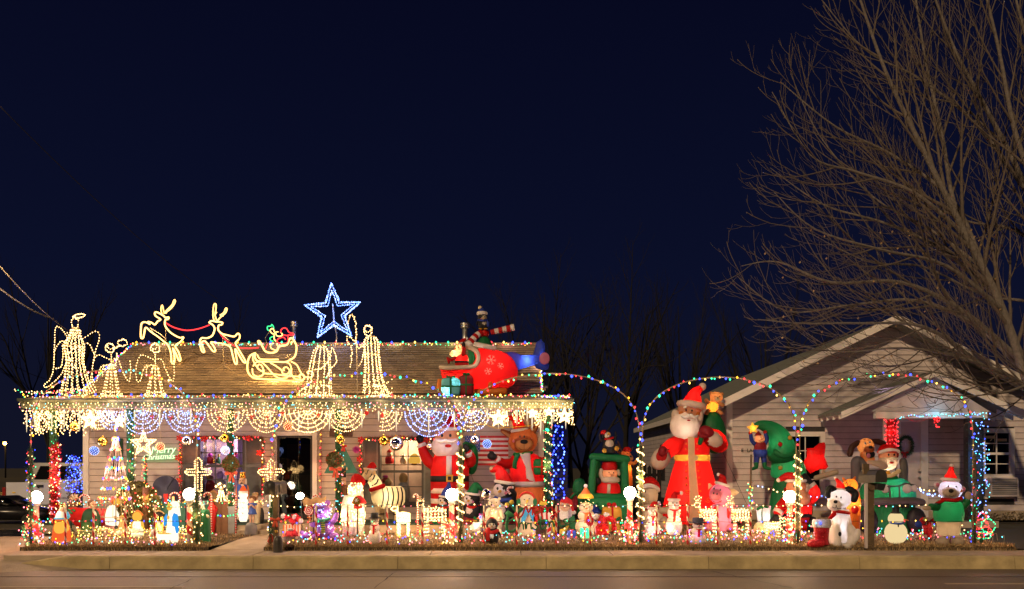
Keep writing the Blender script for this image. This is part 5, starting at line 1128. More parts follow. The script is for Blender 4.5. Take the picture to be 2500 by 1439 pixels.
f.P('rock', 'grey', smooth=True).slathe(613, [(1276, 6), (1280, 11), (1288, 14), (b, 16)]); f.P('dress', 'blue').slathe(616, [(1228, 6), (1234, 7.5), (1240, 7), (1256, 11)]); f.P('head', 'skin').ell(616, 1222, -1, 6.5, 7.5, 6.5); f.P('hair', 'brown').ell(617, 1218.5, 1.5, 8, 7.5, 7); f.P('hair', 'brown').ell(613, 1214.5, -3, 4, 2.5, 4)
for sg in (-1, 1): f.P('leg', 'skin').ctube([(616+sg*4, 1255, 0), (615+sg*3, 1278, -1)], 3, 2.3); f.P('sleeve', 'blue').ell(616+sg*8, 1232, 0, 4, 4, 4); f.P('arm', 'skin').ctube([(616+sg*9, 1234, -1), (616+sg*8, 1241, -3), (616+sg*1.5, 1233, -9)], 2.1, 1.8)
# candy canes and clutter on the porch edge
def cane(lb, x, y, h, r, Y, sg=1, grp='candy canes along the porch edge'):
    f = Fig('candy_cane', lb, 'candy cane', x, Y=Y, group=grp); b = f.py0; pts = [(x+sg*2*r, b, 0), (x+sg*2*r, y+r, 0)]+[(x+sg*r+sg*r*math.cos(a*.314), y+r-r*math.sin(a*.314), 0) for a in range(1, 10)]+[(x, y+r+3, 0)]
    f.P('cane', 'white').tube(pts, 1.9, 8); st = f.P('stripe', 'red'); L = along(pts, 6)
    for i in range(0, len(L)-1): st.tube([tuple(L[i]), tuple(L[i].lerp(L[i+1], .5))], 2.15, 8)
cane('large candy cane at the porch edge left of the cone of bulbs', 194, 1208, 60, 12, 15.18); cane('large candy cane behind the woman in the blue cloak', 414, 1203, 70, 12.5, 15.18); cane('candy cane right of the second globe lamp', 498, 1203, 70, 9, 14.9); cane('candy cane left of the nutcracker', 554, 1203, 80, 11, 14.9); cane('small red candy cane on the porch right of the door', 763, 1209, 60, 8, 15.3)
cane('striped cane standing between zebra and wire deer', 1010, 1207, 80, 5, 14.8)
# the porch counter boards: coloured panels and baskets with lights along the top
def panel(lb, x0, x1, y0, y1, m, Y=15.12): f = Fig('display_board', lb, 'board', (x0+x1)/2, Y=Y, group='painted boards along the porch edge'); p = f.P('board', m, smooth=False); p.box(x0, x1, y0, f.py0, 0, 4); t = f.P('top_rail', m, smooth=False); t.box(x0-2, x1+2, y0-3, y0, -1, 5); return f
panel('dark green painted panel behind the woman in the blue cloak', 376, 452, 1232, 1280, 'teal'); panel('green panel at the foot of the left window', 490, 512, 1236, 1280, 'teal'); panel('dark brown basket panel under the lit bell tree', 522, 556, 1228, 1280, 'brown'); panel('pale blue grey panel left of the nutcracker', 557, 572, 1240, 1280, 'grey')
f = Fig('sleigh_box', 'bright red wooden sleigh on the porch behind the dark robed figure', 'sleigh', 205, Y=15.1); b = f.py0
s_ = f.P('side', 'red'); s_.prism([(168, 1240), (250, 1243), (262, 1250), (255, 1280), (235, 1290), (190, 1288), (172, 1270)], -3, 18)
for y in (0, 14): f.P('runner', 'dkgreen').ctube([(165, 1270, y), (175, b-3, y), (250, b-3, y), (266, 1280, y)], 1.8)
h = f.P('holly', 'green')
for x, y in ((176, 1252), (182, 1246), (172, 1246)): h.ell(x, y, -4, 5, 3, 1.5, 30)
f = Fig('porch_lights', 'string of mixed lights along the tops of the porch edge decorations', 'light string', 400, Y=15.1, z=.7)
f.string([(x, 1226+3*math.sin(x*.13), 3*math.sin(x*.4)) for x in range(140, 655, 8)], 5.5, ['warm', 'warm', 'red', 'pink', 'amber', 'green', 'aqua'], 1.7, 3.5); f.string(sag(500, 590, 1252, 8), 8, C9, 2, 1.2)
f = Fig('red_jug', 'glossy red jug on the porch edge right of the green robed figure', 'jug', 517, Y=15.1); f.P('jug', 'red').slathe(517, [(1228, 5), (1234, 6), (1245, 11), (1258, 10), (f.py0, 7)])
f.P('handle', 'red').ctube([(523, 1234, 0), (530, 1242, 0), (526, 1252, 0)], 1.4)
f = Fig('wooden_stable', 'little wooden stable with gable roof on the porch sill', 'stable', 522, Y=15.4, z=pz(1236, 15.4)); q = f.P('wall', 'woodpost', smooth=False); q.prism([(509, 1236), (509, 1208), (522, 1198), (534, 1208), (534, 1236)], 0, 12); q = f.P('roof', 'brown', smooth=False); q.prism([(506, 1208), (522, 1195), (537, 1208), (535, 1211), (522, 1200), (508, 1211)], -3, 15)
f = Fig('lit_bell', 'lit wire bell tree full of warm lights on the porch sill', 'lit figure', 540, Y=15.2, z=pz(1227, 15.2)); wire_cone(f, 540, [(1196, 4), (1205, 6), (1216, 9), (1226, 15)], 8, 3.5, 'warm', 1.6)
for x, y in ((528, 1188), (538, 1181), (549, 1187), (540, 1190), (534, 1183)): f.bulb((x, y, -2), 'warm', 3.4)
f.P('frame', 'wire').tube([(540, 1196, 0), (530, 1188, 0), (538, 1180, 0), (550, 1187, 0), (540, 1196, 0)], .7, 5)
for x, y, m, lb in ((390, 1219, 'snowmesh', 'clear snow globe on the green panel'), (405, 1216, 'red', 'red lantern on the green panel'), (423, 1219, 'tan', 'small tan doll under the candy cane arch'), (488, 1214, 'lavender', 'pale figurine of a lady right of the second globe lamp'), (250, 1222, 'red', 'small red doll at the foot of the cone of bulbs')):
    f = Fig('figurine', lb, 'figurine', x, Y=15.15, z=pz(1229, 15.15)); f.P('base', 'dkgreen' if m == 'snowmesh' else m).slathe(x, [(y-2, 3), (y+4, 4), (1229, 5)])
    if m == 'red': f.P('lantern', m, smooth=False).box(x-4, x+4, y-10, y, -4, 4)
    else: f.P('head', m if m != 'lavender' else 'skin').ell(x, y-4, 0, 5 if m == 'snowmesh' else 3.5)
f = Fig('flower_basket', 'bunch of pale dried flowers on the porch edge behind the dark robed figure', 'flowers', 180, Y=15.3, z=.5); p = f.P('flowers', 'cream', smooth=False); p.kind = 'stuff'; needles(p, [(178, 1216, 0), (184, 1214, 0)], 9, 260, 6, 1.0); f.P('basket', 'brown').lathe(180, [(1226, 10), (f.py0, 8)])
# cone of strings with large bulbs
f = Fig('cone_tree', 'tall cone of strings with large coloured bulbs at the left of the porch', 'string tree', 283, Y=14.75); b = f.py0; p = f.P('pole', 'steel'); p.tube([(283, 1042, 0), (283, b, 0)], 1.2, 6); s_ = f.P('strings', 'wire')
for k in range(14):
    a = 6.283*k/14; e_ = (280+47*math.cos(a), 1262, 30*math.sin(a)); s_.tube([(283, 1045, 0), e_], .7 if k % 3 else 1.0, 4)
    for t in [i/9+.03*random.random() for i in range(8)]:
        q = Vector((283, 1045, 0)).lerp(Vector(e_), t); f.bulb((q.x+random.uniform(-2, 2), q.y, q.z-1.5), random.choice(['amber', 'red', 'blue', 'green', 'pink', 'gold']), 3.3)
f.P('base_hoop', 'wire').tube([(280+47*math.cos(6.283*i/20), 1262, 30*math.sin(6.283*i/20)) for i in range(21)], .8, 5)
# lit greeting on the wall
f = Fig('wall_greeting', 'lit green and white Merry Christmas lettering on the porch wall', 'lit sign', 395, Y=WY-.09, z=pz(1125, WY-.09)); o0 = f.root
for t, x, y, sz in (('Merry', 369, 1108, 24), ('Christmas', 349, 1124, 19)):
    o = text_mesh('lettering', t, sz/f.s, 'ropegreen', o0, f.conv((x, y, -2)), (R(90), R(-3), 0), .01, 'LEFT', .25); o2 = text_mesh('lettering_core', t, sz/f.s, 'blow', o0, f.conv((x+.6, y-.2, -4)), (R(90), R(-3), 0), .004, 'LEFT', .25)
f.P('backing', 'wire').tube([(352, 1126, 0), (440, 1122, 0)], .6, 4)
# bush, topiary, round blue grey board
f = shrub('evergreen_bush', 'rounded evergreen bush with white lights in front of the porch', 334, 15.06, 116, 128, 36, 3400, 'leafgreen', 6, None, None, .045)
for k in range(75): a = random.uniform(0, 6.283); t = random.uniform(-.9, .9); rr = math.sqrt(1-t*t); f.bulb((334+58*rr*math.cos(a)*.95, 1228+t*55, -18*abs(rr*math.sin(a))), random.choice(['warm', 'warm', 'warm', 'red', 'gold']), 2.0)
f = Fig('topiary', 'slim red and green topiary cone behind the evergreen bush', 'topiary', 356, Y=15.0); p = f.P('foliage', 'garland', smooth=False); p.kind = 'stuff'
for k in range(900): y = random.uniform(1112, 1190); r = 2+7*(y-1112)/78; needles(p, [(356+random.uniform(-r, r)*.7, y, random.uniform(-r, r)*.7), (356, y+.6, 0)], 1, 1, 4, .6, k)
f.P('pot', 'brown').lathe(356, [(1190, 8), (f.py0, 7)]); f.P('stem', 'twig').tube([(356, 1112, 0), (356, 1190, 0)], 1.2, 5)
for k in range(40): y = random.uniform(1115, 1188); f.bulb((356+random.uniform(-7, 7), y, -7), random.choice(['red', 'red', 'green', 'amber']), 1.3)
f = Fig('round_board', 'blue grey cloth covered arch shaped board leaning on the porch wall', 'board', 402, Y=16.3, z=.3); p = f.P('board', 'navy', smooth=False); p.prism([(373, f.py0), (373, 1190)]+[(404-32*math.cos(a*.2618), 1190-28*math.sin(a*.2618)) for a in range(1, 12)]+[(436, 1190), (436, f.py0)], 0, 5)
f.P('fold', 'navy').ctube([(428, 1164, -1), (416, 1180, -1), (408, 1195, -1)], 1)
f = Fig('wall_panel', 'narrow dark green board on the wall behind the cone of bulbs', 'board', 294, Y=WY-.07, z=pz(1152, WY)); f.P('board', 'dkgreen', smooth=False).box(290, 299, 1071, 1152, 0, 3)
f = Fig('window_grille', 'dark slatted vent in the wall behind the cone of bulbs', 'vent', 280, Y=WY-.08, z=pz(1152, WY)); f.P('frame', 'dark', smooth=False).box(271, 290, 1088, 1152, 1, 3); q = f.P('slats', 'dark', smooth=False); q.kind = 'stuff'
for y in range(1090, 1150, 4): q.box(272, 289, y, y+2.5, -.5, 1)
# crosses of lights
for cx, y0, lb, Y in ((483, 1118, 'lit cross standing over the globe lamp and the green robed figure', 13.7), (661, 1122, 'lit cross standing behind the front mailbox', 14.0)):
    f = Fig('lit_cross', lb, 'lit cross', cx, Y=Y, group='lit wire crosses on the lawn'); b = f.py0
    v = [(cx-8, y0+8), (cx, y0), (cx+8, y0+8), (cx+8, 1146), (cx+26, 1146), (cx+33, 1153), (cx+26, 1160), (cx+8, 1160), (cx+8, 1200), (cx-8, 1200), (cx-8, 1160), (cx-26, 1160), (cx-33, 1153), (cx-26, 1146), (cx-8, 1146), (cx-8, y0+8)]
    for d in (0, 5): f.string([(x, y, d) for x, y in v], 5.5, 'warm', 1.5, .5, 'wire', .6)
    f.string([(cx-28, 1153, -1), (cx+28, 1153, -1)], 5, 'warm', 1.7, .6, 'wire', .4); f.string([(cx, 1124, -1), (cx, 1196, -1)], 6, 'warm', 1.7, .6, 'wire', .4); f.P('stake', 'wire').tube([(cx-5, 1198, 2), (cx-5, b, 2)], .9, 5); f.P('stake', 'wire').tube([(cx+5, 1198, 2), (cx+5, b, 2)], .9, 5)
# wreaths hanging on the posts
for x, y, r, lb in ((563, 1133, 21, 'round boxwood wreath with a long red bow before the left window'), (816, 1123, 20, 'round boxwood wreath with a long red bow left of the triangle board')):
    f = hang('boxwood_ball', lb, 'wreath', x, y+r, 14.98, 'boxwood wreaths with long red bows'); p = f.P('leaves', 'leafgreen', smooth=False); p.kind = 'stuff'; rnd = random.Random(int(x))
    for k in range(1500):
        u = Vector((rnd.gauss(0, 1), rnd.gauss(0, 1)*1.05, rnd.gauss(0, .6))).normalized()*r*rnd.uniform(.55, 1); v = Vector((rnd.gauss(0, 1), rnd.gauss(0, 1), rnd.gauss(0, 1))).normalized()*2.6; w_ = v.orthogonal().normalized()*1.1; c = Vector((x, y, 0))+u; p.add([tuple(c-v), tuple(c+w_), tuple(c+v), tuple(c-w_)], [(0, 1, 2, 3)])
    be = f.P('berries', 'red', smooth=False); be.kind = 'stuff'
    for k in range(24): u = Vector((rnd.gauss(0, 1), rnd.gauss(0, 1), -abs(rnd.gauss(0, .7)))).normalized()*r; be.octa((x+u.x, y+u.y, u.z), 1.3)
    bow(f, x+6, y+r+3, 15, 'bowred', -12)
# green triangle board, sign, nutcracker right
f = Fig('tree_board', 'flat green triangle tree board with bells hung on the porch wall', 'board', 832, Y=16.2, z=pz(1156, 16.2)); f.P('board', 'teal', smooth=False).prism([(791, 1156), (834, 1078), (874, 1156)], 0, 3)
for x, y in ((838, 1123), (842, 1134), (838, 1145), (847, 1145), (832, 1135)): f.P('bell', 'copper').slathe(x, [(y-4, 1), (y, 2), (y+3, 3)])
bow(f, 838, 1090, 9, 'red', -2)
f = Fig('name_sign', 'brown wooden plank sign with the family name on the porch wall', 'sign', 832, Y=WY-.06, z=pz(1067, WY)); f.P('plank', 'sign', smooth=False).box(804, 860, 1047, 1067, 0, 3)
for t, y, sz in (('FRANCES', 1056.5, 9), ('HUON', 1065.5, 11)): text_mesh('lettering', t, sz/f.s, 'black', f.root, f.conv((834, y, -.4)), (R(90), 0, 0), .004, 'CENTER')
f = Fig('nutcracker', 'nutcracker in a tall black hat beside the garland post right of the door', 'nutcracker', 838, Y=15.6, z=.3); f.P('hat', 'black').lathe(838, [(1144, 7), (1147, 6.5), (1166, 7)]); f.P('head', 'skin').lathe(838, [(1166, 7), (1182, 7), (1184, 5)]); f.P('body', 'brown').slathe(838, [(1184, 8), (1190, 12), (1225, 11), (1240, 12)]); f.P('cord', 'gold').tube([(832, 1150, -6), (838, 1161, -8), (844, 1150, -6)], .7, 4)
for sg in (-1, 1): f.P('leg', 'black').ctube([(838+sg*5, 1238, 0), (838+sg*5, f.py0-2, 0)], 4.5); f.P('eye', 'black').ell(838+sg*3, 1173, -6.8, 1.1); f.P('arm', 'brown').ctube([(838+sg*11, 1190, 0), (838+sg*12, 1215, 0)], 3)
f.P('moustache', 'white').pillow([(831, 1178), (838, 1175), (845, 1178), (838, 1184)], -7.2, 1, 4)
# flag of painted boards
f = Fig('flag_board', 'stars and stripes flag painted on boards fixed to the porch wall', 'flag', 1187, Y=WY-.07, z=pz(1137, WY)); n = 13; y0, y1 = 1064, 1137
for k in range(n): a = y0+(y1-y0)*k/n; f.P('stripe_board', 'red' if k % 2 == 0 else 'white', smooth=False).box(1135 if k > 6 else 1172, 1241, a+.25, a+(y1-y0)/n-.25, 0, 3)
for k in range(7): a = y0+(y1-y0)*k/n; f.P('canton_board', 'blue', smooth=False).box(1135, 1171.7, a+.25, a+(y1-y0)/n-.25, 0, 3)
st = f.P('stars', 'white', smooth=False); st.kind = 'stuff'
for r_ in range(9):
    for c in range(6 if r_ % 2 == 0 else 5): st.prism([(1138+3*(r_ % 2)+c*6+a, 1067+r_*4.2+b) for a, b in star_pts(0, 0, 1.7)], -.5, .2)
f = Fig('yellow_cord', 'yellow extension cord draped along the wall to the right porch post', 'cord', 1250, Y=15.9, z=1.0); f.P('cord', 'yellowcord').tube(curve([(1150, 1030, 0), (1170, 1037, 0), (1185, 1036, 0), (1205, 1045, 0), (1230, 1045, -5), (1290, 1040, -5), (1325, 1030, -10), (1331, 1060, -20), (1333, 1130, -22), (1345, 1180, -30), (1350, 1230, -30)], 5), .85, 5)
# bare blue-lit rod tree and the small green spotlight
f = Fig('blue_rod_tree', 'tall bare tree of blue lit rods beside the right porch post', 'lit tree', 1363, Y=14.6); b = f.py0; p = f.P('trunk', 'dark'); p.tube([(1363, 1030, 0), (1362, b, 0)], [1.5, 4], 6); rd = f.P('rods', 'bluerod', smooth=False); rd.kind = 'stuff'; hb = f.P('hub_rings', 'bluerod'); rnd = random.Random(2)
for k in range(24):
    y = 1048+k*7.6
    for j in range(8):
        a = j*.785+k*.39; L = 17+10*min(1, k/8); ex = (1363+L*math.cos(a), y-12+rnd.uniform(-3, 3), L*math.sin(a)); rd.tube([(1363+3*math.cos(a), y, 3*math.sin(a)), ex], .42, 3)
        if (k+j) % 3 == 0: q = Vector((1363, y, 0)).lerp(Vector(ex), .55); f.bulb(tuple(q), random.choice(['blue', 'blue', 'ice']), 2.7)
    if k % 2 == 0: hb.ell(1363, y, 0, 4, 5.5, 4, 0, 8, 5)
f.lamp(1363, 1130, -10, .6, (.05, .1, 1), 10)
f = Fig('green_spotlight', 'small green spotlight clipped to the right porch post under the eave', 'spotlight', 1336, Y=15.1, z=pz(1058, 15.1)); f.P('bulb', 'b_green').ell(1336, 1050, -3, 5, 3.4, 3.4, 30); f.P('housing', 'black').lathe(1332, [(1044, 2), (1050, 3.5), (1053, 3)], 3)
# ---------------------------------------------------------------- inflatables and large figures
def disc(f, nm, m, x, y, rx, ry, d, rot=0, th=None, parent=None):
    """slightly domed patch lying on a surface that faces the viewer"""
    f.P(nm, m, parent).ell(x, y, d, rx, ry, th or max(.8, min(rx, ry)*.35), rot, 12, 6)
def eyes(f, pts, d, rx, ry, m='black', white=None):
    for x, y in pts:
        if white: disc(f, 'eye_white', white, x, y, rx*1.7, ry*1.6, d+.6)
        disc(f, 'eye', m, x, y, rx, ry, d)
def mitten(f, m, x, y, r, d, ang, thumb=1, th=.9):
    """rounded mitten with a thumb, pointing along ang"""
    a = R(ang); p = f.P('mitten', m); p.ell(x+math.cos(a)*r*.3, y+math.sin(a)*r*.3, d, r*1.25, r*.92, r*th, ang, 12, 8)
    b = a+thumb*1.15; p.ctube([(x, y, d), (x+math.cos(b)*r*.9, y+math.sin(b)*r*.9, d-r*.2), (x+math.cos(b-thumb*.4)*r*1.35, y+math.sin(b-thumb*.4)*r*1.35, d-r*.25)], r*.38, r*.33); return p
def santa_hat(f, cx, brim_y, rx, tip, m='fred', rd=None, trim='fwhite', pom=True, th=None, mid=None, d=0, tilt=0, pr=None):
    rd = rd or rx; th = th or rx*.3; q = f.P('hat', m); mx, my = mid or ((cx+tip[0])/2, (brim_y+tip[1])/2)
    q.ctube([(cx, brim_y, d), (cx+(mx-cx)*.5, brim_y+(my-brim_y)*.6, d), (mx, my, d), tip+(d,)], rx*.9, rx*.22, 14, 6)
    b = f.P('hat_brim', trim); n = 24; c, s_ = math.cos(R(tilt)), math.sin(R(tilt))
    b.tube([(cx+rx*math.cos(6.283*i/n)*c, brim_y+rx*math.cos(6.283*i/n)*s_, d+rd*math.sin(6.283*i/n)) for i in range(n+1)], th*.5, 8, False)
    if pom: pr = pr or rx*.3; f.P('pompom', trim).ell(tip[0], tip[1], d, pr)
def penguin(f, x, top, bot, w_, face=0, m='fblack', cheeks=True, feet='fyellow', belly='fpale', lean=0, d=0, flip=True):
    """plump penguin: one body with white face and belly patches, beak, feet, flippers"""
    h = bot-top; hx = x+lean; hr = w_*.46; hy = top+hr*1.05
    f.P('body', m).slathe(x, [(top+h*.30, w_*.30, lean*.6), (top+h*.42, w_*.40, lean*.3), (top+h*.62, w_*.5, 0), (top+h*.85, w_*.46, 0), (bot-h*.02, w_*.30, 0)], d, .9)
    f.P('head', m).ell(hx, hy, d, hr, hr*1.0, hr*.92)
    fx = hx+face*hr*.45; f.P('face', belly).ell(fx, hy+hr*.14, d-hr*.35, hr*.74, hr*.72, hr*.62)
    f.P('belly', belly).ell(x+face*w_*.1, top+h*.66, d-w_*.13, w_*.36, h*.24, w_*.34)
    fd = d-hr*.93; ex = fx+face*hr*.10
    eyes(f, [(ex-hr*.27, hy-hr*.02), (ex+hr*.27, hy-hr*.02)], fd, hr*.10, hr*.14)
    b = f.P('beak', 'fyellow'); b.ctube([(ex, hy+hr*.22, fd+hr*.1), (ex+face*hr*.3, hy+hr*.28, fd-hr*.28)], hr*.17, hr*.07)
    if cheeks: disc(f, 'cheek', 'fpink', fx+hr*(.42 if face <= 0 else -.42), hy+hr*.38, hr*.16, hr*.16, fd+hr*.10)
    if feet:
        for sg in (-1, 1): f.P('foot', feet).ell(x+sg*w_*.22, bot-1, d-w_*.32, w_*.18, w_*.07, w_*.22)
    if flip:
        for sg in (-1, 1): f.P('flipper', m).ctube([(x+sg*w_*.42, top+h*.45, d), (x+sg*w_*.56, top+h*.6, d-2), (x+sg*w_*.58, top+h*.74, d-3)], w_*.09, w_*.05)
    return hx, hy, hr
def gift(f, x0, x1, y0, y1, d0, d1, m, rib, bulge=.06, lab='box'):
    """puffy present with crossed ribbons and a bow"""
    cx, cy_, cd = (x0+x1)/2, (y0+y1)/2, (d0+d1)/2; w_, h, dp = (x1-x0)/2, (y1-y0)/2, (d1-d0)/2
    def sup(g, kx, ky, kd, cut=None):
        n, k = 20, 12; vs = []; e = .42
        sg = lambda t: (abs(t)**e)*(1 if t >= 0 else -1)
        for j in range(k+1):
            t = math.pi*j/k-math.pi/2
            for i in range(n): u = 2*math.pi*i/n+.157; vs.append((cx+w_*kx*sg(math.cos(t))*sg(math.cos(u)), cy_+h*ky*sg(math.sin(t)), cd+dp*kd*sg(math.cos(t))*sg(math.sin(u))))
        g.add(vs, [(j*n+i, (j+1)*n+i, (j+1)*n+(i+1) % n, j*n+(i+1) % n) for j in range(k) for i in range(n)])
    sup(f.P('box', m), 1, 1, 1); r = f.P('ribbon', rib)
    def band(a, b, ax):
        p = [(a+(b-a)*i/12) for i in range(13)]
        return p
    sup(r, .17, 1.02, 1.03); sup(r, 1.02, .15, 1.03)
    b = f.P('bow', rib)
    for sg in (-1, 1): b.ell(cx+sg*w_*.24, y0-h*.10, cd, w_*.26, h*.16, dp*.3, sg*-22)
def santa_head(f, cx, cy_, r, d=0, skin='fskin', beard='fwhite', bw=1.25, bh=1.5, eye=.12, drop=.55, long=False):
    """head, beard, moustache, nose, eyes of a santa figure"""
    f.P('head', skin).ell(cx, cy_, d, r, r*1.05, r*.95)
    p = f.P('beard', beard); p.ell(cx, cy_+r*drop*1.35, d-r*.12, r*bw, r*bh*.72, r*.98)
    f.P('nose', skin).ell(cx, cy_+r*.12, d-r*1.02, r*.17, r*.15, r*.17)
    ms = f.P('moustache', 'white' if beard != 'fbeige' else 'cream')
    for sg in (-1, 1): ms.ctube([(cx+sg*r*.05, cy_+r*.30, d-r*1.12), (cx+sg*r*.4, cy_+r*.38, d-r*1.08), (cx+sg*r*.75, cy_+r*.28, d-r*.92)], r*.15, r*.06)
    eyes(f, [(cx-r*.32, cy_-r*.10), (cx+r*.32, cy_-r*.10)], d-r*.90, r*eye, r*eye*1.3)
GI = 'inflatables on the lawn'
# --- tall waving santa before the right window
f = Fig('inflatable_santa', 'tall inflatable santa waving one black mitten in front of the right porch window', 'inflatable', 1098, base=1290, group='inflatable santas')
b = f.py0; bd = f.P('coat', 'fred'); bd.slathe(1098, [(1108, 26), (1118, 40), (1135, 46), (1160, 47), (1190, 47), (1215, 46), (1235, 46), (1260, 48), (b, 42)], 0, .85, 20)
for y0, y1 in ((1192, 1204), (1217, 1229)): f.P('stripe', 'fwhite').lathe(1098, [(y0, 46.6), (y1, 46.6)], 0, .87, 20)
f.P('belt', 'fblack').lathe(1098, [(1162, 47.6), (1176, 47.6)], 0, .87, 20); f.P('buckle', 'fyellow', smooth=False).box(1093, 1109, 1159, 1176, -43, -41); f.P('buckle_hole', 'fblack', smooth=False).box(1097, 1105, 1163, 1172, -43.6, -42.8)
f.P('front_band', 'fpale').prism([(1093, 1114), (1106, 1114), (1106, 1160), (1093, 1160)], -42, -40)
f.P('arm', 'fred').ctube([(1062, 1135, 0), (1046, 1125, -2), (1035, 1105, -4), (1030, 1088, -5)], 16, 10, 12); f.P('cuff', 'fpale').tube([(1031, 1092, -5), (1028, 1084, -5)], [11.5, 11.5], 12); mitten(f, 'fblack', 1026, 1076, 9, -6, -100, 1)
f.P('arm', 'fred').ctube([(1134, 1130, 0), (1150, 1130, -6), (1152, 1118, -14), (1146, 1107, -22)], 13, 9, 12); f.P('cuff', 'fpale').tube([(1148, 1113, -19), (1144, 1105, -23)], [10, 10], 12); mitten(f, 'fblack', 1140, 1098, 9, -26, -110, -1)
f.P('sack', 'fgreen').ell(1150, 1120, 22, 17, 40, 16); f.P('sack_strap', 'fgreen').ctube([(1150, 1090, 14), (1138, 1085, -6), (1130, 1100, -28), (1128, 1130, -36)], 6, 8)
santa_head(f, 1092, 1068, 31, -4, beard='fpale', bw=1.22, bh=1.45, eye=.10); f.P('beak_nose', 'fyellow').ctube([(1092, 1069, -34), (1092, 1075, -39)], 3, 1.5); disc(f, 'mouth', 'fred', 1097, 1090, 8, 4, -37.5)
santa_hat(f, 1096, 1050, 27, (1121, 1013), mid=(1103, 1028), pom=False, th=9, d=0, tilt=-4)
f.lamp(1098, 1200, 0, 10, (1, .75, .6)); f.lamp(1096, 1140, 0, 5, (1, .75, .6)); f.lamp(1096, 1040, 0, 2, (1, .8, .7)); f.lamp(1092, 1085, -5, 2, (1, .85, .8)); f.lamp(1092, 1098, -12, 1.5, (1, .85, .8)); f.P('tether', 'cableblack').tube([(1150, 1160, 10), (1172, 1230, 30)], .4, 4)
# --- tall reindeer
f = Fig('inflatable_reindeer', 'tall inflatable reindeer in a red coat and santa hat holding a green present', 'inflatable', 1278, base=1285, group=GI); b = f.py0
f.P('legs', 'fbrown').slathe(1288, [(1180, 38), (1215, 41), (1250, 40), (b, 36)], 0, .8, 18); f.P('coat', 'fred').slathe(1286, [(1107, 22, -6), (1115, 34, -4), (1130, 40, -2), (1160, 42), (1187, 43)], 0, .84, 20); f.P('coat_trim', 'fpale').lathe(1287, [(1176, 43.5), (1189, 43.5)], 0, .85, 20)
f.P('shirt', 'fpale').pillow([(1268, 1108), (1294, 1106), (1296, 1140), (1306, 1176), (1284, 1178), (1282, 1140)], -33, 4, 4)
hd = f.P('head', 'fbrown'); hd.ell(1277, 1075, -2, 36, 34, 30); f.P('muzzle', 'ftan').ell(1279, 1086, -22, 22, 17, 14); f.P('nose', 'fblack').ell(1279, 1080, -35, 9.5, 5.5, 4)
f.P('mouth', 'fblack').tube(curve([(1266, 1094, -33), (1272, 1099, -35), (1279, 1100, -36), (1288, 1099, -35), (1293, 1093, -33)], 4), .5, 4); f.P('chin_seam', 'fblack').tube([(1279, 1086, -37), (1279, 1099, -36)], .4, 4)
eyes(f, [(1269, 1068), (1279.5, 1067.5)], -31.5, 1.7, 3.2)
for x, y in ((1254, 1078), (1296, 1073)): disc(f, 'cheek', 'fpink', x, y, 3, 4, -25)
for sg, p in ((-1, [(1243, 1062, 0), (1233, 1056, 0), (1226, 1052, 0)]), (1, [(1301, 1053, 0), (1308, 1044, 0), (1311, 1038, 0)])):
    f.P('ear', 'fbrown').ctube(p, 8.5, 5, 10); f.P('inner_ear', 'ftan').ctube([(x+sg*-1, y+3, d-6) for x, y, d in p], 4.5, 2.5, 8)
for p in ([(1257, 1048, -4), (1250, 1038, -4), (1246, 1030, -4)], [(1253, 1041, -4), (1245, 1037, -4)], [(1288, 1042, -4), (1287, 1030, -4), (1288, 1020, -4)], [(1288, 1030, -4), (1281, 1025, -4)]): f.P('antler', 'fcream').ctube(p, 5, 3.5, 8)
santa_hat(f, 1270, 1051, 20, (1230, 1023), mid=(1256, 1022), pom=False, th=8, d=-2, tilt=-8)
f.P('arm', 'fred').ctube([(1256, 1130, -4), (1236, 1134, -12), (1222, 1128, -20), (1216, 1124, -22)], 13, 9, 12); f.P('cuff', 'fpale').tube([(1219, 1125, -21), (1212, 1121, -23)], [10, 9.5], 12); mitten(f, 'fblack', 1205, 1116, 10, -24, 195, 1)
f.P('arm', 'fred').ctube([(1318, 1130, -2), (1330, 1140, -10), (1322, 1150, -22)], 12, 9, 12)
f.P('scarf', 'fgreen').ctube([(1256, 1110, -20), (1276, 1110, -30), (1297, 1106, -20)], 4.5, 4.5, 8); f.P('scarf_tail', 'fgreen').pillow([(1258, 1108), (1269, 1110), (1262, 1130), (1261, 1146), (1250, 1143), (1252, 1128)], -34, 3, 4)
gift(f, 1301, 1341, 1121, 1160, -52, -24, 'fgreen', 'fred')
f.lamp(1286, 1210, 0, 8, (1, .7, .5)); f.lamp(1284, 1145, 0, 8, (1, .75, .8)); f.lamp(1277, 1075, 0, 3.5, (1, .7, .45)); f.lamp(1320, 1140, -38, 2, (.8, 1, .9)); f.lamp(1262, 1035, 0, 1.5)
# --- penguins on a red base, behind the striped lamp
f = Fig('inflatable_penguins', 'inflatable group of three penguins in blue, green and red hats on one red base', 'inflatable', 1160, base=1298, group=GI); b = f.py0
f.P('base', 'fdkred').ctube([(1060, b-20, 4), (1110, b-19, 0), (1180, b-19, 0), (1250, b-20, 4)], 21, 21, 12, 6)
for pts in ([(1052, b-32, -16), (1078, b-12, -21)], [(1160, b-34, -16), (1180, b-10, -20)]): f.P('ribbon', 'fgreen').ctube(pts, 4)
def hatted(x, top, bot, w_, face, hatm, tip, mid, scarf, sc=1.0, d=0):
    hx, hy, hr = penguin(f, x, top, bot, w_, face, d=d); santa_hat(f, hx+1, hy-hr*.55, hr*.86, tip, hatm, mid=mid, th=hr*.30, pom=False, d=d, tilt=8)
    f.P('scarf', scarf).ctube([(hx-hr*.8, hy+hr*.85, d-hr*.2), (hx, hy+hr*1.05, d-hr*.95), (hx+hr*.85, hy+hr*.85, d-hr*.2)], hr*.18, hr*.18); return hx, hy, hr
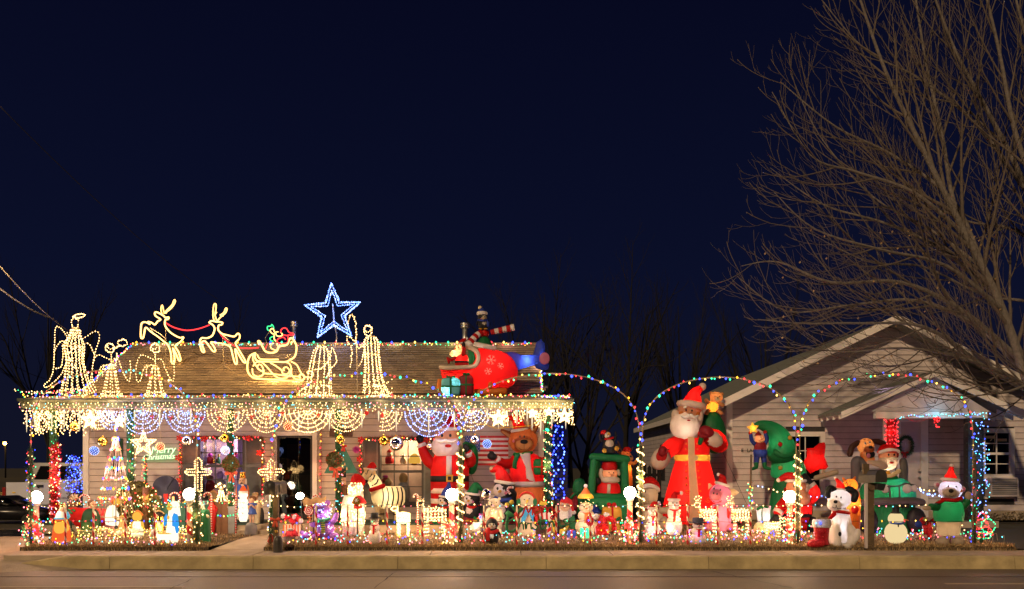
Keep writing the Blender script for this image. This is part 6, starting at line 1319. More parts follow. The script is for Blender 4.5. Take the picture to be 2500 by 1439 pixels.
hatted(1086, 1205, 1268, 36, -.5, 'fblue', (1096, 1180), (1095, 1190), 'fred'); hx, hy, hr = hatted(1152, 1196, 1272, 44, -.55, 'fgreen', (1176, 1196), (1163, 1185), 'fred')
hx, hy, hr = hatted(1231, 1165, 1285, 58, -.6, 'fred', (1200, 1150), (1216, 1146), 'fblue', d=6); f.P('pompom', 'fcream').ell(1200, 1145, 6, 5.5)
f.P('flipper', 'fblack').ctube([(1252, 1220, -6), (1256, 1205, -12), (1247, 1197, -18)], 6, 5); cn = f.P('candy_cane', 'fwhite'); cp = [(1243, 1204, -20), (1240, 1194, -20), (1243, 1189, -20), (1251, 1191, -20), (1254, 1189, -20)]
cp = curve([(1246, 1206, -20), (1240, 1197, -20), (1242, 1191, -20), (1249, 1190, -20), (1254, 1190, -20)], 4); cn.tube(cp, 3, 8); cr_ = f.P('candy_stripe', 'fred'); L_ = along(cp, 4)
for i in range(len(L_)-1): cr_.tube([tuple(L_[i]), tuple(L_[i].lerp(L_[i+1], .45))], 3.25, 8)
for x, y, w_ in ((1086, 1245, 1.5), (1152, 1245, 2.2), (1231, 1240, 3), (1231, 1185, 2), (1152, 1212, 1.2), (1218, 1155, 1.2), (1160, b-18, 2)): f.lamp(x, y, 4, w_, (.85, .9, 1))
# --- helicopter on the roof
hY = 16.3; hz = EYE+(1140-972)*hY/F
f = Fig('inflatable_helicopter', 'big red inflatable helicopter with blue tail standing on the right end of the roof', 'inflatable', 1185, Y=hY, z=hz)
f.P('hull', 'fred').slathe(0, [(0, 0)], 0) if 0 else None
hu = f.P('hull', 'fred'); n = 20
def loft(p, secs, n=20):
    """stack of ellipses along x: (x, centre y, half height, half depth)"""
    c = [tuple(v) for v in secs]; vs = []; xs = [s_[0] for s_ in c]
    o = []
    for i in range(len(c)-1):
        a, b_, c_, d_ = c[max(i-1, 0)], c[i], c[i+1], c[min(i+2, len(c)-1)]
        for k in range(4):
            t = k/4; o.append(tuple(.5*((2*b_[j])+(c_[j]-a[j])*t+(2*a[j]-5*b_[j]+4*c_[j]-d_[j])*t*t+(3*b_[j]-a[j]-3*c_[j]+d_[j])*t**3) for j in range(4)))
    o.append(c[-1])
    for x, y, hh, hd_ in o:
        for i in range(n): u = 2*math.pi*i/n; vs.append((x, y-max(hh, .2)*math.cos(u), max(hd_, .2)*math.sin(u)))
    p.add(vs, [(j*n+i, j*n+(i+1) % n, (j+1)*n+(i+1) % n, (j+1)*n+i) for j in range(len(o)-1) for i in range(n)]+[tuple(range(n-1, -1, -1)), tuple((len(o)-1)*n+i for i in range(n))])
loft(hu, [(1075, 902, 3, 8), (1080, 910, 13, 20), (1095, 922, 22, 28), (1120, 928, 25, 32), (1150, 920, 34, 34), (1160, 905, 48, 35), (1180, 903, 52, 36), (1210, 904, 50, 36), (1240, 906, 42, 32), (1256, 906, 30, 22), (1264, 908, 12, 9)])
f.P('cockpit_rim', 'fsilver').ctube([(1077, 899, -12), (1095, 902, -26), (1130, 902, -33), (1160, 899, -35), (1169, 885, -34), (1168, 868, -30), (1155, 855, -26), (1146, 852, -22)], 5.5, 5.5, 8); f.P('cockpit_lining', 'fgreen').pillow([(1144, 858), (1158, 866), (1163, 880), (1158, 892), (1146, 896)], -31, 3, 4); f.P('cockpit_floor', 'fgreen').ell(1118, 899, -8, 40, 3.5, 24)
loft(f.P('tail', 'fblue'), [(1225, 875, 12, 12), (1250, 882, 23, 16), (1275, 884, 17, 12), (1300, 880, 13, 9), (1318, 878, 14, 8)])
f.P('tail_fin', 'fblue').pillow([(1296, 882), (1304, 858), (1310, 836), (1320, 829), (1330, 838), (1331, 858), (1326, 876), (1342, 890), (1338, 902), (1325, 906), (1310, 900)], 0, 7, 5); f.P('tail_rotor', 'fpink').ell(1329, 877, -9, 13, 15, 3)
f.P('mast_dome', 'fgreen').slathe(1182, [(822, 5), (828, 13), (840, 19), (848, 20)], 0, 1); f.P('mast_trim', 'fwhite').ctube([(1160, 843, -16), (1180, 848, -22), (1208, 853, -16)], 6, 6, 8); f.P('mast', 'fred').slathe(1183, [(808, 10), (815, 12), (822, 9)])
def striped(pts, r0, r1, n_):
    c = along(curve(pts, 8), .25); m = len(c)
    for k in range(n_):
        s0, s1 = int(m*k/n_), min(int(m*(k+1)/n_)+1, m-1); seg = c[s0:s1+1:8]+[c[s1]]; ra = r0+(r1-r0)*k/n_; rb = r0+(r1-r0)*(k+1)/n_
        f.P('rotor_blade', 'fred' if k % 2 == 0 else 'fwhite').tube([tuple(q) for q in seg], [ra+(rb-ra)*i/max(len(seg)-1, 1) for i in range(len(seg))], 10)
striped([(1198, 813, -4), (1222, 808, -6), (1256, 801, -8)], 6.5, 8.5, 6); striped([(1176, 812, -6), (1162, 824, -12), (1144, 846, -20)], 7, 9.5, 6)
for x, y, r in ((1200, 884, 12), (1222, 899, 8.5), (1193, 911, 9)):
    p = f.P('snowflake', 'fwhite')
    dd = -36.6 if x < 1210 else -35
    for a in range(6):
        u = R(a*60+8); e_ = (x+r*math.cos(u), y+r*math.sin(u), dd+1); p.tube([(x, y, dd), e_], .8, 4)
        for sg in (-.6, .6): m_ = (x+r*.6*math.cos(u), y+r*.6*math.sin(u), dd); p.tube([m_, (x+r*.95*math.cos(u+sg*.5), y+r*.95*math.sin(u+sg*.5), dd+1)], .6, 4)
for x0, x1, d in ((1080, 1232, -24), (1088, 1232, 20)): f.P('skid', 'forange').ctube([(x0, 950, d), (x0+6, 960, d), (x0+40, 963, d), (x1, 958, d)], 7.5, 8.5, 10)
f.P('skid_end', 'forange').slathe(1078, [(929, 7), (945, 10), (960, 8)], -24); f.P('skid_strut', 'forange').ell(1198, 944, -28, 6, 9, 6)
f.lamp(1205, 890, 0, 16, (1, .7, .5)); f.lamp(1120, 930, 0, 9, (1, .7, .5)); f.lamp(1246, 880, 0, 12, (.8, .85, 1)); f.lamp(1285, 882, 0, 6, (.8, .85, 1)); f.lamp(1318, 870, 0, 2, (.8, .85, 1)); f.lamp(1160, 880, -60, 1.5, (1, .8, .6)); f.lamp(1180, 930, 0, 6, (1, .7, .5)); f.lamp(1150, 880, -14, 1.5)  # one unseen lamp stands outside, in front of the cockpit
f = Fig('inflatable_pilot', 'inflatable santa pilot seated in the cockpit of the red helicopter', 'inflatable', 1124, Y=hY-.1, z=EYE+(1140-900)*(hY-.1)/F, group='inflatable santas')
f.P('coat', 'fred').slathe(1128, [(864, 9), (872, 14), (884, 17), (898, 16)], -6, .8); f.P('belt', 'fblack').lathe(1128, [(884, 17.6), (888, 17.6)], -6, .82, 16); f.P('head', 'fskin').ell(1124, 850, -8, 11, 12, 11); f.P('beard', 'fcream').ell(1114, 864, -10, 16, 9, 11, -12); f.P('nose', 'fskin').ell(1112, 853, -12, 3, 3, 3); eyes(f, [(1120, 851)], -18.5, 1, 1.5)
santa_hat(f, 1127, 841, 10, (1140, 828), mid=(1133, 832), d=-8, th=4, pr=3.5, tilt=-12); f.P('arm', 'fred').ctube([(1132, 868, -18), (1134, 858, -22), (1133, 852, -23)], 5.5, 5); f.P('mitten', 'fblack').slathe(1133, [(839, 1.5), (844, 4), (851, 4.5)], -23); f.P('arm', 'fred').ctube([(1112, 876, -14), (1104, 882, -18), (1099, 880, -19)], 4, 3.5); f.P('control_stick', 'fred').tube([(1094, 875, -18), (1098, 890, -16)], 3, 8)
f.lamp(1126, 880, -6, 3); f.lamp(1124, 850, -8, 2); f.lamp(1113, 864, -10, 1.5)
f = Fig('inflatable_penguin', 'small inflatable penguin in a blue knit hat standing on the helicopter rotor mast', 'inflatable', 1181, Y=hY-.02, z=EYE+(1140-806)*(hY-.02)/F, group=GI); hx, hy, hr = penguin(f, 1180, 763, 806, 27, .4, belly='fsilver', flip=True, lean=-2)
f.P('hat', 'fblue').slathe(1176, [(753, 4), (758, 8), (765, 11)]); f.P('hat_brim', 'fwhite').lathe(1177, [(762, 12), (764, 13.5), (768, 13.5), (770, 12)]); f.P('pompom', 'fcream').ell(1172, 752, 0, 5); f.P('scarf', 'fblue').ctube([(1168, 783, -6), (1180, 786, -14), (1190, 783, -6)], 2.6); f.P('scarf_tail', 'fblue').pillow([(1187, 783), (1196, 788), (1195, 799), (1188, 800)], -8, 2, 4)
for nm, lb, a in (('inflatable_gift', 'glowing blue inflatable present with green ribbon at the front of the helicopter', (1082, 1128, 929, 971, -62, -34, 'fcyan', 'fgreen')), ('inflatable_gift', 'dark red inflatable present with green ribbon behind the glowing blue one', (1124, 1158, 922, 969, -54, -30, 'fdkred', 'fgreen'))):
    f = Fig(nm, lb, 'present', (a[0]+a[1])/2, Y=hY, z=hz, group='inflatable presents'); gift(f, *a)
    if a[6] == 'fcyan': f.lamp(1096, 958, -48, 5, (.75, .95, 1)); f.lamp(1110, 945, -48, 2, (.75, .95, 1))
    else: f.lamp(1141, 945, -42, .5)
# --- green train engine with santa driver, penguin and reindeer on top
f = Fig('inflatable_train', 'dark green inflatable train engine with an open cab beside the globe lamp', 'inflatable', 1485, base=1296, group=GI); b = f.py0
f.P('boiler', 'fgreen').slathe(1485, [(1215, 50), (1225, 58), (1245, 60), (1275, 58), (b, 50)], 14, .7)
for x in (1450, 1525): f.P('cab_post', 'fgreen').ctube([(x-(8 if x < 1500 else -2), 1220, 0), (x, 1122, 0)], 9.5, 8.5, 12)
f.P('cab_roof', 'fgreen').ctube([(1446, 1116, 0), (1490, 1117, 0), (1530, 1122, 0)], 9.5, 10, 12); f.P('cab_sill', 'fgreen').ctube([(1440, 1212, -2), (1490, 1214, -4), (1535, 1214, -2)], 9, 9, 12)
for x in (1462, 1518): f.P('back_post', 'fgreen').ctube([(x, 1215, 34), (x, 1125, 34)], 8, 8, 10)
f.P('cab_roof', 'fgreen').ctube([(1452, 1117, 34), (1525, 1122, 34)], 9, 9, 10); f.P('chimney', 'fgreen').ctube([(1418, 1250, 6), (1414, 1215, 6), (1412, 1190, 6), (1416, 1180, 6)], 13, 14, 12); f.P('wheel', 'fdkred').ell(1402, 1228, 0, 12, 26, 9)
f.P('wheel_band', 'fgreen').ctube([(1394, 1216, -9), (1402, 1206, -9), (1410, 1203, -8)], 3.5); f.lamp(1490, 1255, 10, 2); f.lamp(1485, 1230, 10, 1.5)
f = Fig('inflatable_driver', 'inflatable santa driver looking out of the green train cab', 'inflatable', 1487, Y=f.Y+.14, z=EYE+(1140-1214)*(f.Y+.14)/F, group='inflatable santas'); f.P('coat', 'fred').slathe(1486, [(1178, 20), (1186, 27), (1202, 30), (1213, 28)], 0, .6); f.P('front_band', 'fsilver').prism([(1481, 1182), (1489, 1182), (1487, 1212), (1479, 1212)], -18.6, -16)
f.P('head', 'fskin').ell(1489, 1157, 0, 19, 18, 15); f.P('beard', 'fsilver').ell(1489, 1172, -5, 25, 10, 14); f.P('hair', 'fsilver').ctube([(1468, 1148, 0), (1466, 1160, -2), (1472, 1170, -4)], 5, 5); f.P('nose', 'fskin').ell(1491, 1160, -15, 3.5, 3, 3); eyes(f, [(1485, 1154), (1496, 1154.5)], -14.8, 1.5, 1.7); f.P('hat', 'fred').slathe(1488, [(1128, 15), (1132, 18), (1142, 19), (1148, 17)], 0, .85); f.P('mitten', 'fblack').ell(1459, 1175, -8, 8, 9, 7); f.P('hair', 'fsilver').ctube([(1509, 1150, 0), (1511, 1158, -2)], 4, 4); f.lamp(1488, 1195, 0, .8); f.lamp(1488, 1156, 2, .6)
f = Fig('inflatable_penguin', 'inflatable penguin in a red cap sitting on the green train roof with flippers raised', 'inflatable', 1487, Y=f.Y-.14, z=EYE+(1140-1107)*(f.Y-.14)/F, group=GI); f.P('body', 'fblack').slathe(1487, [(1070, 10), (1080, 14), (1095, 17), (1107, 15)], 0, .9); f.P('belly', 'fsilver').ell(1487, 1086, -6, 12, 14, 10); f.P('head', 'fblack').ell(1480, 1062, 0, 12, 11, 11, 15); f.P('face', 'fsilver').ell(1482, 1063, -5, 9, 8.5, 8); f.P('beak', 'fyellow').ctube([(1484, 1060, -12), (1488, 1062, -15)], 2.8, 1.5); eyes(f, [(1478, 1058), (1485, 1058)], -12.4, 1, 1.3)
f.P('hat', 'fred').slathe(1475, [(1051, 5), (1055, 9), (1061, 10)]); f.P('scarf', 'fred').ctube([(1476, 1073, -8), (1486, 1072, -11), (1496, 1069, -8)], 2.5)
for p in ([(1472, 1078, 0), (1465, 1070, -2), (1464, 1060, -3)], [(1498, 1076, 0), (1503, 1066, -2), (1502, 1056, -3)]): f.P('flipper', 'fblack').ctube(p, 4, 2.2)
for x, y in ((1474, 1101), (1504, 1096)): f.P('foot', 'fyellow').ell(x, y, -13, 6, 6, 4)
f.lamp(1487, 1088, 3, .6)
f = Fig('inflatable_reindeer', 'orange inflatable reindeer with a red cap peeking out behind the green train', 'inflatable', 1530, Y=Y_of(1288), group=GI); f.P('head', 'fbrown').ell(1528, 1112, 0, 14, 12, 11, 15); f.P('muzzle', 'ftan').ell(1538, 1119, -6, 7, 8, 7); f.P('nose', 'fblack').ell(1538, 1115, -13, 3, 2.5, 2); eyes(f, [(1530, 1107), (1536, 1109)], -10.8, 1.1, 1.5); f.P('hat', 'fred').slathe(1531, [(1092, 5), (1096, 9), (1103, 10)])
for p in ([(1518, 1100, 0), (1513, 1090, 0), (1509, 1078, 0)], [(1514, 1092, 0), (1505, 1086, 0)], [(1540, 1100, 0), (1546, 1092, 0)]): f.P('antler', 'fdkbrown').ctube(p, 2.6, 1.6)
f.P('ear', 'fbrown').ctube([(1516, 1108, 0), (1508, 1103, 0)], 4, 2.5); f.P('body', 'forange').slathe(1522, [(1126, 14), (1140, 20), (1200, 24), (f.py0, 22)], 6, .6); f.P('arm', 'forange').ctube([(1535, 1130, -6), (1546, 1132, -10), (1552, 1126, -12)], 5, 4); f.lamp(1525, 1145, 6, 5, (1, .6, .25)); f.lamp(1528, 1112, 2, .8)
# --- the biggest santa
f = Fig('inflatable_santa', 'biggest inflatable santa in a long glowing red robe with a gold belt', 'inflatable', 1690, base=1277, group='inflatable santas'); b = f.py0
f.P('robe', 'fred').slathe(1690, [(1070, 36), (1085, 42), (1105, 42), (1111, 41)], 0, .78, 24); f.P('skirt', 'fred').slathe(1690, [(1126, 41.5), (1135, 44), (1170, 54), (1215, 66), (1255, 76), (b, 78)], 0, .78, 24); f.P('belt', 'fyellow').lathe(1690, [(1110.8, 41), (1113, 43), (1124, 43.5), (1126.2, 41.7)], 0, .8, 24); f.P('buckle', 'fcream').ell(1691, 1119, -34, 6, 7, 2)
f.P('front_panel', 'fcream').add([(1672+xo+d_, y, -zz) for y, xo, zz, w_ in ((1068, 0, 30, 16), (1090, 0, 34.5, 16), (1111, 0, 34, 16), (1140, 0, 37, 18), (1180, 0, 45, 20), (1220, -1, 54, 23), (1255, -3, 61.5, 28), (b-2, -5, 62.5, 32)) for d_ in (0, w_)], [(2*i, 2*i+2, 2*i+3, 2*i+1) for i in range(7)])
for i, y in enumerate((1085, 1098, 1135, 1150, 1166, 1182, 1198)):
    for sg in (-1, 1): disc(f, 'trim_dot', 'forange', 1681+sg*(13+i*.6), y, 2.6, 2.6, -(33+max(0, y-1120)*.21))
for x, y in ((1668, 1200), (1664, 1228), (1716, 1218), (1722, 1240)):
    p = f.P('swirl', 'forange'); p.tube([(x+(1+k*.42)*math.cos(k*.6), y+(1+k*.42)*math.sin(k*.6), -(49+(y-1180)*.22-abs(x-1690)*.2)) for k in range(16)], .7, 4)
f.P('arm', 'fred').ctube([(1660, 1082, -4), (1640, 1090, -10), (1620, 1108, -20), (1606, 1122, -28)], 22, 17, 14); f.P('cuff', 'ffur').ctube([(1612, 1114, -24), (1603, 1128, -30)], 22, 22, 14); f.P('cuff_lining', 'fred').ell(1606, 1114, -48, 13, 15, 4, 25); mitten(f, 'fdkred', 1606, 1106, 11, -50, -70, 1)
f.P('arm', 'fred').ctube([(1722, 1065, -4), (1748, 1072, -8), (1754, 1088, -16), (1738, 1085, -30), (1722, 1072, -40)], 22, 15, 14); f.P('cuff', 'ffur').ctube([(1738, 1080, -32), (1728, 1072, -40)], 19, 19, 14); mitten(f, 'fdkred', 1716, 1058, 15, -52, 200, -1, 1); f.P('sack_strap', 'fgreen').ctube([(1700, 1072, -50), (1697, 1084, -48)], 6, 5)
f.P('sack', 'fgreen').ell(1748, 1055, 26, 32, 54, 28, -8)
f.P('head', 'fskin').ell(1682, 1005, -4, 30, 27, 27); bd = f.P('beard', 'ffur'); bd.ell(1669, 1040, -14, 37, 36, 26, -8); bd.ell(1650, 1022, -8, 12, 22, 14, -16); bd.ell(1703, 1025, -8, 11, 26, 15, 12)
for sg in (-1, 1): f.P('moustache', 'white').ctube([(1674+sg*3, 1018, -43), (1674+sg*11, 1022, -43), (1674+sg*20, 1018, -39)], 5, 2.2); f.P('eyebrow', 'white').ell(1677+sg*11, 997, -30, 5, 2.5, 2, sg*14); disc(f, 'cheek', 'forange', 1677+sg*19, 1012, 7, 6, -25)
f.P('nose', 'fskin').ell(1675, 1009, -34, 5.5, 5, 5); eyes(f, [(1668, 1004), (1682, 1005)], -31.5, 2, 2.6); disc(f, 'mouth', 'fred', 1672, 1029, 4.5, 2, -41)
santa_hat(f, 1687, 990, 28, (1714, 945), trim='ffur', mid=(1698, 958), th=17, d=-4, pr=9.5, tilt=9)
f.lamp(1690, 1215, 0, 42, (1, .72, .42)); f.lamp(1690, 1150, 0, 20, (1, .72, .42)); f.lamp(1690, 1118, 0, 9, (1, .8, .5)); f.lamp(1690, 1095, 0, 8, (1, .72, .42)); f.lamp(1632, 1098, -14, 5, (1, .72, .42)); f.lamp(1742, 1075, -10, 7, (1, .72, .42)); f.lamp(1682, 1000, -2, 9, (1, .75, .5)); f.lamp(1694, 972, -4, 6, (1, .7, .45)); f.lamp(1669, 1048, -22, 1.6, (1, .85, .7)); f.P('tether', 'cableblack').tube([(1768, 1105, 10), (1832, 1232, 30)], .5, 4); f.P('tether', 'cableblack').tube([(1620, 1120, 0), (1575, 1280, 30)], .4, 4)
f = Fig('inflatable_bear', 'orange inflatable teddy bear riding on the green sack of the biggest santa', 'inflatable', 1742, Y=f.Y+.15, z=EYE+(1140-1010)*(f.Y+.15)/F, group=GI); f.P('body', 'forange').ell(1739, 993, 0, 15, 14, 12); f.P('head', 'ftan').ell(1748, 971, -2, 16, 14, 12)
for x, y in ((1736, 961), (1762, 963)): f.P('ear', 'ftan').ell(x, y, 0, 5, 5, 3.5)
f.P('muzzle', 'fcream').ell(1748, 976, -13, 6, 5, 4); f.P('nose', 'fblack').ell(1748, 973.5, -17, 2.2, 1.6, 1.4); eyes(f, [(1742, 969), (1754, 969)], -13, 1.2, 1.4)
for p in ([(1728, 984, -4), (1722, 978, -8)], [(1754, 986, -4), (1762, 990, -8)], [(1728, 1004, -4), (1722, 1010, -10)], [(1752, 1004, -4), (1758, 1010, -10)]): f.P('paw', 'ftan').ctube(p, 5, 5)
f.lamp(1739, 994, 0, 4.5, (1, .6, .25)); f.lamp(1748, 971, 0, .8)
# --- beige seal-eyed bear with santa hat behind the garland post
f = Fig('inflatable_polar_bear', 'large beige inflatable bear in a red hat half hidden by the garland post', 'inflatable', 1590, base=1293, group=GI); b = f.py0
f.P('body', 'fbeige').slathe(1588, [(1232, 22), (1245, 28), (1270, 32), (b, 28)], 4, .85); f.P('head', 'fbeige').ell(1585, 1208, 0, 22, 32, 22); f.P('muzzle', 'fbeige').ell(1572, 1218, -12, 14, 13, 12); f.P('nose', 'fblack').ell(1566, 1212, -22, 4, 3, 3); eyes(f, [(1572, 1200), (1584, 1200)], -19.5, 1.6, 2.4)
f.P('hat', 'fred').ctube([(1583, 1186, 2), (1588, 1178, 2), (1602, 1186, 0), (1608, 1198, -2)], 20, 4, 14); f.P('hat_brim', 'fwhite').ctube([(1564, 1190, -16), (1582, 1185, -22), (1602, 1192, -12), (1607, 1199, -4)], 6, 4, 8); f.P('scarf', 'fdkred').ctube([(1568, 1244, -16), (1586, 1241, -23), (1604, 1240, -16)], 3)
f.P('arm', 'fbeige').ctube([(1606, 1246, -8), (1620, 1246, -14), (1630, 1244, -16)], 9, 8); f.P('leg', 'fbeige').ell(1618, 1278, -12, 13, 18, 14); f.P('leg', 'fbeige').ell(1570, 1282, -14, 13, 14, 14); f.lamp(1588, 1262, 2, 1.2); f.lamp(1585, 1206, 2, .8)
# --- pig
f = Fig('inflatable_pig', 'pink inflatable pig in a santa hat sitting right of the biggest santa', 'inflatable', 1755, base=1299, group=GI); b = f.py0
f.P('body', 'fpink').slathe(1758, [(1232, 18), (1245, 23), (1270, 27), (b, 24)], 0, .85); f.P('head', 'fpink').ell(1757, 1207, -4, 27, 26, 23); f.P('snout', 'fpink').ctube([(1744, 1208, -18), (1735, 1207, -32)], 13, 12.5, 14)
for x, y in ((1731, 1203), (1739, 1205)): disc(f, 'nostril', 'fblack', x, y, 1.7, 3, -43.5, 8)
eyes(f, [(1737, 1193), (1752, 1196)], -24.5, 2, 2.6); f.P('mouth', 'fdkred').ctube([(1735, 1224, -24), (1745, 1226, -25), (1755, 1222, -25)], 1)
santa_hat(f, 1762, 1183, 15, (1753, 1159), mid=(1764, 1166), th=7, d=-2, pr=4.5, tilt=18)
f.P('ear', 'fcream').pillow([(1780, 1195), (1790, 1193), (1804, 1203), (1795, 1209), (1778, 1212)], -4, 4, 4); f.P('ear', 'fcream').pillow([(1729, 1196), (1729, 1181), (1733, 1180), (1740, 1186)], 0, 3, 4)
f.P('vest', 'fred').pillow([(1737, 1237), (1746, 1234), (1745, 1254), (1735, 1255)], -20, 4, 4); f.P('vest', 'fred').pillow([(1770, 1240), (1777, 1246), (1776, 1266), (1769, 1264)], -18, 3, 4)
for p in ([(1735, 1250, -10), (1722, 1252, -16), (1712, 1250, -18)], [(1774, 1250, -10), (1781, 1242, -16), (1782, 1232, -18)]): f.P('arm', 'fpink').ctube(p, 8, 7); f.P('trotter', 'fcream').ell(p[2][0], p[2][1]-2, p[2][2], 7, 7, 6)
for x in (1728, 1782): f.P('leg', 'fpink').ell(x, 1288, -16, 14, 11, 13); f.P('foot', 'fpink').ell(x+4, 1286, -28, 8, 11, 4)
f.lamp(1758, 1265, 0, 3.5, (1, .8, .75)); f.lamp(1757, 1207, 0, 2, (1, .8, .75))
# --- bending green tree with elf, star and lumberjack santa
f = Fig('inflatable_tree', 'green inflatable christmas tree bending over to the left with round baubles', 'inflatable', 1905, base=1282, group=GI); b = f.py0
f.P('tree_top', 'fgreen').ctube([(1912, 1105, 10), (1910, 1085, 8), (1900, 1062, 6), (1882, 1046, 4), (1858, 1038, 2), (1840, 1042, 0)], 38, 5, 18, 6); f.P('tree_middle', 'fgreen').slathe(1926, [(1090, 26, -6), (1105, 32, -4), (1130, 38, 0), (1158, 44, 4), (1168, 38, 4)], 12, .7, 18); f.P('tree_base', 'fgreen').slathe(1930, [(1160, 30), (1190, 38), (1230, 46), (1262, 50), (b, 40)], 16, .6, 18); f.P('tree_hem', 'fgreen').ctube([(1888, 1104, -14), (1905, 1113, -20), (1930, 1108, -20)], 7, 8, 10)
for x, y, m, d in ((1896, 1086, 'fred', -25), (1920, 1070, 'fyellow', -24), (1902, 1143, 'fyellow', -10), (1915, 1195, 'fred', -12)): f.P('bauble', m).ell(x, y, d, 5.5, 5.5, 4)
f.P('seam', 'fblack').tube(curve([(1921, 1105, -18), (1930, 1130, -16), (1934, 1160, -17)], 4), .4, 4); f.lamp(1928, 1145, 14, 7, (.9, 1, .8)); f.lamp(1905, 1080, 6, 4, (.9, 1, .8)); f.lamp(1930, 1235, 16, 2, (.9, 1, .8)); tY = f.Y
f = Fig('inflatable_elf', 'inflatable elf in blue trousers and red vest hanging from the tip of the bending tree', 'inflatable', 1856, Y=tY-.05, z=EYE+(1140-1148)*(tY-.05)/F, group=GI); f.P('trousers', 'fblue').slathe(1856, [(1098, 15), (1106, 17), (1116, 15)], 0, .7); f.P('vest', 'fdkred').slathe(1856, [(1080, 12), (1088, 15), (1100, 15)], 0, .7); f.P('head', 'fskin').ell(1854, 1072, -2, 12, 12, 11); f.P('nose', 'fskin').ell(1857, 1073, -13, 3, 2.5, 3); eyes(f, [(1853, 1068), (1860, 1068)], -12.5, 1, 1.4, 'fblack', 'fwhite')
f.P('mouth', 'fblack').tube([(1850, 1077, -11.5), (1855, 1080, -12), (1861, 1077, -11.5)], .5, 4); f.P('hat', 'fdkred').slathe(1851, [(1053, 1.5), (1058, 5), (1064, 10)], -1)
for sg, p in ((-1, [(1843, 1085, 0), (1834, 1076, -4), (1831, 1062, -6)]), (1, [(1867, 1085, 0), (1872, 1074, 0), (1869, 1060, 0)])): f.P('sleeve', 'fblue').ctube(p, 5, 4.5); f.P('hand', 'fred').ell(p[2][0]-1, p[2][1]-4, p[2][2], 5, 5, 4); lx = 1856+sg*9; f.P('trouser_leg', 'fblue').ctube([(1856+sg*7, 1110, 0), (lx, 1122, 0), (lx+sg*1, 1132, 0)], 7.5, 6); f.P('boot', 'fgreen').ctube([(lx+sg*1, 1131, -1), (lx+sg*2, 1141, -2), (lx+sg*12, 1145, -6)], 6, 4)
f.lamp(1856, 1100, 0, .6); f.lamp(1854, 1072, 0, .5)
f = Fig('inflatable_star', 'yellow puffy star held up by the hanging elf', 'inflatable star', 1838, Y=tY-.12, z=EYE+(1140-1062)*(tY-.12)/F, group='inflatable stars'); f.P('star', 'fyellow').pillow(star_pts(1838, 1046, 16, .5, -95), 0, 5, 6); f.lamp(1838, 1046, 0, .8)
f = Fig('inflatable_star', 'big red puffy star on a log at the right of the bending tree', 'inflatable star', 1990, Y=tY-.05, z=EYE+(1140-1156)*(tY-.05)/F, group='inflatable stars'); f.P('star', 'fred').pillow([(1970, 1095), (1986, 1094), (2000, 1082), (2013, 1080), (2015, 1090), (2012, 1115), (2022, 1140), (2014, 1147), (1998, 1147), (1978, 1157), (1968, 1145), (1962, 1128), (1970, 1115)], 0, 14, 7); f.lamp(1990, 1128, 0, 3.5, (1, .7, .5))
lg = f.P('log', 'fbeige'); lg.ctube([(1986, 1167, -16), (2034, 1153, -18)], 6.5, 6.5, 10); lg.ctube([(2006, 1160, -17), (2003, 1150, -17)], 4.5, 4)
f = Fig('inflatable_santa', 'inflatable lumberjack santa crouching under the bending green tree', 'inflatable', 1935, base=1300, group='inflatable santas'); b = f.py0
f.P('coat', 'fred').slathe(1940, [(1205, 22, 6), (1220, 34, 4), (1250, 40, 0), (1275, 36, -2)], -4, .75); f.P('belt', 'fblack').lathe(1938, [(1254, 40.5), (1262, 40.5)], -4, .77, 18); f.P('head', 'fskin').ell(1938, 1190, -14, 24, 22, 20); f.P('beard', 'fskin').ell(1947, 1216, -20, 24, 20, 18); f.P('hair', 'fsilver').ell(1962, 1192, -12, 10, 14, 12); f.P('nose', 'fskin').ell(1932, 1192, -35, 5, 4.5, 5); eyes(f, [(1926, 1186), (1938, 1187)], -33, 1.6, 2.2)
santa_hat(f, 1938, 1174, 22, (1897, 1172), mid=(1918, 1163), th=8, d=-12, pr=5.5); f.P('arm', 'fred').ctube([(1918, 1222, -8), (1902, 1235, -16), (1891, 1250, -22)], 13, 11, 12); f.P('cuff', 'fwhite').tube([(1895, 1246, -20), (1890, 1253, -22)], 12.5, 12); mitten(f, 'fblack', 1888, 1264, 13, -24, 100, 1)
f.P('arm', 'fred').ctube([(1968, 1222, -8), (1984, 1210, -8), (1985, 1195, -6), (1978, 1186, -4)], 15, 11, 12); f.P('cuff', 'fwhite').tube([(1981, 1190, -5), (1976, 1183, -3)], 12.5, 12); f.P('glove', 'fblack').ctube([(1976, 1184, -3), (1968, 1174, 0), (1964, 1166, 2)], 12, 11, 12)
f.P('trousers', 'fred').ctube([(1925, 1268, -4), (1930, 1284, -12)], 17, 14, 12); f.P('trousers', 'fred').ctube([(1952, 1266, -4), (1962, 1284, -10)], 15, 12, 12); f.P('boot', 'fblack').ell(1976, 1280, -14, 16, 20, 16, 10); f.P('boot', 'fblack').ell(1908, 1286, -14, 14, 12, 14); f.P('sack', 'fgreen').ell(1976, 1245, 14, 14, 28, 12)
f.lamp(1940, 1240, -4, 10, (1, .7, .5)); f.lamp(1938, 1190, -12, 2); f.lamp(1982, 1205, -8, 2.5, (1, .7, .5)); f.lamp(1930, 1172, -12, 1)
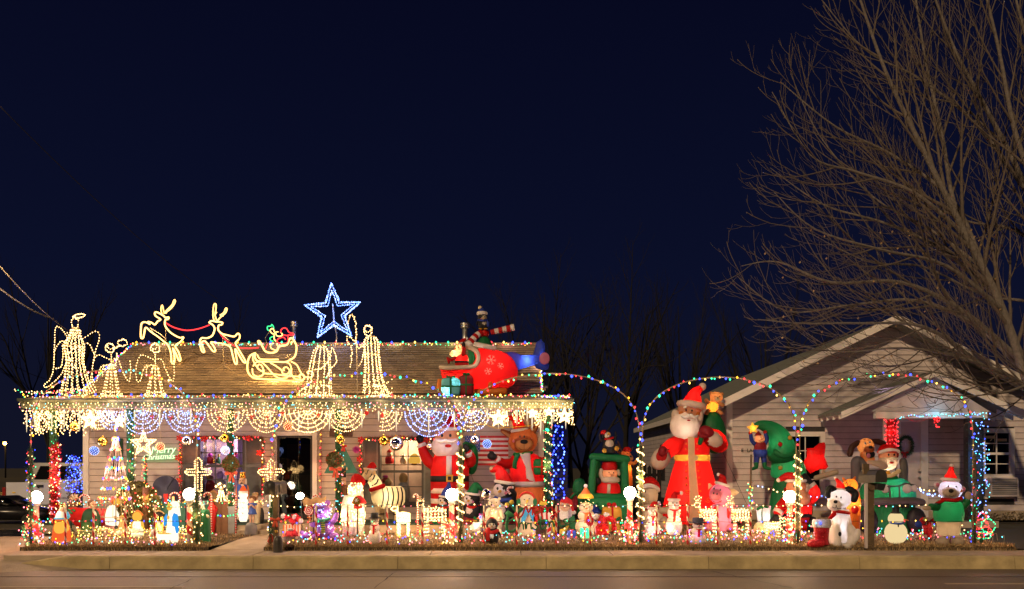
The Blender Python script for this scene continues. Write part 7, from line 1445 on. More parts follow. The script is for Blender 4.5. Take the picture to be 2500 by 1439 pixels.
# --- present on a glowing mound
f = Fig('inflatable_gift', 'pale glowing inflatable present with green ribbon on a cream mound', 'present', 1866, base=1298, group='inflatable presents'); b = f.py0; f.P('box', 'fpale').slathe(1866, [(1240, 14), (1244, 19), (1255, 18.5), (1278, 15)], 0, .8); f.P('mound', 'fcream').slathe(1870, [(1272, 14), (1280, 26), (1290, 31), (b, 31)], 0, .8)
for x in (1856, 1878): f.P('ribbon', 'fgreen').ctube([(x+2, 1241, -11), (x-1, 1255, -15), (x+1, 1277, -13)], 1.5)
f.P('bow', 'fgreen').ctube([(1848, 1243, -6), (1862, 1236, -9), (1870, 1240, -9)], 4, 3); f.lamp(1866, 1262, 0, 1.6, (.9, 1, 1)); f.lamp(1870, 1289, 0, 1.6, (1, .85, .5))
# --- white dog with black ears
f = Fig('inflatable_dog', 'white inflatable dog with black floppy ears and santa hat sitting by the stocking', 'inflatable', 2050, base=1333, group=GI); b = f.py0
f.P('body', 'fwhite').slathe(2052, [(1245, 20), (1258, 22), (1285, 27), (1315, 30), (b-2, 26)], 0, .85); f.P('head', 'fwhite').ell(2047, 1218, -6, 28, 25, 24); f.P('muzzle', 'fwhite').ell(2029, 1232, -18, 17, 15, 16); f.P('nose', 'fblack').ell(2026, 1224, -33, 5, 4, 3.5); f.P('mouth', 'fblack').tube(curve([(2018, 1236, -31), (2025, 1239, -34), (2027, 1232, -34), (2030, 1240, -34), (2040, 1240, -32)], 4), .6, 4); eyes(f, [(2030, 1212), (2041, 1214)], -28.5, 2, 2.6)
f.P('ear', 'fblack').ctube([(2036, 1199, -4), (2024, 1192, -8), (2016, 1204, -10), (2018, 1212, -10)], 8.5, 6, 12); f.P('ear', 'fblack').ctube([(2058, 1200, -6), (2070, 1196, -14), (2080, 1206, -18), (2076, 1220, -20)], 8.5, 8, 12)
santa_hat(f, 2052, 1195, 12, (2038, 1167), mid=(2046, 1178), th=4, d=-4, pr=3.5, tilt=12); f.P('scarf', 'fred').ctube([(2030, 1248, -14), (2048, 1249, -24), (2066, 1252, -16)], 4); f.P('scarf_tail', 'fred').pillow([(2032, 1246), (2024, 1250), (2012, 1266), (2022, 1267), (2034, 1256)], -20, 3, 4); disc(f, 'spot', 'fblack', 2040, 1302, 4, 6, -24.5)
f.P('leg', 'fwhite').ctube([(2036, 1290, -10), (2034, 1318, -16), (2032, 1328, -20)], 12, 11, 12); f.P('leg', 'fwhite').ctube([(2066, 1290, -10), (2074, 1305, -18), (2066, 1325, -22)], 14, 12, 12); f.P('paw', 'fwhite').ell(2078, 1305, -30, 9, 17, 8, 14); f.P('paw', 'fwhite').ell(2056, 1330, -28, 14, 8, 10)
f.lamp(2052, 1290, 0, 2.5, (.85, .85, 1)); f.lamp(2047, 1216, -4, 1.6, (.85, .85, 1)); f.lamp(2048, 1185, -4, .5)
# --- green truck with santa and dog
f = Fig('inflatable_truck', 'green inflatable truck with grey windscreen arch and bumper behind the wooden mailbox', 'inflatable', 2165, base=1302, group=GI); b = f.py0
f.P('bonnet', 'fgreen').slathe(2166, [(1168, 30), (1172, 44), (1185, 60), (1205, 68), (1222, 68)], 0, .55, 22); f.P('lower_body', 'fgreen').slathe(2166, [(1218, 66), (1240, 68), (1275, 66), (b, 58)], 2, .5, 22); f.P('bumper', 'fgrey').ctube([(2098, 1226, -24), (2130, 1223, -36), (2170, 1222, -40), (2210, 1222, -36), (2238, 1226, -24)], 9, 9, 12)
f.P('windscreen_frame', 'fgrey').ctube([(2092, 1185, 6), (2092, 1150, 6), (2092, 1128, 6), (2100, 1126, 6), (2110, 1140, 6)], 12, 11, 12); f.P('windscreen_frame', 'fgrey').ctube([(2208, 1175, 6), (2210, 1145, 6), (2208, 1126, 6)], 10.5, 9, 12)
for x, y, r in ((2197, 1193, 12), (2218, 1192, 9), (2146, 1193, 11)): disc(f, 'headlight', 'fpale', x, y, r, r*.95, -34 if x < 2210 else -26)
for p in ([(2152, 1186, -37), (2156, 1215, -37)], [(2177, 1186, -37), (2178, 1215, -37)], [(2150, 1187, -37), (2180, 1185, -37), (2195, 1180, -33), (2225, 1186, -22)]): f.P('grille_bar', 'fgrey').ctube(p, 2)
for x in (2106, 2222): f.P('wheel', 'fblack').ell(x, 1270, -28, 24, 32, 14)
f.P('number_plate', 'fblack', smooth=False).box(2176, 2196, 1228, 1238, -46, -44); f.lamp(2166, 1198, -10, 5, (.9, 1, .75)); f.lamp(2166, 1260, 0, .8, (.9, 1, .75)); kY = f.Y
f = Fig('inflatable_santa', 'inflatable santa leaning out of the green truck windscreen', 'inflatable', 2163, Y=kY-.06, z=EYE+(1140-1176)*(kY-.06)/F, group='inflatable santas'); f.P('coat', 'fgreen').slathe(2166, [(1158, 18), (1166, 26), (1175, 26)], 0, .6); f.P('collar', 'fcream').ctube([(2150, 1158, -10), (2166, 1162, -16), (2190, 1150, -10)], 5); f.P('shirt', 'fyellow').ell(2161, 1156, -14, 6, 6, 4); santa_head(f, 2164, 1113, 21, -6, beard='fbeige', bw=1.1, bh=1.3, eye=.11); f.P('beard_tip', 'fbeige').ctube([(2150, 1138, -16), (2130, 1132, -22), (2110, 1129, -24)], 10, 5, 10); disc(f, 'mouth', 'fred', 2163, 1130, 6, 2.5, -28)
f.P('hat', 'fred').slathe(2166, [(1085, 10), (1090, 18), (1102, 24), (1106, 24)], -4, .95); f.P('hat_tail', 'fred').ctube([(2182, 1098, -2), (2189, 1110, 0), (2189, 1118, 0)], 8, 3); f.P('hat_brim', 'fwhite').ctube([(2142, 1105, -14), (2160, 1099, -25), (2184, 1103, -18)], 4.5); f.lamp(2164, 1112, -8, 8, (1, .75, .5)); f.lamp(2164, 1136, -10, 3, (1, .8, .6)); f.lamp(2162, 1156, -6, 2, (1, .7, .3)); f.lamp(2166, 1095, -2, 1.5)
f = Fig('inflatable_dog', 'brown inflatable dog with long dark ears and open mouth riding in the green truck', 'inflatable', 2115, Y=kY+.1, z=EYE+(1140-1128)*(kY+.1)/F, group=GI); f.P('head', 'ftan').ell(2114, 1090, 0, 20, 20, 17); f.P('jaw', 'ftan').ell(2117, 1110, -2, 18, 12, 14); f.P('mouth', 'fblack').ell(2119, 1110, -12, 12, 9, 5); f.P('tongue', 'fpink').ell(2113, 1113, -16, 5, 6, 2); f.P('muzzle', 'fbrown').ell(2116, 1098, -12, 13, 9, 9); f.P('nose', 'fblack').ell(2116, 1093, -20, 5, 3.5, 3); eyes(f, [(2105, 1083), (2116, 1081)], -16.5, 1.4, 2.2, 'fblack', 'fwhite'); f.P('neck', 'ftan').slathe(2118, [(1112, 14), (1122, 17), (1128, 17)], 0, .8)
f.P('ear', 'fdkbrown').ctube([(2096, 1081, 2), (2080, 1092, 0), (2074, 1110, -2)], 7, 7, 10); f.P('ear', 'fdkbrown').ctube([(2126, 1079, 2), (2142, 1078, 2), (2158, 1084, 2)], 7, 7, 10); f.lamp(2116, 1116, 0, 4, (1, .7, .3)); f.lamp(2114, 1090, 2, 1.2, (1, .7, .4))
f = Fig('inflatable_cat', 'orange inflatable cat with a wry smile behind the black eared dog', 'inflatable', 2078, base=1318, group=GI); b = f.py0; f.P('head', 'forange').ell(2076, 1187, 0, 18, 18, 14, 20); f.P('body', 'forange').slathe(2084, [(1200, 12), (1220, 16), (1250, 16), (b, 14)], 0, .8); eyes(f, [(2058+3, 1178), (2068, 1175)], -12.6, 1.4, 2.4); f.P('mouth', 'fblack').tube([(2063, 1188, -13), (2068, 1186, -14), (2072, 1181, -14)], .7, 4)
for p in ([(2062, 1174, 0), (2058, 1167, 0)], [(2084, 1172, 0), (2088, 1165, 0)]): f.P('ear', 'forange').ctube(p, 5, 2)
f.P('ornament', 'fred').ell(2081, 1244, -14, 9, 10, 8); f.P('nose', 'fdkbrown').ell(2063, 1182, -14, 1.8, 1.4, 1.2); f.lamp(2078, 1188, 0, 2.5, (1, .6, .25)); f.lamp(2084, 1230, 0, 4, (1, .6, .3))
# --- teddy bear in green jumper
f = Fig('inflatable_polar_bear', 'white inflatable polar bear in a green jumper and santa hat at the right end', 'inflatable', 2320, base=1333, group=GI); b = f.py0
f.P('jumper', 'fgreen').slathe(2316, [(1222, 24), (1232, 33), (1255, 36), (1273, 33)], 0, .75); f.P('legs', 'fbeige').slathe(2316, [(1270, 28), (1290, 27), (1308, 26)], 0, .8); hd = f.P('head', 'fpale'); hd.ell(2318, 1196, -4, 28, 24, 23); f.P('muzzle', 'fbeige').ell(2309, 1203, -18, 16, 12, 13); f.P('nose', 'fblack').ell(2305, 1198, -30, 6, 5, 4); f.P('mouth', 'fblack').tube(curve([(2301, 1209, -29), (2306, 1212, -30), (2311, 1209, -30)], 3), .5, 4); eyes(f, [(2301, 1187), (2320, 1188)], -25, 2, 2.3); disc(f, 'cheek', 'forange', 2334, 1198, 3, 3.6, -22)
for x, y in ((2287, 1184), (2350, 1195)): f.P('ear', 'fpale').ell(x, y, 0, 7, 7.5, 5); f.P('inner_ear', 'fpink').ell(x, y, -3.5, 4.5, 5, 3)
santa_hat(f, 2319, 1172, 18, (2322, 1138), mid=(2320, 1155), th=8, d=-2, pr=5, tilt=6); f.P('scarf', 'fred').ctube([(2294, 1219, -12), (2318, 1221, -22), (2340, 1216, -12)], 4.5); f.P('scarf_tail', 'fred').pillow([(2296, 1216), (2284, 1221), (2272, 1227), (2284, 1229), (2298, 1224)], -18, 3, 4)
f.P('sleeve', 'fgreen').ctube([(2290, 1238, -4), (2276, 1238, -10), (2266, 1236, -14)], 10, 8, 10); f.P('paw', 'fbeige').ell(2254, 1240, -16, 10, 6, 7); f.P('sleeve', 'fgreen').ctube([(2342, 1240, -4), (2352, 1230, -8), (2355, 1222, -10)], 10, 8, 10); f.P('paw', 'fbeige').ell(2357, 1211, -12, 8, 11, 7)
for x in (2294, 2332): f.P('foot', 'fbeige').ell(x, 1322, -12, 16, 13, 15)
f.lamp(2318, 1194, -4, 2.0, (.7, .78, 1)); f.lamp(2316, 1245, 0, 3, (.9, 1, .85)); f.lamp(2316, 1290, 0, 1.2); f.lamp(2320, 1160, -2, 1)
# ---------------------------------------------------------------- small lawn figures, mailboxes, vehicles
def tinsel(f, nm, m, n, r, pts, ln=None, seed=3, wd=.5): p = f.P(nm, m, smooth=False); p.kind = 'stuff'; needles(p, pts, r, n, ln or r*.5, wd, seed); return p
def shell_bulbs(f, x, y, d, rx, ry, rd, n, col, r=1.6, front=True):
    for k in range(n):
        u = Vector((random.gauss(0, 1), random.gauss(0, 1), random.gauss(0, 1))).normalized()
        if front and u.z > .3: u.z = -u.z
        f.bulb((x+rx*u.x, y+ry*u.y, d+rd*u.z), random.choice(col) if not isinstance(col, str) else col, r)
# nativity group at the left
f = Fig('king_statue', 'glowing statue of a kneeling king in orange robe and white cape at the left', 'nativity statue', 150, base=1324); b = f.py0
f.P('robe', 'blowred').slathe(150, [(1268, 14), (1290, 19), (1315, 22), (b, 21)], 0, .8); f.P('tunic', 'blowgold').ell(152, 1289, -10, 14, 17, 10); f.P('cape', 'white').slathe(150, [(1248, 8), (1256, 12), (1266, 16)], 0, .85); f.P('collar', 'skyblue').lathe(150, [(1264, 16.5), (1268, 17)], 0, .85); f.P('head', 'skin').ell(154, 1243, -2, 7, 8, 7); f.P('crown', 'gold').slathe(153, [(1230, 3), (1234, 7), (1240, 7.5)]); f.P('arm', 'blowgold').ctube([(160, 1278, -6), (169, 1284, -10), (170, 1292, -12)], 5); f.P('sleeve', 'skyblue').ctube([(163, 1254, 0), (170, 1262, -4)], 5, 4)
f = Fig('shepherd_statue', 'statue of a kneeling man in a dark green robe seen from behind', 'nativity statue', 224, base=1314); b = f.py0
f.P('robe', 'dkgreen').slathe(222, [(1242, 8), (1250, 17), (1270, 22), (1295, 23), (b, 26)], 0, .8); f.P('head', 'skin').ell(228, 1232, -2, 8, 9, 8); f.P('hair', 'brown').ell(224, 1229, 0, 9, 9, 9); f.P('mantle', 'white').pillow([(232, 1244), (240, 1250), (245, 1280), (234, 1285), (230, 1260)], -10, 3, 4); f.P('arm', 'dkgreen').ctube([(234, 1256, -6), (242, 1280, -14), (243, 1295, -12)], 7, 6)
f = Fig('joseph_statue', 'bright white glowing kneeling statue with golden hair below the cone of bulbs', 'nativity statue', 276, base=1306); b = f.py0
f.P('robe', 'blow').slathe(274, [(1234, 8), (1246, 13), (1262, 16), (1278, 15), (1284, 13)], 0, .9); f.P('lower_robe', 'pink').slathe(272, [(1280, 13), (1290, 16), (b, 18)], 0, .9); f.P('head', 'blowgold').ell(287, 1226, -2, 8, 10, 8, 15); f.P('hair', 'orange').ell(281, 1224, 1, 10, 10, 9, 20); f.P('beard', 'orange').ell(288, 1234, -4, 5, 5, 4); f.P('arm', 'cream').ctube([(284, 1262, -8), (294, 1268, -12), (299, 1270, -12)], 4, 3)
f = Fig('shepherd_boy', 'small pale kneeling statue beside the glowing white one', 'nativity statue', 300, base=1312); f.P('robe', 'tan').slathe(300, [(1270, 5), (1280, 9), (1295, 12), (f.py0, 12)], 0, .9); f.P('head', 'skin').ell(297, 1266, -1, 5, 5.5, 5); f.P('hair', 'yellow').ell(297, 1263, 1, 5.5, 4, 5.5)
f = Fig('lamb_statue', 'little black and white lamb figure in front of the kneeling statues', 'nativity statue', 288, base=1318); f.P('body', 'white').ell(290, 1302, 0, 8, 6, 6); f.P('head', 'black').ell(286, 1288, -4, 4.5, 5, 4)
for x in (285, 294): f.P('leg', 'black').ctube([(x, 1304, -2), (x, f.py0-1, -2)], 1.4)
f = Fig('gingerbread_statue', 'glowing round headed gingerbread blow mould facing the street', 'blow mould figure', 336, base=1310); f.P('head', 'blowgold').ell(335, 1262, 0, 11.5, 12, 9); f.P('body', 'blow').slathe(336, [(1273, 9), (1282, 12), (1292, 11), (1298, 14), (f.py0, 15)], 0, .8); f.P('hair', 'orange').ctube([(324, 1258, 2), (335, 1248, 2), (347, 1258, 2)], 2.5)
for sg in (-1, 1): f.P('arm', 'blowgold').ctube([(336+sg*10, 1276, 0), (336+sg*13, 1286, -2)], 4)
f = Fig('lit_mini_tree', 'little dark tree crowded with tiny coloured lights before the evergreen bush', 'lit tree', 366, base=1302); tinsel(f, 'needles', 'garland', 500, 9, [(366, 1236, 0), (366, 1296, 0)], 7, 4); shell_bulbs(f, 366, 1266, 0, 13, 32, 13, 90, ['red', 'green', 'amber', 'pink', 'blue'], 1.2); f.P('trunk', 'twig').tube([(366, 1240, 0), (366, f.py0, 0)], 1.2, 5)
f = Fig('shepherd_statue', 'statue of a dark haired man in gold bowing toward the woman in blue', 'nativity statue', 392, base=1316); f.P('robe', 'gold').slathe(390, [(1260, 8), (1275, 12), (1300, 12), (f.py0, 13)], 0, .9); f.P('hair', 'black').ell(390, 1256, 1, 11, 9, 9, 20); f.P('head', 'skin').ell(385, 1260, -3, 7, 7, 6); f.P('headband', 'tan').ctube([(380, 1251, -4), (390, 1247, -4), (400, 1254, 0)], 2); f.P('scarf', 'white').pillow([(388, 1272), (395, 1272), (401, 1298), (394, 1300)], -12, 2.5, 4)
f = Fig('mary_statue', 'glowing statue of a praying woman with a white veil and bright blue cloak', 'nativity statue', 422, base=1326); b = f.py0
f.P('gown', 'blow').slathe(420, [(1250, 6), (1262, 10), (1285, 12), (1310, 15), (b, 14)], 0, .85); f.P('veil', 'blow').slathe(424, [(1224, 4), (1230, 11), (1245, 13), (1260, 15)], 4, .8); f.P('head', 'blowgold').ell(417, 1238, -7, 6.5, 8.5, 6.5)
for sg, p in ((1, [(428, 1252), (438, 1256), (441, 1280), (438, 1300), (430, 1286), (424, 1284), (424, 1262)]), (-1, [(411, 1253), (405, 1262), (403, 1280), (406, 1286), (411, 1278), (413, 1262)]), (1, [(430, 1284), (440, 1284), (440, 1300), (434, 1302)])): f.P('cloak', 'blowblue').pillow(p, -9, 4, 4)
f.P('hands', 'blowgold').ell(417, 1263, -14, 3, 5, 3)
f = Fig('manger', 'white glowing manger with a lamb in front of the woman in blue', 'nativity statue', 408, base=1328); f.P('crib', 'blow', smooth=False).prism([(384, 1304), (424, 1304), (420, 1318), (388, 1318)], -8, 6); f.P('lamb', 'white').ell(378, 1300, -4, 8, 8, 7); f.P('leg', 'white').ctube([(392, 1316, -4), (390, f.py0-1, -4)], 2); f.P('leg', 'white').ctube([(416, 1316, -4), (418, f.py0-1, -4)], 2); f.P('straw', 'yellow').ell(404, 1304, -2, 16, 3, 5)
f = Fig('wise_man_statue', 'statue of a bearded wise man in a long green robe holding a brown vessel', 'nativity statue', 500, base=1325); b = f.py0
f.P('robe', 'green').slathe(500, [(1244, 9), (1255, 13), (1285, 14), (1310, 14), (b, 15)], 0, .85); f.P('head', 'skin').ell(484, 1238, -4, 6, 7, 6); f.P('headdress', 'cream').ctube([(482, 1228, 0), (492, 1234, 2), (500, 1250, -4), (510, 1262, -6)], 6, 4); f.P('vessel', 'brown').ell(489, 1251, -14, 7, 7, 6); f.P('sash', 'gold').slathe(490, [(1262, 7), (1280, 7), (1296, 5)], -8, .6); f.P('hem', 'gold').ctube([(482, 1302, -10), (490, 1312, -12), (500, 1324, -13)], 1.8)
# front mailbox with bow and milk can
f = Fig('mailbox', 'black mailbox on a garland wrapped post with a red bow by the front walk', 'mailbox', 672, Y=13.12); b = f.py0
bx = f.P('box', 'metalbox'); pr_ = [(650, 1208), (650, 1184), (653, 1177), (663, 1172), (673, 1177), (676, 1184), (676, 1208)]; bx.prism([(x+14*0, y) for x, y in pr_], -14, -13); bb = f.P('body', 'metalbox', smooth=False); n = len(pr_); bb.add([(x, y, -13) for x, y in pr_]+[(x+14, y-1, 34) for x, y in pr_], [(i, n+i, n+(i+1) % n, (i+1) % n) for i in range(n)]+[tuple(range(n, 2*n))])
f.P('flag', 'steel', smooth=False).box(681, 684, 1182, 1204, 4, 6); f.P('post', 'woodpost', smooth=False).box(668, 680, 1208, b, -5, 6); f.P('ornament_top', 'black').ell(682, 1166, 10, 7, 9, 6)
tinsel(f, 'garland', 'garland', 700, 7, [(664, 1215, -4), (661, 1330, -4)], 7, 8, .6); bow(f, 676, 1268, 13, 'bowred', -14)
for x, y in ((665, 1210), (672, 1212), (682, 1211), (668, 1222), (662, 1262), (659, 1292)): f.bulb((x, y, -16), 'warm', 2.2)
f.P('icicle', 'tube_ice').lathe(662, [(1210, 2.5), (1240, 1)], -10, 1, 6); f.P('bells', 'gold').ell(680, 1297, -18, 4, 4, 4)
f = Fig('milk_can', 'dark metal milk can standing on the pavement before the front mailbox', 'milk can', 679, Y=12.95, z=.004); f.P('can', 'metalbox').slathe(679, [(1309, 6), (1312, 8), (1316, 10), (1322, 11), (1350, 11), (f.py0, 12)], 0, 1)
f = Fig('gingerbread_sign', 'flat gingerbread shaped cutout leaning at the foot of the front mailbox', 'cutout', 660, Y=13.3); f.P('cutout', 'red').pillow([(655, 1308), (660, 1304), (667, 1308), (666, 1316), (670, 1322), (664, 1326), (666, 1334), (654, 1334), (657, 1326), (652, 1322), (656, 1316)], 0, 2, 4); f.P('outline', 'white').tube([(654, 1306, 1.2), (660, 1302, 1.2), (668, 1306, 1.2), (668, 1316, 1.2), (672, 1322, 1.2), (666, 1328, 1.2), (668, 1336, 1.2), (652, 1336, 1.2), (655, 1327, 1.2), (650, 1322, 1.2), (655, 1315, 1.2), (654, 1306, 1.2)], .8, 4)
# things right of the walk
f = Fig('tinsel_bow', 'big red and silver tinsel bow with candy striped box right of the front mailbox', 'bow', 716, base=1312); b = f.py0
for p in ([(700, 1270), (690, 1256), (694, 1254), (712, 1262)], [(718, 1270), (712, 1256), (726, 1254), (736, 1262), (734, 1276)], [(704, 1268), (716, 1262), (728, 1272), (716, 1284)]): f.P('loop', 'tinselred').pillow(p, -6, 6, 4)
for x, y in ((694, 1260), (722, 1262), (737, 1272)): f.P('loop_lining', 'tinselwhite').ell(x, y, -9, 6, 7, 4, 20)
f.P('box', 'orange', smooth=False).box(692, 732, 1282, b, -4, 20); q = f.P('box_stripe', 'cream', smooth=False); q.kind = 'stuff'
for x in range(696, 732, 7): q.box(x, x+3, 1281, b, -4.6, 20.4)
for k in range(8): f.bulb((random.uniform(690, 740), random.uniform(1255, 1300), -14), random.choice(['green', 'blue', 'red']), 2)
f = Fig('tinsel_snow_dome', 'dark red lit dome on silver tinsel snow in front of the big tinsel bow', 'ornament', 712, base=1326); f.P('dome', 'fdkred').slathe(712, [(1292, 6), (1298, 13), (1309, 18)], 0, .7); tinsel(f, 'snow', 'tinselwhite', 700, 9, [(694, 1316, 0), (730, 1314, 0)], 7, 5); f.lamp(712, 1300, 0, 1); f.P('trim', 'tinselwhite').ell(711, 1293, -5, 8, 4, 6)
f = Fig('lollipop', 'red and white spiral lollipop left of the purple teddy', 'lollipop', 754, base=1306); b = f.py0; f.P('disc', 'red').ell(754, 1246, 0, 12, 14, 3); f.P('spiral', 'white').tube([(754+(1+k*.26)*math.cos(k*.42), 1246+(1+k*.3)*math.sin(k*.42), -3.2) for k in range(38)], 1.1, 5); f.P('stick', 'white').tube([(755, 1258, 0), (757, b, 0)], 1.2, 6); bow(f, 757, 1264, 6, 'orange', -4)
f = Fig('tinsel_bear', 'purple tinsel teddy bear with white lights and a green striped scarf', 'tinsel figure', 790, base=1318); b = f.py0
f.P('body', 'tinselpurple').slathe(793, [(1266, 12), (1285, 22), (1305, 22), (b-3, 16)], 0, .8); f.P('head', 'tinselpurple').ell(788, 1248, -2, 21, 20, 17)
for x, y in ((772, 1236), (800, 1228)): f.P('ear', 'tinselpurple').ell(x, y, 0, 7, 7, 5)
for p in ([(808, 1278, -4), (818, 1270, -8), (824, 1256, -8)], [(776, 1282, -4), (764, 1280, -10)]): f.P('arm', 'tinselpurple').ctube(p, 7, 6)
f.P('foot', 'tinselpurple').ell(818, 1308, -12, 12, 9, 10); f.P('foot', 'tinselpurple').ell(772, 1310, -12, 9, 8, 9); f.P('scarf', 'green').ctube([(776, 1268, -12), (792, 1270, -18), (806, 1266, -12)], 4); f.P('scarf_tail', 'green').pillow([(788, 1270), (798, 1270), (799, 1300), (790, 1302)], -21, 2, 4); q = f.P('scarf_stripe', 'yellow', smooth=False)
for y in range(1274, 1302, 5): q.box(789, 799, y, y+1.4, -23.4, -21)
f.P('muzzle', 'tinselpurple').ell(786, 1254, -15, 8, 6, 6); f.P('nose', 'black').ell(785, 1251, -21, 2.2, 1.8, 1.5); f.P('eye', 'black').ell(779, 1243, -18, 1.6); f.P('eye', 'black').ell(794, 1243, -18.2, 1.6)
shell_bulbs(f, 788, 1248, -2, 22, 21, 18, 38, ['cool', 'warm'], 1.7); shell_bulbs(f, 794, 1292, 0, 24, 20, 20, 34, ['cool', 'warm'], 1.7); tinsel(f, 'fur', 'tinselpurple', 900, 20, [(788, 1246, -6), (794, 1296, -6)], 5, 6, .5)
f = Fig('tinsel_dog', 'small purple tinsel pup lying in front of the purple teddy', 'tinsel figure', 744, base=1320); f.P('body', 'tinselpurple').ell(746, 1308, 0, 12, 9, 9); f.P('head', 'tinselpurple').ell(738, 1300, -4, 6, 5, 5); f.P('tail', 'tinselpurple').ctube([(757, 1306, 0), (764, 1300, 0)], 2.5, 1.5); shell_bulbs(f, 746, 1308, 0, 13, 10, 10, 12, ['warm', 'pink', 'aqua'], 1.6)
f = Fig('wood_sign', 'scrolled brown wooden sign board leaning behind the purple teddy', 'sign', 758, Y=14.9); f.P('board', 'tan', smooth=False).prism([(738, 1224), (746, 1214), (758, 1220), (772, 1214), (784, 1218), (796, 1212), (792, 1232), (742, 1236)], 0, 3); f.P('post', 'woodpost').tube([(765, 1232, 2), (765, f.py0, 2)], 2, 5)
f = Fig('flood_lamp', 'white oval floodlight on a stem before the dark door', 'lamp', 733, Y=14.6); f.P('lens', 'globe').ell(733, 1211, -3, 10, 8, 4, -15); f.P('housing', 'black').ell(734, 1211, 1, 11, 9, 6, -15); f.P('stem', 'black').tube([(735, 1218, 2), (737, f.py0, 2)], 1.5, 6)
f = Fig('tinsel_santa', 'glowing tinsel santa covered in white lights holding a red bird house', 'tinsel figure', 868, base=1308); b = f.py0
f.P('beard', 'snowmesh').slathe(868, [(1172, 10), (1185, 14), (1200, 18), (1216, 20)], 0, .8); f.P('hat', 'fred').ctube([(868, 1176, 0), (870, 1166, 0), (884, 1172, 0), (888, 1182, 0)], 13, 4, 10); f.P('body', 'snowmesh').slathe(862, [(1210, 22), (1235, 28), (1270, 28), (b, 26)], 0, .8); f.P('face', 'skin').ell(866, 1186, -11, 8, 7, 5); f.P('nose', 'skin').ell(866, 1188, -16.5, 2, 1.8, 2); eyes(f, [(862.5, 1184), (869.5, 1184)], -15.3, 1.1, 1.3); shell_bulbs(f, 868, 1198, 0, 18, 24, 17, 110, 'warm', 2.1); shell_bulbs(f, 862, 1262, 0, 29, 44, 25, 230, 'warm', 2.1); f.lamp(868, 1180, -3, 2, (1, .6, .3))
f = Fig('bird_house', 'red and gold bird house on a post in front of the glowing tinsel santa', 'bird house', 874, base=1312); f.P('roof', 'red').slathe(876, [(1210, 4), (1216, 12), (1226, 18), (1230, 18)], 0, .7); f.P('front', 'gold', smooth=False).prism([(865, 1231), (865, 1219), (873, 1212), (881, 1219), (881, 1231)], -15, -12); f.P('bowl', 'red').slathe(874, [(1231, 9), (1238, 11), (1242, 10)], -3, .7); f.P('post', 'woodpost').tube([(873, 1242, 0), (873, f.py0, 0)], 2, 6); q = f.P('snowflake', 'white')
for a in range(3): u = R(a*60); q.tube([(873-5*math.cos(u), 1221-5*math.sin(u), -15.6), (873+5*math.cos(u), 1221+5*math.sin(u), -15.6)], .5, 4)
f = Fig('inflatable_zebra', 'inflatable zebra with black stripes, red santa hat and red collar before the right window', 'inflatable', 945, base=1286); b = f.py0
loft(f.P('body', 'fcream'), [(908, 1210, 12, 10), (914, 1212, 22, 16), (930, 1214, 27, 20), (955, 1214, 26, 20), (980, 1212, 24, 19), (988, 1213, 14, 12)]); f.P('neck', 'fcream').ctube([(920, 1200, 0), (918, 1184, -2), (908, 1166, -4), (902, 1156, -4)], 17, 13, 12); f.P('head', 'fcream').ctube([(906, 1154, -6), (898, 1162, -10), (893, 1170, -12)], 14, 9, 12); f.P('muzzle', 'fblack').ell(894, 1172, -13, 8, 8, 7)
santa_hat(f, 906, 1146, 13, (918, 1140), mid=(911, 1134), pom=False, th=4, d=-4, tilt=8); f.P('collar', 'fred').ctube([(908, 1196, -14), (922, 1192, -18), (938, 1186, -12)], 5.5)
for x in (938, 950, 962, 974, 984): f.P('stripe', 'fblack').tube(curve([(x-4, 1190, -9), (x+1, 1204, -18.5), (x+1, 1220, -20), (x-5, 1238, -11)], 4), 1.6, 5)
for p in ([(903, 1146, -16), (900, 1156, -19), (896, 1163, -19)], [(912, 1152, -16), (908, 1163, -17), (902, 1168, -16)], [(918, 1160, -15), (914, 1170, -17), (906, 1176, -15)], [(926, 1170, -14), (922, 1180, -17), (911, 1186, -15)]): f.P('stripe', 'fblack').tube(curve(p, 4), 1.7, 5)
for x, d in ((922, -8), (930, 8), (968, -8), (976, 8)): f.P('leg', 'fcream').ctube([(x, 1232, d), (x+1, 1255, d), (x, 1272, d)], 7, 5); f.P('hoof', 'fblack').slathe(x, [(1270, 5), (1278, 6), (b, 6.5)], d); f.P('leg_stripe', 'fblack').lathe(x+.5, [(1254, 6.6), (1257, 6.6)], d, 1, 10)
f.P('ear', 'fcream').ctube([(894, 1150, -2), (889, 1144, -2)], 4, 2); f.P('eye', 'fblack').ell(897, 1156, -19, 1.6); f.lamp(948, 1214, 0, 6, (1, .85, .55)); f.lamp(914, 1182, -2, 2, (1, .85, .55)); f.lamp(904, 1156, -6, 1.2, (1, .85, .55))
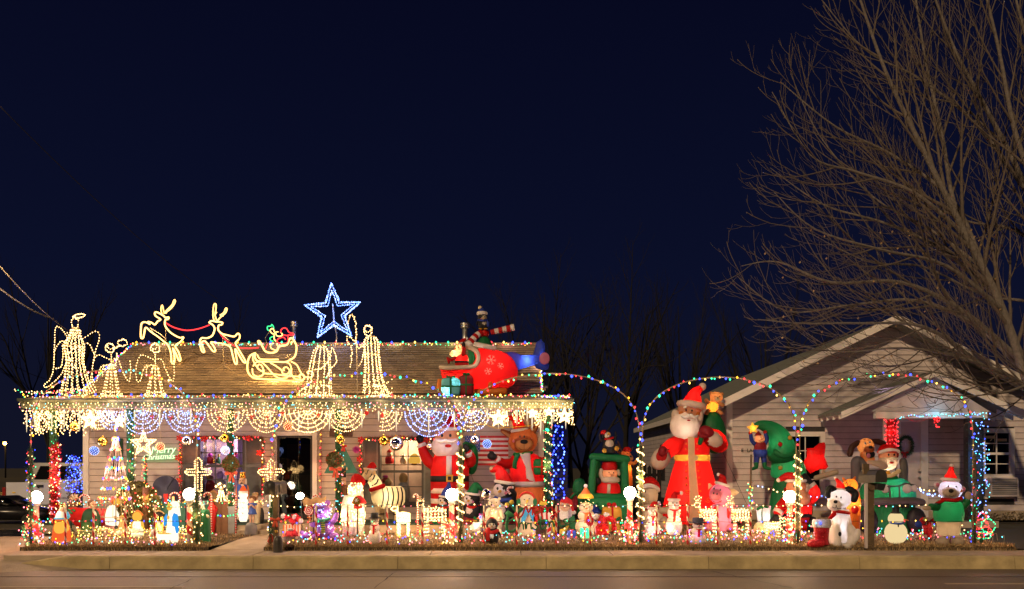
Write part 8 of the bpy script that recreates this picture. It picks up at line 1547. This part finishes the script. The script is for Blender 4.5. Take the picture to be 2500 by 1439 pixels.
def wire_deer(lb, x, top, base, ln, hd, bright, col='warm', antl=False, group='lit wire deer on the lawn'):
    """wire-frame deer: body hoops, legs, neck, head"""
    f = Fig('wire_deer', lb, 'lit deer', x, base=base, group=group); b = f.py0; h = b-top; by = top+h*.42; rr = h*.17; sg = hd; fr = f.P('frame', 'wire')
    st = lambda pts, s_=4.5: f.string(pts, s_/bright, col, 1.7, .7, 'wire', .45)
    for k in range(7): q = -1+2*k/6; R_ = rr*(1-.25*q*q); st([(x+q*ln*.5, by-R_*math.cos(u*.785), R_*.75*math.sin(u*.785)) for u in range(9)])
    for u in range(6): a = u*1.047; st([(x+(-1+k*.4)*ln*.5, by-rr*math.cos(a)*(1-.25*(-1+k*.4)**2), rr*.75*math.sin(a)) for k in range(6)])
    for px, d in ((-.42, -4), (-.34, 4), (.42, -4), (.34, 4)):
        for o in (-2.2, 2.2): st([(x+px*ln+o, by+rr*.6, d), (x+px*ln+o*.7, b-h*.2, d), (x+px*ln+o*.6, b, d)], 5)
    nx, ny = x+sg*ln*.66, top+h*.10
    for o in (-3, 0, 3): st([(x+sg*ln*.42+o, by-rr*.4, o), (nx-sg*3+o*.6, ny+h*.06, o)], 4.5)
    st([(nx-sg*6, ny-2, 0), (nx+sg*4, ny-3, -2), (nx+sg*11, ny+4, 0), (nx+sg*4, ny+8, 2), (nx-sg*5, ny+7, 0), (nx-sg*6, ny-2, 0)], 3.5)
    for o in (-1, 1): fr.ctube([(nx-sg*4, ny-3, o*2), (nx-sg*7, ny-9, o*5)], 1.6, .8)
    if antl:
        for o in (-1, 1): st([(nx-2, ny-4, o*2), (nx-2+o*7, ny-13, o*4), (nx+o*12, ny-17, o*5)], 3.5); st([(nx-2+o*7, ny-13, o*4), (nx+o*4, ny-20, o*4)], 3.5)
    return f
wire_deer('dense white lit wire deer under the zebra', 985, 1232, 1310, 30, -1, 1.7); wire_deer('tall wire deer with few lights before the tall waving santa', 1062, 1216, 1312, 52, -1, .6)
wire_deer('left small wire deer with an orange collar in front of the pig', 1730, 1222, 1306, 40, -1, .62, 'warm', True).P('collar', 'orange').ctube([(1706, 1251, -3), (1712, 1252, -4), (1718, 1250, -3)], 2); wire_deer('right small wire deer with white antlers between pig and striped stake', 1810, 1222, 1306, 42, -1, .62, 'warm', True).P('collar', 'orange').ctube([(1786, 1254, -3), (1792, 1255, -4), (1798, 1252, -3)], 2)
wire_deer('small crouching wire deer before the globe lamp at the bending tree', 1886, 1262, 1312, 36, 1, .7)
def snowman(lb, x, top, base, w_, m, hat=None, hatm='fred', scarf='red', bul=(), name='snowman', cat='snowman', nose='orange', arms=False, group=None):
    f = Fig(name, lb, cat, x, base=base, group=group); b = f.py0; h = b-top; hy = top+h*.20; hr = w_*.33
    f.P('lower_ball', m).ell(x, b-h*.24, 0, w_*.5, h*.25, w_*.45); f.P('middle_ball', m).ell(x, b-h*.54, 0, w_*.38, h*.18, w_*.34); f.P('head', m).ell(x, hy+h*.04, 0, hr, h*.145, hr*.95); d = -hr*.9
    for sg in (-1, 1): f.P('eye', 'black').ell(x+sg*hr*.35, hy+h*.01, d, hr*.11, hr*.13, hr*.1)
    f.P('nose', nose).ctube([(x, hy+h*.05, d), (x-hr*.25, hy+h*.065, d-hr*.5)], hr*.14, hr*.05)
    if scarf: f.P('scarf', scarf).ctube([(x-w_*.24, hy+h*.17, d*.4), (x, hy+h*.185, d*1.15), (x+w_*.24, hy+h*.17, d*.4)], h*.022); f.P('scarf_tail', scarf).pillow([(x-w_*.10, hy+h*.18), (x+w_*.06, hy+h*.18), (x+w_*.04, hy+h*.48), (x-w_*.12, hy+h*.48)], -w_*.37, 1.5, 4)
    if hat == 'santa': santa_hat(f, x, hy-h*.06, hr*.9, (x+hr*1.3, top-2), hatm, mid=(x+hr*.3, top-1), th=hr*.5, pr=hr*.36)
    if hat == 'top': f.P('hat', hatm).slathe(x, [(top-2, hr*.7), (top, hr*.95), (hy-h*.06, hr*1.0)]); f.P('hat_brim', hatm).lathe(x, [(hy-h*.075, hr*1.3), (hy-h*.06, hr*1.6), (hy-h*.045, hr*1.5)])
    for y in (.44, .52, .62): f.P('button', 'black').ell(x+w_*.12, top+h*y+h*.06, -w_*.36, 1.3)
    if bul: shell_bulbs(f, x, b-h*.25, 0, w_*.5, h*.25, w_*.45, bul[0], bul[1], bul[2]); shell_bulbs(f, x, b-h*.6, 0, w_*.36, h*.28, w_*.34, bul[0]//2, bul[1], bul[2])
    return f
snowman('snowman with tinsel top hat in front of the zebra', 915, 1254, 1330, 32, 'snowmesh', 'top', 'black', 'tinselred', (8, ['red', 'warm'], 1.4)); snowman('small wire snowman with red cap behind a striped stake', 1593, 1230, 1312, 36, 'snowmesh', 'santa', 'fred', 'red', (20, 'warm', 1.8))
snowman('taller wire snowman with red scarf at the left foot of the biggest santa', 1645, 1206, 1310, 42, 'snowmesh', 'santa', 'fred', 'red', (24, 'warm', 1.8)); snowman('snowman with dark blue tinsel hat before the biggest santa', 1704, 1266, 1334, 42, 'snowmesh', 'top', 'navy', 'tinselred', (10, ['amber', 'blue', 'red'], 1.5))
# penguin, polar bears and swan group behind the lamp
f = Fig('toy_penguin', 'small furry penguin in a long red scarf beside a striped stake', 'penguin', 1200, base=1332); hx, hy, hr = penguin(f, 1201, 1264, 1331, 34, 0, 'black', False, 'yellow', 'snowmesh'); f.P('earmuff_band', 'red').ctube([(hx-hr, hy, -2), (hx, hy-hr*1.05, -2), (hx+hr, hy, -2)], 2.5); f.P('scarf', 'red').ctube([(hx-14, hy+15, -8), (hx, hy+19, -16), (hx+14, hy+15, -8)], 4.5); f.P('scarf_tail', 'red').pillow([(1188, 1287), (1198, 1287), (1196, 1320), (1186, 1320)], -19, 3, 4); shell_bulbs(f, 1203, 1312, -2, 14, 14, 14, 9, ['amber', 'pink', 'aqua'], 1.5)
f = Fig('lit_polar_bear', 'cream lit polar bear with a smaller one on its back behind the red scarf penguin', 'polar bear', 1206, base=1312); f.P('body', 'cream').slathe(1205, [(1240, 14), (1252, 20), (1275, 22), (1295, 18), (f.py0, 16)], 0, .8); f.P('head', 'cream').ell(1207, 1228, -4, 15, 12, 12); f.P('muzzle', 'cream').ell(1202, 1233, -14, 6, 5, 5)
for x in (1196, 1219): f.P('ear', 'cream').ell(x, 1218, -2, 4, 4, 3)
for p in ([(1192, 1250, -8), (1186, 1262, -14)], [(1222, 1248, -6), (1228, 1262, -10)], [(1216, 1290, -6), (1222, 1300, -10)]): f.P('paw', 'cream').ctube(p, 6, 5)
shell_bulbs(f, 1206, 1268, 0, 20, 34, 18, 22, 'warm', 1.6); eyes(f, [(1201, 1226), (1212, 1226)], -15, 1.3, 1.4); f.P('nose', 'black').ell(1200, 1231, -19, 1.8)
f = Fig('lit_swan', 'small cream lit duck with a dark red bow left of the red scarf penguin', 'lit figure', 1166, base=1304); f.P('body', 'snowmesh').ell(1163, 1288, 0, 15, 13, 11); f.P('neck', 'snowmesh').ctube([(1170, 1282, -3), (1177, 1272, -4), (1176, 1264, -5)], 6, 6); f.P('head', 'snowmesh').ell(1175, 1263, -5, 7, 6, 6); f.P('beak', 'orange').ctube([(1170, 1264, -9), (1165, 1266, -11)], 2, 1); bow(f, 1176, 1256, 6, 'magenta', -8, False); shell_bulbs(f, 1163, 1288, 0, 15, 13, 11, 14, 'warm', 1.7); f.bulb((1173, 1262, -13), 'blue', 3)
f = Fig('tinsel_ornament', 'silver tinsel ball on a thin stake before the red hat penguin', 'ornament', 1187, Y=13.75); f.P('ball', 'silver').ell(1187, 1207, 0, 12, 14, 11); tinsel(f, 'tinsel', 'tinselwhite', 400, 8, [(1187, 1204, 0), (1187, 1210, 0)], 9, 6, .5); f.P('stake', 'black').tube([(1180, 1218, 0), (1177, f.py0, 0)], .8, 5)
f = Fig('sign_stake', 'thin black T shaped stake in front of the red penguin base', 'stake', 1136, base=1306); f.P('stake', 'black').tube([(1136, 1256, 0), (1139, f.py0, 0)], .9, 5); f.P('crossbar', 'black').tube([(1130, 1256, 0), (1142, 1255, 0)], .8, 5)
# greeting sign and cutouts
f = Fig('greeting_sign', 'red and green Merry Christmas script sign with holly on two thin stakes', 'sign', 1322, Y=13.62, z=ground(13.62))
STROKES = {'red': [[(1266, 1264), (1275, 1258), (1284, 1235), (1290, 1252), (1299, 1235), (1300, 1257)], [(1303, 1250), (1312, 1246), (1313, 1239), (1305, 1240), (1303, 1250), (1309, 1257), (1318, 1252)], [(1320, 1238), (1322, 1254), (1325, 1241), (1331, 1240)], [(1334, 1239), (1336, 1254), (1339, 1241), (1345, 1240)], [(1348, 1238), (1351, 1250), (1360, 1237), (1358, 1256), (1350, 1268), (1345, 1262), (1366, 1248)]],
  'green': [[(1255, 1266), (1241, 1275), (1239, 1291), (1247, 1299), (1257, 1295), (1263, 1286)], [(1269, 1262), (1264, 1293), (1269, 1280), (1276, 1278), (1278, 1292)], [(1282, 1276), (1284, 1292), (1287, 1280), (1292, 1278)], [(1296, 1278), (1297, 1291), (1301, 1288)], [(1313, 1277), (1306, 1280), (1312, 1286), (1308, 1293), (1300, 1290)], [(1321, 1262), (1319, 1286), (1324, 1292), (1329, 1287)], [(1313, 1273), (1329, 1271)], [(1332, 1290), (1333, 1276), (1339, 1274), (1341, 1288), (1343, 1276), (1349, 1273), (1352, 1286)], [(1363, 1274), (1355, 1278), (1357, 1286), (1363, 1281), (1365, 1273), (1368, 1285)], [(1384, 1267), (1375, 1271), (1382, 1279), (1379, 1285), (1368, 1285), (1392, 1280), (1402, 1272)]]}
for m_, L_ in STROKES.items():
    for st_ in L_: f.P('letter', m_).ctube([(x, y, -3) for x, y in st_], 2.3 if m_ == 'red' else 2.1, 1.9, 7, 4)
f.P('dot', 'green').ell(1297, 1270, -3, 2.4)
for x in (1262, 1358): f.P('stake', 'black').tube([(x-3, 1236, 0), (x-3, f.py0, 0)], .8, 5)
for p in ([(1258, 1252), (1244, 1232), (1240, 1222), (1250, 1230), (1262, 1246)], [(1256, 1256), (1240, 1246), (1232, 1254), (1240, 1262), (1256, 1262)], [(1262, 1250), (1270, 1238), (1280, 1240), (1272, 1252)]): f.P('holly_leaf', 'green').pillow(p, -4, 3, 4)
for x, y, m in ((1260, 1256, 'red'), (1261, 1265, 'red'), (1238, 1233, 'yellow'), (1249, 1226, 'yellow')): f.P('berry', m).ell(x, y, -8, 5.5, 6, 4)
f.P('underline', 'green').ctube([(1240, 1262, -3), (1236, 1290, -3), (1250, 1298, -3), (1268, 1284, -3)], 3.5, 3)
def cut(nm, lb, x, base, parts, cat='cutout'):
    f = Fig(nm, lb, cat, x, base=base, group=None)
    for pn, m, poly, d in parts: f.P(pn, m, smooth=False).prism(poly, d, d+2.2)
    return f
circ = lambda x, y, rx, ry, n=16: [(x+rx*math.cos(6.283*i/n), y+ry*math.sin(6.283*i/n)) for i in range(n)]
f = cut('snowman_cutout', 'flat wooden snowman with green earmuffs behind the word merry', 1285, 1308, [('board', 'cream', [(1266, 1308), (1262, 1275), (1272, 1248), (1300, 1248), (1312, 1275), (1306, 1308)], 0), ('head', 'cream', circ(1286, 1225, 19, 18), -2.4), ('scarf', 'skyblue', [(1275, 1244), (1300, 1244), (1308, 1272), (1300, 1274), (1290, 1252), (1280, 1276), (1272, 1274)], -4.8), ('earmuff', 'green', circ(1266, 1226, 5, 10, 12), -4.8), ('earmuff', 'green', circ(1306, 1226, 5, 10, 12), -4.8), ('mitten', 'red', [(1302, 1262), (1312, 1256), (1314, 1282), (1304, 1280)], -4.8)]); f.P('earmuff_band', 'red').ctube([(1266, 1218, -3), (1274, 1206, -3), (1286, 1202, -3), (1298, 1206, -3), (1305, 1218, -3)], 2); f.P('nose', 'yellow').ctube([(1288, 1222, -3), (1285, 1228, -8)], 3, 1.5); eyes(f, [(1280, 1220), (1292, 1218)], -3, 1.5, 1.5)
f = cut('cane_cutout', 'flat candy cane and yellow bell cutout behind the word christmas', 1338, 1306, [('cane', 'white', [(1316, 1254), (1340, 1250), (1348, 1262), (1344, 1306), (1334, 1306), (1338, 1268), (1318, 1268)], 0), ('bell', 'yellow', [(1316, 1232), (1320, 1222), (1326, 1226), (1332, 1223), (1337, 1232), (1326, 1236)], 0), ('horn', 'yellow', [(1346, 1270), (1350, 1298), (1362, 1306), (1380, 1302), (1388, 1286), (1388, 1278), (1378, 1290), (1364, 1294), (1358, 1284), (1358, 1270)], -2.4)]); q = f.P('stripe', 'red', smooth=False); q.kind = 'stuff'
for p in ([(1320, 1254), (1325, 1253), (1327, 1268), (1321, 1268)], [(1332, 1252), (1337, 1252), (1338, 1268), (1333, 1268)], [(1337, 1276), (1347, 1270), (1346, 1278), (1336, 1284)], [(1336, 1292), (1346, 1286), (1345, 1296), (1335, 1302)]): q.prism(p, -.4, 2.4)
f = cut('santa_cutout', 'flat bearded santa head cutout at the end of the greeting sign', 1382, 1304, [('beard', 'snowmesh', [(1362, 1236), (1360, 1254), (1368, 1268), (1380, 1273), (1394, 1266), (1400, 1250), (1396, 1232)], 0), ('face', 'skin', circ(1380, 1234, 14, 15), -2.4), ('hat', 'red', [(1366, 1226), (1372, 1216), (1384, 1213), (1396, 1222), (1402, 1248), (1396, 1248), (1390, 1230)], -4.8), ('scroll', 'green', [(1388, 1266), (1402, 1258), (1404, 1276), (1418, 1270), (1404, 1292), (1392, 1294)], -2.4), ('post', 'woodpost', [(1378, 1270), (1384, 1270), (1384, 1304), (1378, 1304)], 2)]); f.P('pompom', 'snowmesh').ell(1402, 1252, -3, 5); eyes(f, [(1374, 1231), (1385, 1231)], -3, 1.3, 1.3, 'black', 'white'); f.P('nose', 'pink').ell(1378, 1237, -4, 3)
f = snowman('wooden snowman in a yellow and orange pointed hat right of the greeting sign', 1431, 1218, 1308, 54, 'cream', None, 'fred', 'orange'); f.P('hat', 'orange').slathe(1430, [(1190, 2), (1200, 9), (1214, 18)], 0, .8); f.P('hat_band', 'yellow').slathe(1430, [(1206, 14), (1212, 19), (1217, 20)], 0, .82); f.P('pompom', 'white').ell(1430, 1187, 0, 5); shell_bulbs(f, 1431, 1226, 0, 18, 14, 17, 10, 'warm', 1.2); f.lamp(1431, 1250, -60, 1.2)  # unseen lamp in front lights the wooden snowman from outside
for x, y0, m, r_, lb in ((1395, 1294, 'blue', 'red', 'small lit blue present with red ribbon on the grass'), (1427, 1288, 'ropegreen', 'red', 'small lit green present with red ribbon on the grass')): f = Fig('lit_gift', lb, 'present', x, base=1314, group='small lit presents on the grass'); f.P('box', m, smooth=False).box(x-10, x+10, y0+2, f.py0, -8, 8); f.P('ribbon', r_, smooth=False).box(x-2, x+2, y0+1.6, f.py0, -8.5, 8.5); bow(f, x, y0, 5, r_, -6, False); shell_bulbs(f, x, y0+10, 0, 10, 9, 9, 9, 'cool', 1.4)
f = Fig('tinsel_santa', 'red and silver tinsel santa in a lit sleigh left of the globe lamp', 'tinsel figure', 1472, base=1318); b = f.py0
f.P('coat', 'tinselred').slathe(1470, [(1258, 8), (1268, 12), (1284, 14)]); f.P('trim', 'tinselwhite').ell(1455, 1262, -4, 9, 8, 7); f.P('trim', 'tinselwhite').ell(1480, 1258, -4, 8, 7, 6); f.P('sack', 'tinselred').ell(1440, 1272, 0, 10, 14, 8); f.P('arm', 'tinselred').ctube([(1482, 1264, -4), (1494, 1268, -6), (1498, 1280, -6)], 7, 6); f.P('sleigh', 'red').slathe(1470, [(1282, 16), (1292, 17), (1306, 16)], 0, .6); f.P('sleigh_prow', 'cream').ctube([(1448, 1306, -4), (1450, 1288, -4), (1456, 1278, -4), (1452, 1276, -4)], 2.5); tinsel(f, 'snow', 'tinselwhite', 500, 8, [(1452, 1314, 0), (1490, 1314, 0)], 6, 5)
tinsel(f, 'fringe', 'tinselred', 500, 12, [(1466, 1266, -6), (1474, 1296, -8)], 6, 7); shell_bulbs(f, 1470, 1296, 0, 17, 14, 11, 14, ['red', 'pink', 'amber'], 1.7); f.P('boot', 'tinselred').ell(1500, 1290, -6, 6, 7, 5)
f = Fig('inflatable_gift', 'yellow inflatable present with red ribbon and holly before the green train', 'present', 1495, base=1304, group='inflatable presents'); gift(f, 1470, 1518, 1236, 1300, -10, 22, 'fyellow', 'fred'); f.lamp(1494, 1265, 6, 2.5, (1, .8, .5)); f.P('holly', 'fgreen').ell(1508, 1266, -14, 7, 4, 2, -40); f.P('holly', 'fgreen').ell(1514, 1276, -14, 4, 7, 2, 10)
f = Fig('tent_toy', 'small blue and yellow pointed tent shape behind the orange scarf snowman', 'toy', 1453, base=1300); f.P('tent', 'fblue').slathe(1453, [(1232, 2), (1246, 14), (1256, 19), (f.py0, 19)]); f.P('band', 'fyellow').lathe(1453, [(1250, 17), (1256, 19.6), (1262, 19.6)])
# stocking, lantern snowman, second bow, wooden mailbox, motif
f = Fig('tinsel_stocking', 'big dark red tinsel stocking with furry cuff beside the white dog', 'stocking', 2000, base=1337); f.P('leg', 'tinselred').slathe(2006, [(1284, 20), (1300, 18), (1318, 17), (1330, 20)], 0, .6); f.P('foot', 'tinselred').ctube([(2004, 1324, -4), (1988, 1326, -6), (1976, 1328, -6)], 12, 9, 10); f.P('cuff', 'tinselwhite').slathe(2006, [(1268, 20), (1274, 23), (1288, 22)], 0, .65); tinsel(f, 'cuff_fur', 'tan', 600, 12, [(1988, 1276, -6), (2026, 1278, -6)], 7, 3); tinsel(f, 'tinsel', 'tinselred', 900, 13, [(2004, 1292, -8), (2002, 1322, -8), (1980, 1328, -8)], 6, 5); f.bulb((1995, 1276, -20), 'blue', 3.2); f.bulb((1984, 1276, -20), 'aqua', 2.8)
f = Fig('lantern_snowman', 'glowing paper lantern snowman with a blue scarf in front of the green truck', 'snowman', 2187, Y=13.62)
for nm, yc, rx, ry in (('body', 1302, 26, 26), ('head', 1267, 18, 15)):
    p = f.P(nm, 'lantern'); L = []
    for k in range(25): a = math.pi*k/24; L.append((yc-ry*math.cos(a), max(rx*math.sin(a)**.8, 1)*(1 if k % 2 else .975)))
    p.lathe(2187, L, 0, 1, 20)
f.P('scarf', 'blue').ctube([(2171, 1276, -8), (2187, 1278, -17), (2203, 1276, -8)], 3); f.P('nose', 'orange').ctube([(2200, 1268, -10), (2212, 1270, -12)], 2, .8); f.P('twigs', 'black').tube([(2187, 1252, 0), (2183, 1232, 0)], 1.4, 5); f.P('hat', 'black').lathe(2187, [(1236, 8), (1250, 8), (1252, 12), (1254, 12)]); f.P('tie', 'black').tube([(2184, 1278, -18), (2183, 1290, -20)], 1.6, 5); f.P('stake', 'wire').tube([(2187, 1326, 0), (2187, f.py0, 0)], .8, 5)
f = Fig('tinsel_bow', 'copper red tinsel bow beside the polar bear in the green jumper', 'bow', 2262, base=1326); 
for p in ([(2264, 1272), (2250, 1262), (2242, 1270), (2250, 1282)], [(2266, 1272), (2282, 1260), (2294, 1268), (2288, 1282)], [(2262, 1272), (2256, 1300), (2268, 1320), (2276, 1300), (2270, 1272)], [(2250, 1282), (2254, 1306), (2260, 1304), (2262, 1282)]): f.P('loop', 'tinselred').pillow(p, -4, 6, 4)
f.P('loop_lining', 'copper').ell(2254, 1268, -9, 6, 5, 3); f.P('loop_lining', 'copper').ell(2283, 1268, -9, 6, 5, 3); f.P('side_bell', 'fblue').ell(2241, 1280, -2, 8, 8, 6); tinsel(f, 'tinsel', 'tinselred', 500, 12, [(2250, 1272, -6), (2284, 1272, -6), (2266, 1310, -6)], 5, 9); f.P('stake', 'wire').tube([(2266, 1310, 0), (2266, f.py0, 0)], .8, 5)
f = Fig('wooden_mailbox', 'weathered grey mailbox on a wooden post in front of the green truck', 'mailbox', 2128, base=1339); b = f.py0; f.P('post', 'woodpost', smooth=False).box(2116, 2133, 1180, b, -3, 9); f.P('front_strip', 'siding_aged', smooth=False).box(2108, 2114, 1180, b, -10, -4); f.P('post_top', 'woodpost', smooth=False).box(2107, 2121, 1133, 1158, -3, 5); pr2 = [(2126, 1178), (2126, 1160), (2130, 1150), (2140, 1146), (2150, 1150), (2154, 1160), (2154, 1178)]; bb = f.P('box', 'metalbox', smooth=False); n = len(pr2); bb.add([(x, y, -24) for x, y in pr2]+[(x-24, y+2, 14) for x, y in pr2], [(i, n+i, n+(i+1) % n, (i+1) % n) for i in range(n)]+[tuple(range(n-1, -1, -1)), tuple(range(n, 2*n))]); f.P('bracket', 'woodpost', smooth=False).prism([(2106, 1180), (2148, 1180), (2144, 1194), (2122, 1198)], -8, -2); f.P('paper_box', 'black', smooth=False).prism([(2132, 1181), (2152, 1181), (2146, 1198), (2130, 1194)], -24, -12)
f = Fig('santa_motif', 'red and green light motif of a little santa at the right lawn end', 'lit figure', 2400, Y=13.6); 
for c, pts in (('red', ring(2394, 1280, 14, 12)), ('red', ring(2402, 1296, 20, 8)), ('red', [(2384, 1268, 0), (2396, 1250, 0), (2410, 1262, 0), (2404, 1276, 0)]), ('red', [(2380, 1290, 0), (2376, 1262, 0), (2384, 1250, 0)]), ('green', ring(2412, 1284, 17, 17)), ('green', ring(2398, 1308, 22, 8)), ('red', ring(2396, 1290, 18, 22))): f.string(pts, 3.8, c, 1.7, 1.2, 'cablegreen')
for x, y in ((2398, 1250), (2392, 1254), (2406, 1252), (2412, 1262)): f.bulb((x, y, -2), 'cool', 2.4)
f.P('post', 'dkgreen').tube([(2397, 1300, 2), (2397, f.py0, 2)], 4, 6)
# lights on the right house porch
f = Fig('red_post_lights', 'red lights and red film wrapped on the left porch post of the gabled house', 'light string', 2178, Y=16.7, z=.3); f.P('film', 'tinselred').lathe(2178, [(1024, 12), (1098, 12)], 3, .9, 8); f.string(spiral(2178, 1022, 1100, 14, 7, 4, 90), 7, 'red', 2.0, 2.5, 'cablegreen')
f = Fig('blue_post_lights', 'blue lights scattered down the right porch post of the gabled house', 'light string', 2387, Y=16.6, z=.3); f.cables['cablegreen'] = [(spiral(2387, 1010, 1270, 21, 16, 6, 200), .6)]
for k in range(120): f.bulb((2387+random.uniform(-23, 23), random.uniform(1008, 1270), -13), random.choice(['ice', 'ice', 'aqua', 'blue', 'ice', 'red'] if k % 9 == 0 else ['ice', 'aqua', 'ice']), 1.6)
f = Fig('porch_lights', 'blue green lights along the porch beam of the gabled house', 'light string', 2290, Y=16.65, z=2.5); f.string([(2190, 1022, 0), (2220, 1016, 0), (2300, 1014, 0), (2370, 1013, 0), (2400, 1010, 0)], 6, ['aqua', 'ice', 'aqua'], 1.7, 2.2, 'cablegreen')
f = Fig('door_garland', 'pale tinsel garland and red lit bow under the porch beam of the gabled house', 'garland', 2250, Y=16.62, z=2.4); tinsel(f, 'garland', 'pink', 500, 3, curve([(2210, 1016, 0), (2230, 1028, 0), (2255, 1026, 0), (2275, 1018, 0)], 4), 3.5, 4, .4); bow(f, 2284, 1022, 8, 'red', -3)
for k in range(16): f.bulb((2284+random.uniform(-7, 7), random.uniform(1016, 1046), -7), 'red', 1.7)
f = Fig('door_wreath', 'dark green wreath with a red bow on the door of the gabled house', 'wreath', 2212, Y=17.9, z=1.4); tinsel(f, 'leaves', 'garland', 1200, 5, ring(2212, 1088, 16, 22), 6, 5, .7); bow(f, 2206, 1106, 9, 'fdkred', -6)
f = Fig('yard_lights', 'string of bright blue white bulbs strung behind the green truck and bear', 'light string', 2180, Y=15.2, z=.9); f.string([(1840, 1185, 0), (1875, 1195, 0), (1900, 1203, 0), (1990, 1212, 0), (2030, 1212, 0)], 12, ['cool', 'ice', 'warm'], 2.4, 3, 'cableblack', .5); f.string([(2235, 1190, 0), (2262, 1205, 0), (2300, 1212, 0), (2350, 1218, 0), (2395, 1225, 0)], 6, ['ice', 'cool', 'cool'], 2.6, 3, 'cableblack', .5); f.string([(2235, 1188, 0), (2270, 1198, 0), (2310, 1204, 0)], 12, 'warm', 2, 2, 'cableblack', .5)
f = Fig('lit_stake', 'thin wooden pole wound with coloured bulbs left of the bending tree', 'stake', 1834, base=1300); f.P('pole', 'woodpost').tube([(1834, 1110, 0), (1831, f.py0, 0)], 2.4, 6); f.string(spiral(1833, 1176, 1245, 6, 4), 7, C9, 2.2, 3, 'cablegreen')
# pickup, dark car, street lamp at the far left
tY = 20.0; f = Fig('pickup_truck', 'white pickup truck parked tail towards the street beside the house', 'pickup truck', 100, Y=tY, z=.12); b = f.py0; q = lambda n_, m, *a, **k: f.P(n_, m, k.get('par'), smooth=False).box(*a)
q('bed', 'carpaint', 14, 190, 1180, 1240, 2, 170); tg = f.P('tailgate', 'carpaint', smooth=False); tg.box(17, 180, 1178, 1232, -3, 1.8); q('handle', 'black', 92, 108, 1184, 1190, -5, -3.2, par=tg); q('bumper', 'shutter', 10, 192, 1234, 1247, -14, 1); q('number_plate', 'white', 88, 116, 1235, 1244, -15, -14.2)
for x in (8, 180.5): q('tail_lamp', 'taillamp', x, x+8, 1190, 1226, -4, 6)
cb = f.P('cab', 'cardark', smooth=False); cb.add([(22, 1180, 60), (182, 1180, 60), (182, 1180, 170), (22, 1180, 170), (36, 1130, 75), (168, 1130, 75), (168, 1130, 150), (36, 1130, 150)], [(0, 1, 5, 4), (1, 2, 6, 5), (2, 3, 7, 6), (3, 0, 4, 7), (4, 5, 6, 7)]); f.P('rear_window', 'darkpane').add([(44, 1172, 61.5), (160, 1172, 61.5), (150, 1138, 72), (54, 1138, 72)], [(0, 1, 2, 3)])
for x in (20, 172):
    for d in (35, 150): f.P('wheel', 'rubber').tube([(x, b-18, d), (x+18, b-18, d)], 18, 14)
for t, x, y, sz in (('CHEVROLET', 19, 1221, 8.5), ('SILVERADO', 143, 1219, 7)): text_mesh('lettering', t, sz/f.s, 'black', f.root, f.conv((x, y, -3.2)), depth=.003)
f.P('badge', 'yellow').ell(36, 1203, -3.4, 5, 2, .8); f.P('lock', 'black').lathe(96, [(1188, 2), (1192, 2)], -3.4)
f = Fig('dark_car', 'dark unlit car parked in the shadow before the white pickup', 'car', 60, Y=17.6, z=.1); b = f.py0; f.P('body', 'cardark').pillow([(-70, b-14), (-66, b-42), (-20, b-54), (80, b-52), (128, b-40), (132, b-12)], 0, 50, 5); f.P('cabin', 'cardark').pillow([(-50, b-46), (-26, b-72), (40, b-74), (88, b-48)], 0, 40, 5); f.P('windscreen', 'darkpane').pillow([(-8, b-50), (6, b-68), (38, b-69), (74, b-48)], -30, 12, 4)
for x in (-36, 96): f.P('wheel', 'rubber').tube([(x, b-15, -46), (x, b-15, -30)], 15, 14)
f = Fig('street_lamp', 'distant glowing yellow street lamp at the left edge', 'street lamp', 12, Y=90, z=.14); f.P('lamp', 'streetglobe').ell(12, 1083, 0, 3.6); f.P('pole', 'barkdark').tube([(12, 1086, 2), (12, f.py0, 2)], 2, 6)
for f_ in FIGS: f_.done()
